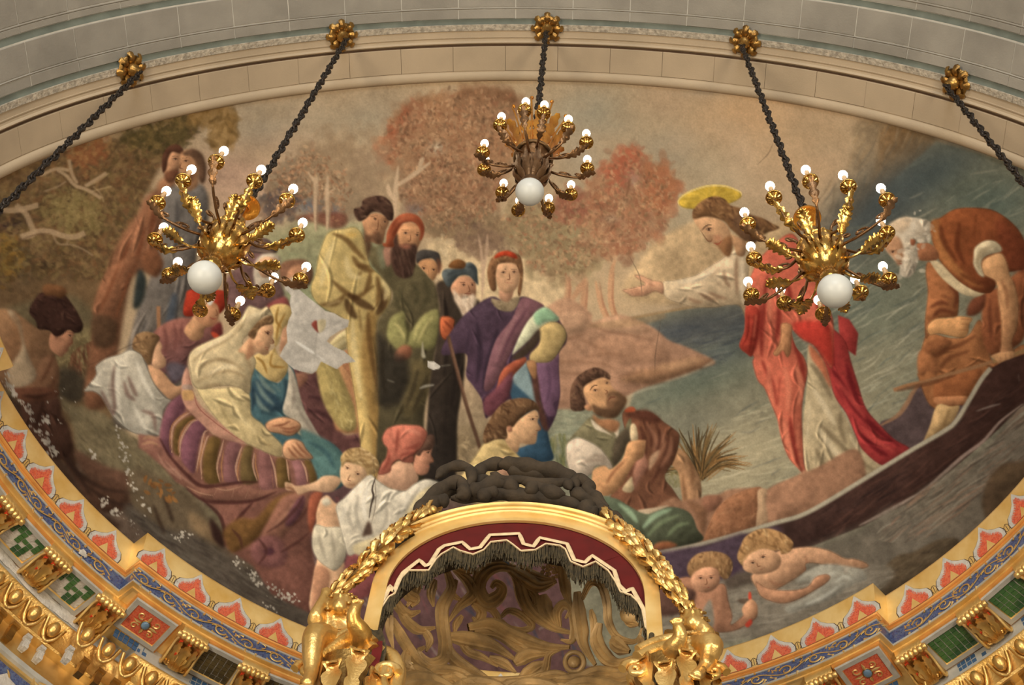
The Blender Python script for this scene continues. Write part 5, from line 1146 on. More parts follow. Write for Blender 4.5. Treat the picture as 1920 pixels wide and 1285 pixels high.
    c.F('940,480 1000,430 1080,410 1120,470 1150,580 1180,640 1210,780 1200,950 1160,1060 1180,1130 1170,1200 1080,1220 1060,1180 1080,1080 1080,900 1060,760 1040,620 960,570', (198,150,104), 1, .28, 13, c2=(176,124,84), d=(.3,1), line=.2)
    c.SS('1080,600 1120,700 1130,820|1150,620 1160,760|1110,860 1120,1000|1060,680 1090,800', (134,88,58), 11, .5, 3)
    c.F('470,340 560,340 620,400 610,460 480,460 460,400', (168,108,74), 1, .25, 8)
    c.F('230,260 280,190 360,150 440,150 500,160 560,180 560,260 540,330 480,330 440,300 470,380 470,480 440,560 390,590 340,560 340,500 290,450 240,380', (206,194,174), 1, .22, 12)
    c.F('260,200 380,145 430,180 360,260 290,250', (196,166,132), 3, .1, a=.6)
    c.F('235,380 250,300 330,290 370,380 360,470 330,500 290,440', (190,142,106), 2, .2, 7)
    c.leaf('440,160 560,180 560,330 470,330 430,240', [(222,212,194),(180,166,146)], 60, 4, .5, 83)
    c.leaf('360,380 470,380 440,570 360,570', [(222,212,194),(186,172,152)], 50, 4, .5, 84)
    c.F('420,310 455,315 450,350 425,350', (160,96,66), 1, .2, 3)
    face_marks(c, ['275,405 305,400'], ['260,392 320,385'], [], ['325,490 360,488'], D)
    # legs, oar, gunwale
    c.C(1480, 660, 4.284)
    c.F('1160,380 1170,260 1260,200 1540,140 1500,300 1420,420 1360,430 1240,430 1180,420', (146,88,52), 1, .22, 10)
    c.F('1165,370 1280,360 1430,360 1400,420 1260,430 1180,420', (182,122,80), 1, .2, 6)
    c.F('1190,430 1300,440 1370,440 1320,560 1240,640 1100,720 1080,720 1130,600', (176,144,98), 1, .22, 10)
    c.SS('1290,460 1240,600 1160,690', (120,94,60), 10, .5, 3)
    c.F('1050,0 1180,60 1190,190 1120,160 1040,170', (166,106,66), 2, .2)
    c.S('840,310 960,270 1100,240 1260,190 1440,140 1640,80', (150,108,74), 30, 1, 1, True, False); c.S('860,318 1000,284 1160,246 1340,190', (96,60,40), 8, .6, 1, True)
    c.S('1640,80 1760,40 1900,-10', (150,116,74), 36, 1, 1, True, False)
    c.F('1620,40 1680,10 1800,0 1815,60 1780,100 1700,110 1660,70', (196,146,100), 1, .28, 7)
    c.SS('1700,40 1700,100|1740,20 1745,90|1780,20 1785,70', (128,82,54), 5, .6, 1)
    # the preacher: robe and mantle
    c.C(1140, 330, 4.284)
    c.F('450,850 540,840 700,800 800,740 900,680 1000,600 1080,580 1140,640 1130,800 1120,1020 1140,1200 1100,1130 1060,1050 980,1040 860,1060 700,1060 580,1030 480,990 440,930', (210,190,158), 1, .22, 16, c2=(190,164,128), d=(.2,1), line=.2)
    c.SS('640,980 700,1010 760,1020|730,940 800,980 880,1000|790,930 880,970 960,990|930,760 950,850 990,900|870,860 940,900|1040,640 1030,780 1040,960|820,820 900,740', (140,106,82), 9, .55, 3)
    c.SS('560,860 720,830 860,760|700,920 820,940|1080,640 1080,860 1090,1040', (228,212,184), 12, .5, 4)
    c.F('115,920 180,905 260,885 300,870 240,830 215,800 270,800 360,840 440,860 445,950 380,930 300,965 200,970 160,950', (210,158,124), 1, .22, 9, line=.25)
    c.SS('180,930 250,910|190,945 270,925|210,960 290,940|330,870 380,890', (150,92,68), 5, .6, 1)
    c.C(1360, 560, 3.78)
    c.F('590,330 640,420 720,560 780,700 860,860 960,1040 1100,1160 1180,1220 1000,1300 700,1420 600,1400 570,1240 550,1000 560,800 580,600', (182,166,132), 1, .2, 16, c2=(166,150,118), d=(.3,1))
    c.SS('600,460 680,560 760,720|680,900 780,1000 900,1120|640,1060 700,1180 800,1280|820,800 820,920 860,1040|600,1080 620,1240|840,1060 960,1160 1060,1220', (116,102,78), 13, .55, 4)
    c.SS('620,640 700,760 780,900|660,920 760,1060 900,1220|600,760 580,1000|880,960 940,1080', (210,196,164), 16, .5, 5)
    c.F('800,120 880,150 944,250 926,408 815,330', (164,56,54), 1, .22, 9, sm=False)
    c.F('600,140 740,200 850,300 890,440 940,600 1000,780 1100,900 1200,1000 1310,1080 1140,1190 980,1080 920,960 860,820 780,700 730,540 690,430 620,320 540,280 480,200', (166,56,54), 1, .24, 16, c2=(158,52,54), d=(.6,1), line=.2)
    c.SS('760,500 820,600 900,740|740,300 760,440 760,500|860,460 900,620 960,760|820,640 920,780 1100,950 1240,1050|960,960 1060,1060 1160,1120|780,620 840,720', (92,22,30), 13, .55, 4)
    c.SS('780,560 880,700 1000,860|960,900 1060,1000 1200,1090|700,260 720,380', (196,76,70), 12, .5, 4)
    c.F('600,330 700,440 740,560 750,640 680,520 610,420', (190,110,78), 2, .2, 7)
    m = '150,-40 200,-200 260,-300 460,-460 560,-330 640,-160 700,0 760,130 770,240 760,490 700,430 640,340 540,280 470,220 500,340 560,420 585,520 560,660 545,800 550,1000 560,1160 580,1270 520,1210 450,1130 400,1000 370,860 330,760 280,640 230,580 195,460 200,410 120,370 105,320 140,220'
    c.F(m, (206,100,78), 1, .22, 18, c2=(200,104,80), d=(0,1), line=.2)
    c.F('150,60 240,80 235,240 195,405 150,390 105,345 108,310 140,220', (184,66,52), 1, .25, 9)
    c.SS('170,120 160,260 120,340|210,120 190,280 170,380', (120,34,30), 3, .6, 1)
    c.F('480,180 620,160 740,200 765,480 640,340 540,280', (190,58,48), 3, .2, 10)
    c.SS('250,40 240,200 210,380|300,-160 280,40 260,240 260,420|380,0 380,160 360,300|260,440 330,600 360,760|480,300 540,460 560,600|460,840 480,1000 520,1180|390,560 370,760|320,-100 300,60|440,-120 460,0 420,100|160,120 150,280|640,-40 680,120 740,240', (126,36,32), 13, .55, 4)
    c.SS('300,460 320,620 350,760|420,480 450,640 440,800|500,480 540,600 520,760|330,-160 310,0 320,160|420,860 440,1000 490,1140|520,880 510,1060|220,120 200,280|240,-220 230,-60', (224,130,100), 14, .5, 5)
    c.F('400,180 470,190 470,280 465,380 440,420 410,370 370,410 340,390 380,330 395,260', (196,138,94), 1, .28, 8, line=.2)
    c.SS('400,320 370,380|430,320 420,400|450,320 450,400|390,300 350,380', (132,82,54), 5, .6, 1)
    # head and halo
    c.C(1140, 330, 4.284)
    c.F('568,200 600,160 700,110 820,80 940,85 1040,120 1075,155 1050,190 960,230 840,250 720,268 620,260 575,235', (198,166,54), 1, .08, 8, mot=.1, line=.2)
    for k in range(26):
        a = np.radians(k*14); c.S([(825+60*np.cos(a), 175+22*np.sin(a)), (825+235*np.cos(a), 172+84*np.sin(a))], (222,196,96) if k % 2 else (170,138,40), 5, .35, 1)
    c.S('572,235 568,200 620,150 720,105 830,80 950,86 1060,130 1075,158', (228,204,120), 4, .8, 0, True)
    c.F('960,440 1000,480 1060,500 1110,540 1100,640 1040,640 1010,560 970,560', (192,146,106), 1, .25, 8)
    c.F('690,330 760,320 880,340 960,400 990,480 1000,560 980,640 940,630 880,545 840,540 800,520 780,470 745,440 700,380', (208,162,120), 1, .24, 13)
    c.F('850,530 900,540 940,500 990,490 1000,580 980,650 940,640 890,580', (140,96,62), 2, .2, 7, a=.9)
    c.hair('680,330 690,270 760,200 860,165 940,190 990,240 1060,260 1140,310 1240,340 1330,390 1380,420 1280,460 1220,500 1180,540 1100,520 1040,470 980,420 940,370 860,340 780,330 700,350', (136,98,64), (92,64,44), (174,132,88), 44, 35, 20, 85, .26, 10)
    c.F('1000,380 1060,300 1140,330 1220,420 1200,520 1120,530 1050,480', (92,68,52), 4, .2, 8, a=.7)
    c.SS('760,200 780,280 740,320|840,180 860,260 860,320|920,200 950,280 940,350', (106,74,48), 6, .5, 2, True)
    face_marks(c, ['790,432 835,425','800,440 825,440'], ['755,440 790,405 845,390'], ['745,440 800,520 830,525 840,505'], ['850,540 885,550 920,520'], D, (160,76,58))
    c.B(880,500,40,30,(206,130,98),.5)
    c.cloth = False
    # near hull, water and the two bathing children
    c.C(1080, 860, 3.779)
    c.F('640,300 760,300 900,280 1000,260 1100,220 1300,210 1330,230 1700,70 2000,-60 2000,300 1400,470 920,610 500,690 300,600', (144,106,82), 2, .12, 16)
    c.F('900,280 960,260 1040,280 1020,340 960,380 900,370', (134,92,72), 2, .2)
    c.F('910,600 940,480 1000,360 1100,270 1240,215 1320,215 1290,340 1280,480 1200,530 1040,570', (150,102,72), 1, .2, 14)
    c.hatch('920,580 1000,370 1120,270 1290,220 1280,480 1060,560', [(112,74,52),(172,124,90),(126,86,60)], 130, 16, -50, 1.6, .5, 86, 30)
    c.F('1290,230 1350,220 1365,300 1360,460 1280,490 1290,350', (164,134,104), 1, .2, 6)
    c.F('1365,230 1560,130 1640,90 1680,300 1400,450 1365,440', (158,116,90), 2, .12, 9)
    # kneeling man's lap
    c.F('190,290 280,285 380,340 460,380 560,360 680,345 780,370 830,420 860,500 900,580 720,640 520,660 420,600 300,500', (92,106,86), 1, .24, 16, c2=(76,80,62), d=(.3,1))
    c.SS('470,500 560,410 680,360|300,320 380,380 440,460', (156,190,156), 14, .6, 4)
    c.SS('500,560 600,460 740,400|640,560 720,480 800,460', (128,150,112), 10, .5, 4)
    c.SS('460,480 480,560 520,620|700,600 780,520 840,480', (58,62,48), 12, .5, 4)
    c.F('440,370 560,350 660,335 560,380 500,395', (190,168,140), 1, .1)
    c.F('520,660 580,600 660,590 720,620 640,650', (150,92,60), 2, .2, 7)
    c.F('780,300 860,320 920,360 930,400 900,540 860,420 840,380', (126,90,66), 3, .2, 8)
    # outer side of the boat
    c.C(1480, 660, 4.284)
    c.F('-1240,1660 -1157,1640 -681,1545 -128,1385 160,1290 640,1005 960,805 1240,645 1340,565 1440,405 1540,235 1620,135 1720,80 2000,-20 2300,-60 2300,400 1900,420 1600,700 1300,960 1000,1200 600,1400 200,1560 -300,1760 -900,2000 -1240,2060', (62,46,44), 1, .08, 20, c2=(72,48,42), d=(1,.2), sm=False)
    c.hatch('200,1300 900,860 1500,420 1860,200 1860,420 1300,940 800,1300 300,1500', [(92,62,54),(44,34,34),(76,54,48)], 120, 60, -36, 3, .35, 87, 5)
    c.F('-1240,1680 -681,1570 -300,1450 -100,1400 -60,1500 -200,1700 -700,1960 -1240,2060', (86,70,88), 6, .1, 12, a=.85)
    c.S('-1240,1660 -1157,1640 -681,1542 -128,1382 160,1288 640,1003 960,806 1240,642 1340,562 1440,402 1540,232 1620,132', (162,156,138), 36, 1, 1, True, False)
    c.S('-681,1560 -128,1400 160,1306 640,1022 960,826 1260,655 1360,575 1460,405', (100,92,82), 8, .6, 1, True, False)
    c.SS('1880,420 1700,560 1560,720 1400,840 1240,980 1100,1100 900,1230|1000,1160 800,1280 560,1400', (176,156,146), 7, .7, 1, True)
    c.SS('1500,480 1620,440 1700,420|1840,180 1850,240', (150,140,132), 4, .6, 1, True)
    # water and rocks under the boat
    c.F('1880,430 1600,740 1240,990 900,1240 600,1500 700,1900 1400,1700 2300,900 2300,300', (112,104,92), 5, .05, 20, a=.9)
    c.F('600,1400 200,1560 -300,1760 -600,1900 -300,2300 700,2300 1300,1600 900,1250', (104,98,88), 8, .05, 20, a=.9)
    c.hatch('1880,440 1600,760 1240,1000 900,1260 700,1500 1100,1500 1600,1100 2000,700', [(150,144,128),(78,70,62),(126,116,102),(140,110,92)], 190, 60, -36, 2.6, .45, 88, 5)
    c.F('1560,1280 1560,1140 1620,1000 1720,900 1880,880 2200,760 2200,1100 1700,1500', (84,68,52), 3, .2, 14)
    c.F('1620,1040 1740,920 1900,900 2000,960 1800,1040', (110,90,66), 5, .1, a=.6)
    c.C(1440, 960, 3.954)
    c.F('810,520 860,420 960,330 1080,300 1240,220 1360,195 1420,220 1400,320 1100,560 860,640', (86,74,58), 2, .2, 12)
    c.hatch('840,520 960,350 1240,240 1380,220 1080,520 880,580', [(108,96,76),(66,56,46)], 40, 40, -35, 2.5, .4, 89)
    c.C(1080, 860, 3.779)
    wt = '500,760 700,720 800,880 1060,860 1300,810 1500,880 1800,820 2200,760 2200,900 1700,1150 1300,1260 900,1330 600,1330 500,1100'
    c.F(wt, (124,118,106), 5, .05, a=.9)
    c.hatch(wt, [(160,156,144),(96,90,82),(140,134,122)], 170, 50, -10, 2, .4, 90, 6)
    c.F('1050,860 1120,820 1300,810 1320,860 1200,900 1080,930', (86,76,68), 4, .1)
    c.F('560,760 800,640 1000,680 1150,700 1140,800 1060,850 900,840 660,880 560,860', (80,62,82), 3, .05, 10)
    c.C(0, 0, 1); c.F([(1170,1056),(1321,1024),(1400,1002),(1392,1058),(1300,1086),(1240,1110),(1170,1140)], (84,68,84), 4, .05, 10); c.C(1080, 860, 3.779)
    # child with the bird
    c.F('580,900 680,870 800,840 900,900 1000,890 1060,900 1080,1000 1110,1120 1100,1180 1180,1120 1240,1040 1280,1060 1280,1130 1200,1190 1100,1230 940,1240 900,1260 860,1160 700,1060 600,1020', (172,122,94), 1, .26, 16, line=.25)
    c.F('580,930 700,900 830,930 850,980 800,1080 660,1120 580,1100', (92,66,58), 3, .2, 10)
    c.F('900,1100 920,1040 960,1010 980,1180 920,1200', (130,124,112), 2, .05)
    c.F('820,860 840,820 960,820 1000,840 1010,890 960,930 920,950 860,930', (190,138,106), 1, .26, 9)
    c.hair('790,800 800,740 860,680 960,660 1060,680 1110,740 1100,820 1060,860 1010,830 940,810 850,830 820,850', (148,112,74), (106,76,50), (186,150,104), 30, 80, 16, 91)
    c.F('815,880 830,815 880,780 960,770 1010,800 1022,860 1006,905 965,940 905,952 850,935', (192,140,108), 1, .28, 10)
    c.SS('820,830 860,780 930,750 1000,770|840,800 900,760 980,762', (150,112,74), 8, .6, 1, True)
    face_marks(c, ['870,850 900,852','945,850 975,848'], ['860,832 905,832','938,835 985,828'], ['925,850 930,888 912,896'], ['905,918 950,916'])
    c.F('1145,1010 1180,995 1230,1000 1225,1040 1180,1030', (92,78,66), 1, .1, 4); c.F('1225,955 1240,950 1245,1000 1225,1000', (200,66,44), 1, 0); c.F('1180,1060 1240,1000 1285,1040 1280,1120 1230,1140 1190,1110', (186,136,102), 1, .25, 7); c.F('1200,1180 1240,1140 1250,1170 1220,1200', (180,60,44), 1, 0)
    # swimming child
    c.C(1440, 960, 3.954)
    c.F('-120,470 -40,420 60,300 200,270 330,262 460,290 570,345 640,350 720,375 748,405 700,425 620,425 570,470 545,412 420,395 290,385 280,440 200,500 100,560 20,600 -60,580 -110,530', (192,146,112), 1, .28, 16, line=.25)
    c.SS('280,320 290,400 250,460|0,500 60,540 140,540|640,360 660,420|680,370 710,410|470,300 540,360', (136,90,66), 5, .6, 2)
    c.C(1080, 860, 3.779)
    c.F('1560,880 1640,800 1780,750 1960,770 2040,800 2060,860 1960,900 1800,1000 1640,1060 1520,1100 1480,1060 1560,1020 1700,940 1660,880', (150,150,140), 2, .2, 12, a=.85)
    c.SS('1600,900 1720,880 1840,800|1620,1040 1760,980 1900,880|1840,880 1900,840 1960,860', (186,190,182), 9, .5, 3)
    c.C(1440, 960, 3.954)
    c.F('-90,520 -20,560 60,580 180,585 290,560 340,500 380,475 440,465 465,490 430,535 340,590 230,650 120,682 20,665 -60,620', (184,134,102), 1, .28, 12, line=.25)
    c.SS('350,490 420,475|350,520 440,500|350,550 420,530|60,600 180,610', (130,84,62), 5, .6, 2)
    c.C(1080, 860, 3.779)
    c.F('1190,770 1230,700 1340,660 1440,690 1450,760 1400,800 1300,810 1220,800', (204,154,116), 1, .25, 10)
    c.hair('1145,690 1170,620 1200,560 1280,510 1380,500 1480,540 1540,600 1520,660 1460,680 1440,650 1360,660 1260,680 1220,720 1200,770 1160,740', (176,134,86), (130,94,58), (212,176,124), 40, 50, 18, 92)
    c.F('1185,775 1200,700 1270,650 1370,640 1440,690 1446,750 1400,800 1320,822 1230,812', (206,158,120), 1, .28, 10)
    c.SS('1190,730 1230,670 1320,630 1420,650|1240,660 1330,622 1440,660|1200,700 1260,640', (170,130,84), 8, .6, 1, True)
    face_marks(c, ['1240,745 1270,740','1310,705 1345,700'], ['1230,730 1270,720','1300,690 1345,682'], ['1285,745 1290,765 1310,765'], ['1300,795 1340,775'])
    # fine cracks
    c.C(0, 0, 1)
    c.SS('1180,480 1200,520 1205,560|1450,270 1440,290 1420,310|700,860 705,940 695,990|1240,600 1230,660 1228,700|160,690 240,650 270,640|1120,700 1200,720', (84,68,56), 1.6, .5, 0, True)
def paint_pixel_canvas():
    c = PixelCanvas(); paint_background(c); c.cloth = True; paint_left(c); paint_mid(c); paint_loss(c); paint_right(c)
    # canvas weave, grime
    c.im *= (1+.035*c.noise(2)+.03*c.n8+.03*c.n30+.03*c.n120)[..., None]
    c.im = 118+(c.im-118)*1.1
    lum = c.im@np.array([.3, .59, .11], np.float32)
    c.im = lum[..., None]+(c.im-lum[..., None])*SATUR
    return np.clip(c.im, 0, 255)
# ------------------------------------------------------------------ the painted half dome
def camera_pixels(P):                                                      # image pixel where the render camera sees each vault point; paint is sampled there
    d = P-CAM; z = d@CF; return 960+FPX*(d@CR)/z, 642.5-FPX*(d@CU)/z
def build_mural():
    im = (paint_pixel_canvas()/255.0).astype(np.float32)
    NX, NB = 1330, 700
    sx = np.linspace(-.9985, .9985, NX); B = np.linspace(0.0, pi/2+.10, NB)
    cA = np.sqrt(1-sx*sx)
    P = np.stack([np.broadcast_to(AX*sx, (NB, NX)), 4.95*np.outer(np.sin(B), cA), AZ*np.outer(np.cos(B), cA)], -1)
    u, v = camera_pixels(P.reshape(-1, 3)); u = np.clip(u-CX0, 0, CW-1.01); v = np.clip(v-CY0, 0, CH-1.01)
    ui, vi = u.astype(int), v.astype(int); fu, fv = (u-ui)[:, None], (v-vi)[:, None]
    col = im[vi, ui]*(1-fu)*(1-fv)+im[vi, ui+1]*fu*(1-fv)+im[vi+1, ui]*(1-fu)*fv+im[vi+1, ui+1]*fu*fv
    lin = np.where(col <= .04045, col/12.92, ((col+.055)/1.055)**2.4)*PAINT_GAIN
    me = bpy.data.meshes.new('mural'); n = NX*NB
    idx = np.arange(n).reshape(NB, NX); q = np.stack([idx[:-1, :-1], idx[:-1, 1:], idx[1:, 1:], idx[1:, :-1]], -1).reshape(-1, 4)
    me.vertices.add(n); me.vertices.foreach_set('co', P.reshape(-1).astype(np.float32))
    me.loops.add(q.size); me.loops.foreach_set('vertex_index', q.reshape(-1).astype(np.int32))
    me.polygons.add(len(q)); me.polygons.foreach_set('loop_start', np.arange(0, q.size, 4, dtype=np.int32))
    me.polygons.foreach_set('use_smooth', np.ones(len(q), bool)); me.update(calc_edges=True)
    ca = me.color_attributes.new('paint', 'FLOAT_COLOR', 'POINT'); ca.data.foreach_set('color', np.concatenate([lin, np.ones((n, 1))], 1).reshape(-1).astype(np.float32))
    m = bpy.data.materials.new('fresco_paint'); m.use_nodes = True; nt = m.node_tree; b = nt.nodes['Principled BSDF']; b.inputs['Roughness'].default_value = .72; b.inputs['Specular IOR Level'].default_value = .08
    at = nt.nodes.new('ShaderNodeAttribute'); at.attribute_name = 'paint'; tc = nt.nodes.new('ShaderNodeTexCoord')
    w1 = nt.nodes.new('ShaderNodeTexNoise'); w1.inputs['Scale'].default_value = 55; w1.inputs['Detail'].default_value = 6; nt.links.new(tc.outputs['Object'], w1.inputs['Vector'])
    mr = nt.nodes.new('ShaderNodeMapRange'); mr.inputs[3].default_value = .86; mr.inputs[4].default_value = 1.14; nt.links.new(w1.outputs['Fac'], mr.inputs[0])
    mx = nt.nodes.new('ShaderNodeMix'); mx.data_type = 'RGBA'; mx.blend_type = 'MULTIPLY'; mx.inputs[0].default_value = 1
    nt.links.new(at.outputs['Color'], mx.inputs[6]); nt.links.new(mr.outputs[0], mx.inputs[7]); nt.links.new(mx.outputs[2], b.inputs['Base Color'])
    bp = nt.nodes.new('ShaderNodeBump'); bp.inputs['Strength'].default_value = .12; bp.inputs['Distance'].default_value = .01; nt.links.new(w1.outputs['Fac'], bp.inputs['Height']); nt.links.new(bp.outputs['Normal'], b.inputs['Normal'])
    me.materials.append(m)
    return tag(link('mural', me), 'painted mural filling the half dome, robed man preaching from a boat to a crowd', 'mural')
PAINT_GAIN = 1.12
build_mural()
# ------------------------------------------------------------------ rosettes and chains on the arch
def rosette(t_deg, label):
    t = radians(t_deg); y = -.525; p = arch_pt(t, y, .02); N = nz((-sin(t)/AX, 0, -cos(t)/AZ)); X = nz((cos(t), 0, -sin(t))); Y = np.cross(N, X)
    root = empty('rosette', p); tag(root, label, 'rosette', 'gilded rosettes on the arch soffit')
    b = MB(); b.lathe([(.13, 0), (.125, .012), (.09, .02), (.06, .015), (.03, .03), (0, .03)], 20, 0, (0, 0, 0), X, Y, N, .05, 8); b.build('back_plate', M['gold_dark'], root)
    for k in range(8):
        a = 2*pi*k/8; d = X*cos(a)+Y*sin(a); s_ = -X*sin(a)+Y*cos(a); b = MB()
        b.leaf(cr([d*.04+N*.02, d*.08+N*.05, d*.12+N*.055, d*.155+N*.03, d*.165+N*.012], 3), .036, s_, 0, 2, -.45, .006); b.build('petal', M['gold_dark'], root)
    b = MB(); b.lathe([(.055, .02), (.065, .045), (.05, .07), (.03, .085), (.028, .12), (.018, .14), (0, .14)], 14, 0, (0, 0, 0), X, Y, N); b.build('boss', M['gold_dark'], root)
    b = MB(); b.tube([N*.13+np.array((.022*cos(k*pi/6), 0, .022*sin(k*pi/6))) for k in range(12)], .007, 6, closed=True); b.build('hook_ring', M['chain'], root)
    return p+N*.14
def link_mesh():
    b = MB(); b.tube([(.021*cos(a), 0, .036*sin(a)) for a in np.linspace(0, 2*pi, 12, endpoint=False)], .0105, 6, closed=True, up=(0, 1, 0))
    me = bpy.data.meshes.new('link'); me.from_pydata(b.v, [], b.f); me.materials.append(M['chain']); me.polygons.foreach_set('use_smooth', [True]*len(b.f)); return me
LINK = link_mesh()
def chain(top, z1, label):
    root = tag(empty('hanging_chain', (top[0], top[1], z1)), label, 'chain', 'black chains hanging from the arch'); n = int((top[2]-z1)/.049)
    for k in range(n):
        o = link('link', LINK, root, (.006*sin(k*1.1), .006*cos(k*1.1), (top[2]-z1)*(k+.5)/n)); o.rotation_euler = (0, 0, k*radians(52)); o.scale = (1, 1, 1.12)
tops = [rosette(t, l) for t, l in ((-53.6, 'gilded flower rosette at the far left end of the arch'), (-25.7, 'gilded flower rosette above the left chandelier'), (.1, 'gilded flower rosette above the middle chandelier at the crown of the arch'), (25.0, 'gilded flower rosette above the right chandelier'), (52.9, 'gilded flower rosette at the far right end of the arch'))]
tops[1][0] = -1.893; tops[2][0] = .001; tops[3][0] = 1.862
for i in range(5): tops[i][1] = -.52
chain(tops[0], -1.6, 'blackened chain leaving the frame at the left edge')
chain(tops[1], -.80, 'blackened chain holding the left chandelier')
chain(tops[2], 1.16, 'blackened chain holding the middle chandelier')
chain(tops[3], -.78, 'blackened chain holding the right chandelier')
chain(tops[4], -1.6, 'blackened chain leaving the frame at the right edge')
# ------------------------------------------------------------------ chandeliers
def pol(r, a, z): a = radians(a); return np.array((r*cos(a), r*sin(a), z))
def branch(root, ang, rad, z0, z1, r0, ma, sag, curl=1, leafm=None, style=0):
    d = pol(1, ang, 0); s_ = pol(1, ang+90, 0); zp = z1-.225                    # drip pan height
    P = cr([pol(r0, ang, z0), pol(r0+(rad-r0)*.35, ang, z0-sag), pol(r0+(rad-r0)*.75, ang, z0-sag*.9), pol(rad*.985, ang, (z0+zp)/2-.02), pol(rad, ang, zp)], 5)
    b = MB(); b.tube(P, np.linspace(.0105, .0075, len(P)), 7)
    for c, sg, R in ((P[6], 1, .05), (P[11], 1, .042)):
        b.tube([c+d*(-R*.2+R*(1-k/14)*cos(k*.62))+np.array((0, 0, sg*(.018+R*(1-k/14)*abs(sin(k*.31))+R*.6*(1-k/14)*sin(k*.62)))) for k in range(13)], np.linspace(.009, .004, 13), 5)
        b.ball(c+d*R*.1+np.array((0, 0, sg*.03)), .010, 6, 5)
    arm = b.build('branch', ma, root)
    b = MB()
    if style == 0: b.leaf(cr([P[10], P[12]-np.array((0, 0, .008)), P[14]+d*.012, P[16]+d*.03, P[17]+d*.06], 6), .034, s_, 0, 4, .25, .005)
    else: b.leaf(cr([P[6], P[9]-np.array((0, 0, .010)), P[12]-np.array((0, 0, .006)), P[14]+d*.035], 8), .036, s_, 0, 5, .25, .005)
    b.build('leaf', leafm or ma, arm)
    top = P[-1]
    b = MB(); b.lathe([(0, -.016), (.014, -.015), (.022, -.006), (.042, .004), (.048, .012), (.03, .010), (.02, .014), (0, .016)], 20, 0, top)
    b.tube([top+pol(.047, k*22.5, .008) for k in range(16)], .0065, 6, closed=True)
    for k in range(12): b.tube([top+pol(.024, k*30, -.008), top+pol(.042, k*30, .002)], [.004, .005], 4)
    b.build('drip_pan', M['brass'], arm)
    b = MB(); b.lathe([(.02, .01), (.022, .02), (.0165, .028), (.0165, .182), (.0, .184)], 10, 0, top); b.build('candle_sleeve', M['sleeve'], arm)
    b = MB(); b.lathe([(0, .182), (.014, .186), (.027, .206), (.031, .225), (.028, .244), (.016, .260), (0, .266)], 12, 0, top); b.build('bulb', M['bulb'], arm)
def globe_part(root, r):
    b = MB(); b.lathe([(0, -r)]+[(r*sin(a)*(1+.012*sin(9*a)), -r*cos(a)) for a in np.linspace(.12, 2.75, 22)]+[(r*.36, r*.96)], 28); b.build('globe', M['globe'], root)
    b = MB(); b.lathe([(0, r*.9), (r*.48, r*.9), (r*.5, r*1.02), (r*.3, r*1.1), (0, r*1.1)], 16); b.build('globe_collar', M['gold_dark'], root)
def chandelier_mid(loc, arms, label):
    root = tag(empty('chandelier', loc), label, 'chandelier', 'chandeliers hanging before the mural'); z = lambda v: v-loc[2]
    globe_part(root, .10)
    b = MB(); b.lathe([(0, .10), (.05, .11), (.075, .16), (.06, .21), (.075, .26), (.108, .34), (.12, .44), (.112, .54), (.085, .60), (.075, .66), (.11, .70), (.13, .735), (.09, .75), (.05, .76), (0, .76)], 24, 0, flute=.03, nf=12); body = b.build('body', M['brown_bronze'], root)
    for k in range(10):
        a = 36*k; d = pol(1, a, 0); b = MB(); b.leaf(cr([pol(.05, a, .2), pol(.105, a, .3), pol(.132, a, .42), pol(.13, a, .55), pol(.15, a, .6)], 3), .035, pol(1, a+90, 0), 0, 3, .3, .006); b.build('applied_leaf', M['brown_bronze'], body)
    b = MB(); b.tube([pol(.135, k*15, .735) for k in range(24)], .016, 6, closed=True); b.build('crown_ring', M['bronze'], root)
    lp = bpy.data.lights.new('crown_fill', 'POINT'); lp.energy = 16; lp.color = (1, .62, .25); lp.shadow_soft_size = .03; lo = bpy.data.objects.new('crown_fill', lp); COL.objects.link(lo); lo.parent = root; lo.location = (0, 0, 1.36)  # added fill light standing in for the bulbs' orange glow on the crown
    for k in range(10):
        a = 36*k+10; d = pol(1, a, 0); P = cr([pol(.12, a, .74), pol(.135, a, .95), pol(.18, a, 1.15), pol(.235, a, 1.33), pol(.265, a, 1.40), pol(.255, a, 1.46)], 4); b = MB()
        b.tube(P, np.linspace(.009, .006, len(P)), 6); b.ball(P[-1], .016, 8, 6); rb = b.build('crown_rib', M['amber'], root)
        b = MB(); a2 = a+18; b.leaf(cr([pol(.115, a2, .76), pol(.125, a2, .92), pol(.165, a2, 1.1), pol(.215, a2, 1.26), pol(.25, a2, 1.31)], 4), .05, pol(1, a2+90, 0), 0, 5, .25, .006); b.build('shell_ornament', M['amber'], rb)
    b = MB(); b.lathe([(.02, .75), (.02, 1.2), (.035, 1.25), (.02, 1.32), (.03, 1.42), (.015, 1.5), (.015, 1.58), (0, 1.58)], 12); b.build('stem', M['gold_dark'], root)
    b = MB(); b.lathe([(.03, .80), (.06, .86), (.08, 1.0), (.07, 1.12), (.03, 1.18)], 16, flute=.08, nf=8); b.build('inner_cup', M['amber'], root)
    for i, (a, r) in enumerate(arms): branch(root, a, r*.98, .62 if i % 2 else .50, .90, .12, M['brown_bronze'], .10 if i % 2 else .05, style=i % 2)
    return root
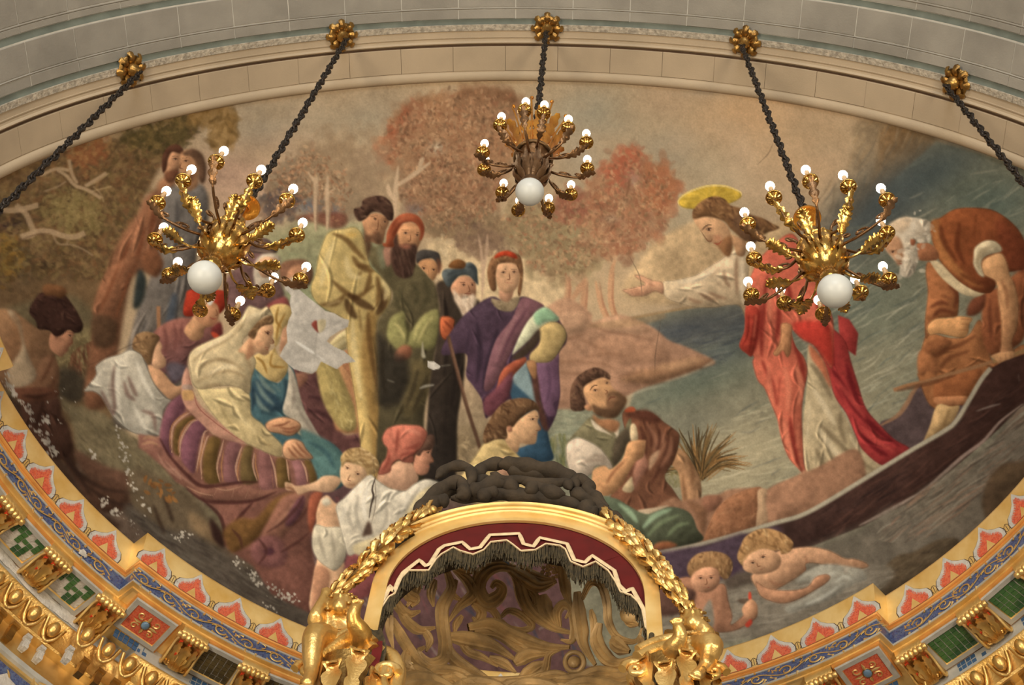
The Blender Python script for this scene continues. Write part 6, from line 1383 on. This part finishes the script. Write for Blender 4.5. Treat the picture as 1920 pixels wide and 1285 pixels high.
def chandelier_side(loc, arms, label, zring):
    root = tag(empty('chandelier', loc), label, 'chandelier', 'chandeliers hanging before the mural'); zr = zring-loc[2]
    globe_part(root, .104)
    b = MB(); b.lathe([(0, .10), (.05, .12), (.07, .17), (.055, .22), (.05, .28), (.075, .33), (.12, .38), (.145, .46), (.148, .56), (.135, .62), (.15, .64), (.12, .66), (.07, .68), (.04, .72), (.035, .80), (.042, .86), (.055, .92), (.045, .98), (.022, 1.03), (.018, 1.18), (0, 1.18)], 26); body = b.build('body', M['brass'], root)
    for k in range(8):
        a = 45*k; b = MB(); b.leaf(cr([pol(.07, a, .34), pol(.125, a, .39), pol(.153, a, .47), pol(.156, a, .56), pol(.17, a, .60)], 3), .045, pol(1, a+90, 0), 0, 4, .15, .005); b.build('applied_leaf', M['brass'], body)
    for k in range(10):
        a = 36*k+12; b = MB(); c = pol(.16, a, .66); d = pol(1, a, 0)
        b.tube([pol(.13, a, .64)+d*(.05+.045*(1-j/16)*cos(pi-j*.55))+np.array((0, 0, .05+.045*(1-j/16)*sin(j*.55)+.06*j/16)) for j in range(16)], np.linspace(.011, .005, 16), 6); b.build('scroll', M['brown_bronze'], body)
    b = MB(); b.lathe([(.02, 1.19), (.03, 1.205), (.05, 1.20), (.07, 1.215), (.09, 1.21), (.094, 1.225), (.085, 1.235), (.03, 1.225), (.022, 1.27), (0, 1.28)], 24); b.build('reflector_dish', M['amber'], root)
    for k in range(8):                                             # long gilt leaves spraying out below the branches
        a = 45*k+18; b = MB(); P = cr([pol(.11, a, .40), pol(.17, a, .36), pol(.24, a, .38), pol(.30, a, .43), pol(.35, a, .46), pol(.375, a, .465)], 5)
        b.leaf(cr(P[9::2], 3), .046, pol(1, a+90, 0), 0, 6, .2, .006); b.tube(P, np.linspace(.009, .004, len(P)), 5); b.ball(P[-1], .014, 8, 6); b.build('spray_leaf', M['brass'], root)
    for i, (a, r) in enumerate(arms): branch(root, a, r*.985, .60 if i % 2 else .52, zr+.01, .13, M['brown_bronze'], .14 if i % 2 else .05, leafm=M['brass'] if i % 2 else M['brown_bronze'], style=i % 2)
    return root
chandelier_mid((.001, -.52, -.40), [(-171.6,.381),(-132.5,.367),(-99.5,.395),(-78.4,.376),(-45.1,.367),(-20.7,.424),(7.6,.413),(42.0,.391),(72.2,.395),(105.1,.413),(131.5,.347),(167.8,.376)], 'bronze chandelier with a glowing openwork crown, middle of the three')
chandelier_side((-1.893, -.52, -2.05), [(-151.1,.497),(-123.1,.468),(-93.7,.523),(-63.2,.448),(-34.1,.488),(-4.9,.455),(30.8,.536),(56.4,.429),(90.3,.534),(113.6,.556),(147.1,.482),(178.1,.477)], 'gilt leafy chandelier hanging at the left before the seated women', -1.21)
chandelier_side((1.862, -.52, -2.035), [(-161.6,.49),(-132.8,.461),(-101.7,.462),(-70.9,.447),(-40.5,.522),(-15.4,.437),(23.4,.512),(45.0,.421),(81.2,.461),(115.8,.428),(140.5,.526),(168.5,.415)], 'gilt leafy chandelier hanging at the right before the red mantle', -1.15)
# ------------------------------------------------------------------ baldachin over the altar
YB = .6; XC = .045
bald = tag(empty('baldachin', (XC, YB, -4.4)), 'gilded altar baldachin with red velvet valance and carved openwork vault', 'baldachin')
BO = np.array((XC, YB, -4.4))
def L(p): return np.array(p, float)-BO
def arch_line(R, zs, dy, n=28, z0=-4.42, xs=1.0):
    P = [(XC-R*xs, YB+dy, z0), (XC-R*xs, YB+dy, (z0+zs)/2)]+[(XC-R*xs*cos(a), YB+dy, zs+R*sin(a)) for a in np.linspace(0, pi, n)]+[(XC+R*xs, YB+dy, (z0+zs)/2), (XC+R*xs, YB+dy, z0)]
    return [L(p) for p in P]
ZS = -3.575
def arch_band(prof, name, m):                                      # profile of (radius, depth) swept round the arch
    b = MB(); b.grid([arch_line(R, ZS, dy, 40) for R, dy in prof]); return b.build(name, m, bald)
arch_band([(.69, .016), (.69, 0), (.768, -.004), (.772, .0), (.772, .04)], 'front_band', M['gold_flat'])
b = MB(); b.grid([[L((XC-R*cos(a), YB+dy, ZS+R*sin(a))) for a in np.linspace(radians(40), radians(140), 40)] for R, dy in [(.770, .0), (.774, -.010), (.781, -.013), (.784, -.002), (.790, -.002), (.793, -.016), (.802, -.022), (.809, -.014), (.813, -.014), (.816, -.030), (.828, -.040), (.836, -.036), (.84, -.02), (.835, .1)]]); b.build('archivolt_moulding', M['gold_satin'], bald)
arch_band([(.692, .06), (.70, .10), (.72, .30)], 'lining', M['wood'])
def C4(x, y): return (660+x/3.0, 860+y/3.0)
edge = [(125,915),(165,850),(205,790),(240,770),(280,680),(320,640),(430,640),(470,580),(500,550),(570,510),(610,530),(680,550),(740,525),(780,480),(870,470),(900,490),(950,530),(1030,525),(1090,490),(1170,500),(1200,520),(1230,590),(1300,620),(1370,590),(1440,640),(1480,700),(1510,760),(1570,780),(1630,840),(1650,960),(1685,1000)]
zig = [(122,905),(150,840),(195,770),(215,725),(235,765),(265,690),(290,650),(380,580),(415,615),(440,600),(490,520),(520,500),(620,480),(665,520),(720,510),(775,440),(940,432),(965,490),(1020,505),(1055,455),(1210,490),(1250,580),(1310,595),(1350,555),(1475,640),(1500,720),(1540,760),(1575,740),(1640,860),(1655,940),(1680,985)]
E3 = np.array([at_y(*C4(*p), YB+.022) for p in edge]); Z3 = np.array([at_y(*C4(*p), YB+.018) for p in zig])
def dens(P, k):
    out = []
    for a, b_ in zip(P[:-1], P[1:]):
        for t in np.arange(k)/k: out.append(a+(b_-a)*t)
    return np.array(out+[P[-1]])
Ed = dens(E3, 6); rows = []
for i, p in enumerate(Ed):
    dx, dz = p[0]-XC, p[2]-ZS; a = atan2(max(dz, -.02), dx); top = np.array((XC+.70*cos(a), YB+.022, ZS+.70*sin(a) if dz > 0 else p[2]))
    if dz <= 0: top[0] = XC+.70*(1 if dx > 0 else -1)
    wv = .006*sin(i*.55); rows.append([L(top+(p-top)*f+np.array((0, wv*f, 0))) for f in (0, .33, .66, 1)])
b = MB(); b.grid(rows); b.build('velvet_valance', M['velvet'], bald)
b = MB(); b.tube([L(p-np.array((0, .012, 0))) for p in dens(Z3, 4)], .0125, 6, flat=.5, up=(0, 1, 0)); b.build('braid', M['braid'], bald)
b = MB(); b.tube([L(p-np.array((0, .012, 0))) for p in Ed], .006, 5, up=(0, 1, 0)); b.build('edge_braid', M['braid'], bald)
b = MB(); rr = random.Random(8); Fd = dens(E3, 26)
for p in Fd:
    h = .13+rr.uniform(-.03, .035); x, y, z = L(p); x += rr.uniform(-.004, .004); y += rr.uniform(-.01, .02); w_ = rr.uniform(.003, .0055)
    b.tube([(x, y, z), (x+rr.uniform(-.004, .004), y+.004, z-h*.5), (x+rr.uniform(-.008, .008), y+rr.uniform(-.008, .01), z-h)], [w_, w_, w_*.7], 4)
f = b.build('fringe', M['fringe'], bald); f['kind'] = 'stuff'
# loose valance ends at the springing
b = MB(); P0 = [at_y(x, y, YB-.02) for x, y in ((697,1180),(706,1215),(700,1250),(692,1278))]
b.grid([[L(p+np.array((d, .01*sin(d*90), 0))) for d in np.linspace(-.055, .05, 6)] for p in cr(P0, 3)]); b.build('hanging_tab', M['fringe'], bald)
b = MB(); P0 = [at_y(x, y, YB-.035) for x, y in ((708,1202),(707,1220),(702,1240),(697,1252))]; b.grid([[L(p+np.array((d, 0, 0))) for d in (-.025, 0, .025)] for p in cr(P0, 2)]); b.build('tab_patch', M['velvet'], bald)
b = MB()
for k in range(40):
    p = at_y(683+k*.75, 1262-abs(k-22)*.5, YB-.02); x, y, z = L(p); b.tube([(x, y, z), (x+rr.uniform(-.01, .01), y-.005, z-rr.uniform(.08, .13))], [.004, .0025], 4)
f = b.build('tab_fringe', M['fringe'], bald); f['kind'] = 'stuff'
b = MB(); b.tube([L(at_y(x, y, YB-.01)) for x, y in ((1222,1190),(1220,1220),(1224,1250),(1228,1290))], [.014, .02, .018, .02], 7); b.build('hanging_tab', M['fringe'], bald)
# openwork vault behind the arch: scrolls lying on an ellipsoid
VC = np.array((XC, YB+.05, -3.75)); VR = np.array((.84, .95, 1.22))
def vault(px, py):
    d = ray(px, py); o = (CAM-VC)/VR; e = d/VR; A = e@e; Bq = o@e; Cq = o@o-1; q = Bq*Bq-A*Cq
    if q < 0: return CAM+d*(-(Bq/A))
    return CAM+d*((-Bq+sqrt(q))/A)
def V(x, y): return vault(720+x/3.5556, 1020+y/3.5556)
def carved(pts, wpx, name='scroll', m='carved', ribs=True, taper=(.5, .25)):
    Q = cr([(x, y, 0) for x, y in pts], 6)[:, :2]; P = np.array([V(x, y) for x, y in Q]); n = len(P); W = wpx/3.5556/270*1.55
    b = MB(); u = np.linspace(0, 1, n); ww = W*.5*np.clip(np.minimum(taper[0]+(1-taper[0])*u*4, taper[1]+(1-taper[1])*(1-u)*2.2), 0, 1)
    nr = np.array([nz((p-VC)/VR**2) for p in P]); tg = np.gradient(P, axis=0); tg /= np.linalg.norm(tg, axis=1, keepdims=True)+1e-9; sd = np.cross(tg, nr)
    prof = [(-1, .0), (-.8, -.55), (-.45, -.38), (-.2, -.75), (.15, -.42), (.5, -.7), (.85, -.5), (1, 0), (.6, .4), (-.6, .4)]
    b.grid([[L(P[i]+sd[i]*ww[i]*a+nr[i]*ww[i]*c) for a, c in prof]+[L(P[i]+sd[i]*ww[i]*prof[0][0]+nr[i]*ww[i]*prof[0][1])] for i in range(n)])
    return b.build(name, M[m], bald)
for pts, w_ in [
    ([(880,170),(760,150),(660,200),(625,300),(680,390),(760,355),(785,295),(745,262),(715,295)], 62),
    ([(830,165),(930,230),(1040,285),(1150,250)], 60), ([(900,140),(980,200),(1060,230),(1130,235)], 36), ([(850,170),(900,260),(930,370),(1000,470),(1130,560),(1270,600)], 52),
    ([(560,560),(700,540),(830,600),(950,650),(1100,690),(1240,690)], 62), ([(600,590),(760,600),(900,690),(1000,730),(1120,720)], 46), ([(415,620),(560,640),(720,680),(870,770)], 62),
    ([(420,600),(425,720),(520,815),(640,880),(740,935)], 52), ([(420,190),(445,300),(385,430),(390,560),(405,680),(385,775),(300,795),(228,725),(270,690)], 56),
    ([(470,170),(560,250),(590,340),(500,420),(430,520)], 48), ([(440,120),(520,160),(610,190)], 56), ([(90,430),(150,520),(230,575),(340,560)], 44), ([(50,500),(120,640),(220,780),(320,840)], 52),
    ([(1290,320),(1300,450),(1320,580),(1335,680),(1410,810)], 58), ([(1320,370),(1380,260),(1450,275),(1490,400),(1500,520),(1560,625),(1680,650),(1725,550)], 38),
    ([(1440,530),(1420,640),(1470,745),(1560,800),(1710,740)], 56), ([(1520,640),(1580,690),(1640,720)], 60), ([(270,910),(330,850),(480,860),(620,925),(900,925),(1060,865),(1100,745),(1190,695)], 52),
    ([(900,910),(1000,830),(1095,785)], 46), ([(1130,915),(1300,915),(1450,860),(1660,880)], 64), ([(870,800),(960,745),(1090,735)], 56), ([(780,490),(830,448),(905,470),(985,545),(930,575),(840,555),(785,505)], 30),
    ([(590,400),(650,455),(625,520),(588,490)], 40), ([(1170,560),(1155,460),(1200,405),(1245,440),(1210,500)], 40), ([(1060,340),(1080,450),(1140,550)], 60), ([(1040,380),(1020,420),(960,400)], 36),
    ([(1180,120),(1200,230),(1220,340),(1250,420)], 46), ([(120,230),(150,330),(210,370),(180,420)], 50), ([(230,250),(200,330),(150,420)], 40), ([(340,240),(310,330),(330,420)], 40), ([(520,480),(480,540),(470,600)], 30),
    ([(100,820),(240,870),(330,930),(360,1000)], 60), ([(420,860),(560,960),(700,1000)], 70), ([(760,980),(900,960),(1100,1000)], 70), ([(1100,960),(1260,980),(1500,940)], 60), ([(1610,420),(1640,520),(1700,540)], 40), ([(40,420),(30,560),(60,700)], 40)]:
    carved(pts, w_)
for pts, w_ in [([(60,330),(90,420),(160,470),(240,450)], 44), ([(250,560),(300,640),(280,720)], 36), ([(640,420),(720,440),(760,520),(700,600)], 30), ([(960,300),(1010,360),(1000,440)], 34), ([(1240,460),(1270,560),(1250,650),(1180,640)], 34), ([(1380,440),(1400,540),(1380,620)], 30), ([(1580,300),(1620,380),(1600,460)], 34), ([(500,640),(560,720),(660,760),(760,820)], 34), ([(700,760),(800,800),(880,860)], 40), ([(1380,900),(1480,930),(1600,960),(1720,900)], 50), ([(160,700),(140,800),(200,900),(260,960)], 50), ([(480,240),(450,330),(520,380)], 34), ([(560,980),(700,940),(860,990)], 60), ([(1700,620),(1740,720),(1700,820)], 40)]: carved(pts, w_)
for pts, w_ in [([(60,960),(200,920),(380,950),(520,1010)], 80), ([(420,1000),(600,950),(800,1000),(900,1040)], 80), ([(780,1010),(960,960),(1150,990),(1260,1040)], 80), ([(1150,1000),(1350,950),(1560,980),(1720,960)], 80), ([(300,960),(420,910),(560,900),(660,950)], 46), ([(900,950),(1040,900),(1180,880),(1290,920)], 46), ([(1480,880),(1600,900),(1700,860),(1730,790)], 50), ([(30,760),(60,860),(140,930)], 50)]: carved(pts, w_)
b = MB(); mc = [V(1270+62*cos(a), 790+66*sin(a)) for a in np.linspace(0, 2*pi, 18, endpoint=False)]; b.tube([L(p) for p in mc], .016, 6, closed=True); q = V(1270, 790); b.ball(L(q), (.04, .03, .045), 12, 8); b.build('medallion', M['carved'], bald)
b = MB(); rr = random.Random(6)
for k in range(44):
    x, y = rr.gauss(1112, 34), rr.gauss(175, 44); b.ball(L(V(x, y)), .0135, 7, 5)
b.build('grape_cluster', M['carved'], bald)['kind'] = 'stuff'
b = MB(); b.ball(L(V(1640, 470)), (.06, .05, .07), 12, 8); b.build('pendant_fruit', M['carved'], bald)
b = MB(); c0 = [V(600+i*30, 130-46*sin(i/8*pi)+rr.uniform(-10, 10)) for i in range(9)]; b.grid([[L(p+np.array((0, -.03, -.0))), L(p+np.array((rr.uniform(-.01, .01), -.05, -.03))), L(p+np.array((0, -.03, -.085+.01*rr.random())))] for p in c0]); b.build('blue_cloth_scrap', M['blue_tile'], bald)
# dark carved cresting above the arch
def CRS(x, y, dy=0): return at_y(760+x/4, 850+y/4, YB+.14+dy)
def crest(pts, r, n=7, dy=0):
    P = cr([CRS(*p, dy) for p in pts], 5); rad = np.array([r*1.3*(.92+.14*sin(i*.8))*min(1, .25+3*min(i, len(P)-1-i)/len(P)*2) for i in range(len(P))])/4/300; b = MB(); b.tube([L(p) for p in P], rad, n); return b.build('cresting_scroll', M['wood'], bald)
for pts, r, dy in [([(230,190),(300,120),(400,95),(480,120),(500,190),(460,260)], 34, 0), ([(60,470),(140,380),(240,290),(330,230),(420,230),(440,300),(380,330)], 44, 0), ([(520,190),(580,110),(680,80),(760,90)], 42, .05), ([(640,150),(720,190),(840,200),(960,200)], 26, -.03),
                   ([(700,90),(800,80),(920,100),(1040,120),(1150,140),(1230,190),(1270,250)], 52, .03), ([(860,220),(960,215),(1100,230),(1200,220),(1240,270)], 32, -.02), ([(470,300),(560,270),(660,230),(760,230),(840,280)], 50, 0), ([(900,290),(1000,260),(1100,300),(1200,310)], 46, 0),
                   ([(1290,260),(1270,220),(1310,200),(1380,240),(1370,280),(1420,330),(1520,400)], 40, 0), ([(1240,280),(1330,330),(1420,370),(1480,430),(1520,500)], 46, .02), ([(340,340),(480,330),(620,310),(760,310),(900,320),(1060,340),(1220,370),(1340,420)], 46, .04), ([(560,340),(620,300),(700,290)], 40, -.03),
                   ([(60,480),(30,540),(0,600)], 46, .02), ([(1520,460),(1600,540),(1680,640)], 50, .03), ([(160,400),(240,360),(330,360)], 46, .02), ([(200,330),(300,300),(380,270)], 50, .06), ([(1340,380),(1380,440),(1440,460)], 50, 0), ([(760,120),(860,140),(960,150),(1080,170)], 40, .06), ([(520,240),(600,200),(640,260)], 40, .05)]:
    crest(pts, r, 11, dy)
bb = MB(); bb.grid([[L((XC-R*cos(a), YB+dy, ZS+R*sin(a))) for a in np.linspace(.5, pi-.5, 30)] for R, dy in ((.83, .08), (.91, .06), (.97, .12), (.91, .3))]); bb.build('cresting_base', M['wood'], bald)
# capitals and moulded shelves under the putti
def AT(px, py, dy=0): return L(at_y(px, py, YB+dy))
for sgn, pts, cx in ((-1, [(598,1232),(625,1216),(655,1200),(680,1206),(700,1222)], 652), (1, [(1196,1236),(1225,1222),(1265,1213),(1290,1222),(1318,1240)], 1262)):
    b = MB(); P = cr([AT(x, y, -.02) for x, y in pts], 4)
    for k, (o1, o2, rr_) in enumerate(((0, 0, .042), (.03, -.05, .03), (-.02, .045, .026))): b.tube([p+np.array((0, o1, o2)) for p in P], rr_, 9)
    b.tube([p+np.array((0, .16, .0)) for p in P], .08, 8); b.build('shelf_moulding', M['gold'], bald)
    c = AT(cx, 1298, .10); b = MB(); b.lathe([(.16, -.6), (.15, -.25), (.15, -.1), (.17, .02), (.19, .10), (.0, .10)], 20, 0, c); cap = b.build('capital', M['gold_dark'], bald)
    for k in range(12):
        a = 30*k+15; d = pol(1, a, 0); up = np.array((0, 0, 1)); b = MB(); h = .12 if k % 2 else .02
        b.leaf(cr([c+d*.15+up*(-.34+h), c+d*.172+up*(-.22+h), c+d*.19+up*(-.10+h), c+d*.225+up*(-.06+h), c+d*.245+up*(-.10+h)], 5), .055, pol(1, a+90, 0), 0, 4, -.3, .01); b.build('acanthus_leaf', M['gold'], cap)
    for s_ in (-1, 1):
        b = MB(); cc = c+np.array((s_*.19, -.13, .0)); b.tube([cc+np.array((s_*.065*(1-k/18)*cos(k*.6), 0, .065*(1-k/18)*sin(k*.6))) for k in range(18)], np.linspace(.024, .010, 18), 7); b.build('volute', M['gold'], cap)
b = MB(); b.tube(cr([AT(712, 1224, .02), AT(735, 1235, .02), AT(745, 1262, .02), AT(738, 1300, .02)], 4), .045, 8); b.tube(cr([AT(722, 1256, -.02), AT(716, 1275, -.02), AT(722, 1295, -.02)], 3), .03, 8); b.build('console_scroll', M['gold'], bald)
# ------------------------------------------------------------------ gilded putti and garlands
def blob_mesh(chains, balls, name, m, parent, vox=.011):
    b = MB()
    for P, R in chains: b.tube(cr(P, 4), np.interp(np.linspace(0, 1, 4*(len(P)-1)+1), np.linspace(0, 1, len(P)), R), 10)
    for c, r in balls: b.ball(c, r, 12, 8)
    o = b.build(name, m, parent); md = o.modifiers.new('join', 'REMESH'); md.mode = 'VOXEL'; md.voxel_size = vox
    sm = o.modifiers.new('smooth', 'SMOOTH'); sm.factor = .5; sm.iterations = 3
    dg = bpy.context.evaluated_depsgraph_get(); me = bpy.data.meshes.new_from_object(o.evaluated_get(dg)); o.modifiers.clear(); old = o.data; o.data = me; me.name = name
    me.polygons.foreach_set('use_smooth', [True]*len(me.polygons)); me.update(); bpy.data.meshes.remove(old)
    return o
def putto(J, label):
    base = at_y(*J['pelvis'][:2], YB+J['pelvis'][2]); root = tag(empty('putto_statue', base), label, 'statue', 'gilded putti on the baldachin')
    g = lambda k: at_y(J[k][0], J[k][1], YB+J[k][2])-base
    ch = [([g('pelvis'), (g('pelvis')+g('chest'))/2, g('chest')], [.105, .10, .105]), ([g('chest'), g('neck')], [.09, .05]),
          ([g('pelvis'), g('knee_a'), g('ankle_a'), g('foot_a')], [.085, .068, .036, .03]), ([g('pelvis'), g('knee_b'), g('ankle_b'), g('foot_b')], [.085, .066, .038, .03]),
          ([g('chest'), g('shoulder_a'), g('elbow_a'), g('hand_a')], [.06, .055, .042, .026]), ([g('chest'), g('shoulder_b'), g('elbow_b'), g('hand_b')], [.06, .055, .042, .026])]
    head = g('head'); bl = [(head, (.075, .08, .09)), (head+np.array((0, -.05, -.055)), .042)]
    for k in ('hand_a', 'hand_b'):
        h = g(k); bl.append((h, .032))
        for q in range(5): a = q/4*2-1; ch.append(([h, h+np.array((a*.02, -.012, .03-.01*abs(a))), h+np.array((a*.026, -.022, .05-.018*abs(a)))], [.010, .009, .007]))
    for k, s_ in (('foot_a', 1), ('foot_b', 1)):
        f = g(k); an = g(k.replace('foot', 'ankle')); d = nz(f-an); sd = nz(np.cross(d, (0, 1, .3)))
        for q in range(5): a = q/4*2-1; bl.append((f+d*(.03-.008*abs(a))+sd*a*.026, .012+.003*(q == 0)))
    bl += [(head+np.array((0, -.085, .0)), (.014, .018, .016)), (head+np.array((-.03, -.07, .02)), .014), (head+np.array((.03, -.07, .02)), .014), (head+np.array((.075, .0, -.005)), (.014, .02, .024)), (head+np.array((-.075, .0, -.005)), (.014, .02, .024)), (head+np.array((0, -.078, -.035)), (.022, .012, .008))]
    blob_mesh(ch, bl, 'body', M['gold'], root, .0105)
    b = MB(); rr = random.Random(3)
    for k in range(46):
        d = nz((rr.gauss(0, 1), rr.gauss(.5, .8), rr.gauss(.5, .9))); c = head+d*np.array((.078, .083, .094)); R = rr.uniform(.014, .022)
        b.tube([c+R*np.array((cos(t), sin(t)*.6, sin(t)))*(1-t/9) for t in np.linspace(0, 6, 9)], .009, 5)
    b.build('curly_hair', M['gold_dark'], root)
    b = MB(); pc = g('pelvis'); P = cr([pc+np.array(v) for v in ((-.12, -.07, .04), (-.05, -.11, -.02), (.05, -.11, .0), (.12, -.05, .06))], 4); b.tube(P, .035, 8, flat=.7); b.tube(P+np.array((0, -.01, -.05)), .028, 8, flat=.7); b.build('loincloth', M['gold_dark'], root)
putto(dict(pelvis=(637,1222,.10), chest=(625,1172,.06), neck=(633,1150,.03), head=(640,1142,-.02), knee_a=(592,1192,-.10), ankle_a=(583,1262,-.06), foot_a=(576,1284,-.12), knee_b=(676,1196,-.06), ankle_b=(662,1162,-.16), foot_b=(668,1135,-.20),
           shoulder_a=(600,1168,.02), elbow_a=(592,1158,-.04), hand_a=(611,1116,-.04), shoulder_b=(648,1172,.04), elbow_b=(655,1160,0), hand_b=(640,1122,-.02)), 'gilded putto holding up the left garland of the baldachin')
putto(dict(pelvis=(1296,1222,.10), chest=(1305,1190,.06), neck=(1300,1176,.03), head=(1297,1172,0), knee_a=(1333,1212,-.10), ankle_a=(1322,1250,-.04), foot_a=(1305,1268,-.10), knee_b=(1262,1222,-.06), ankle_b=(1276,1196,-.16), foot_b=(1270,1172,-.20),
           shoulder_a=(1322,1192,.02), elbow_a=(1322,1184,-.04), hand_a=(1301,1156,-.04), shoulder_b=(1288,1192,.04), elbow_b=(1283,1186,.02), hand_b=(1290,1160,-.02)), 'gilded putto holding up the right garland of the baldachin')
def garland(px, label):
    P = cr([at_y(x, y, YB+d) for x, y, d in px], 8); base = P[0]; root = tag(empty('garland', base), label, 'garland', 'gilded garlands beside the baldachin arch'); rr = random.Random(len(px)+int(px[0][0]))
    b = MB(); b.tube(P-base, .016, 7); b.build('stem', M['gold_dark'], root); n = len(P)
    for i in range(0, n-1):
        t = nz(P[i+1]-P[i]); s1 = nz(np.cross(t, (0, 1, 0))); s2 = nz(np.cross(t, s1)); w_ = .024+.014*sin(pi*i/n)
        for k in range(3):
            a = rr.uniform(0, 6.28)+k*2.1; d = s1*cos(a)+s2*sin(a); c = P[i]-base; b = MB()
            b.leaf([c, c+d*w_*.8+t*.02, c+d*w_*1.3+t*.05, c+d*w_*1.25+t*.085], w_*.6, np.cross(t, d), 0, 2, -.4, .006); b.build('leaf', M['gold'], root)
        if i % 2 == 0: b = MB(); a = rr.uniform(2.5, 5.5); b.ball(P[i]-base+(s1*cos(a)+s2*sin(a))*w_*.9, rr.uniform(.02, .03), 8, 6); b.build('fruit', M['gold'], root)
garland([(618,1122,-.02),(640,1100,-.03),(668,1075,-.04),(695,1050,-.05),(722,1020,-.05),(752,996,-.04),(782,974,-.02),(812,952,.02)], 'gilded leaf garland rising along the left side of the baldachin arch')
garland([(1301,1160,-.02),(1284,1132,-.03),(1262,1102,-.04),(1240,1072,-.05),(1215,1042,-.05),(1188,1014,-.04),(1158,990,-.02),(1128,962,.02)], 'gilded leaf garland rising along the right side of the baldachin arch')
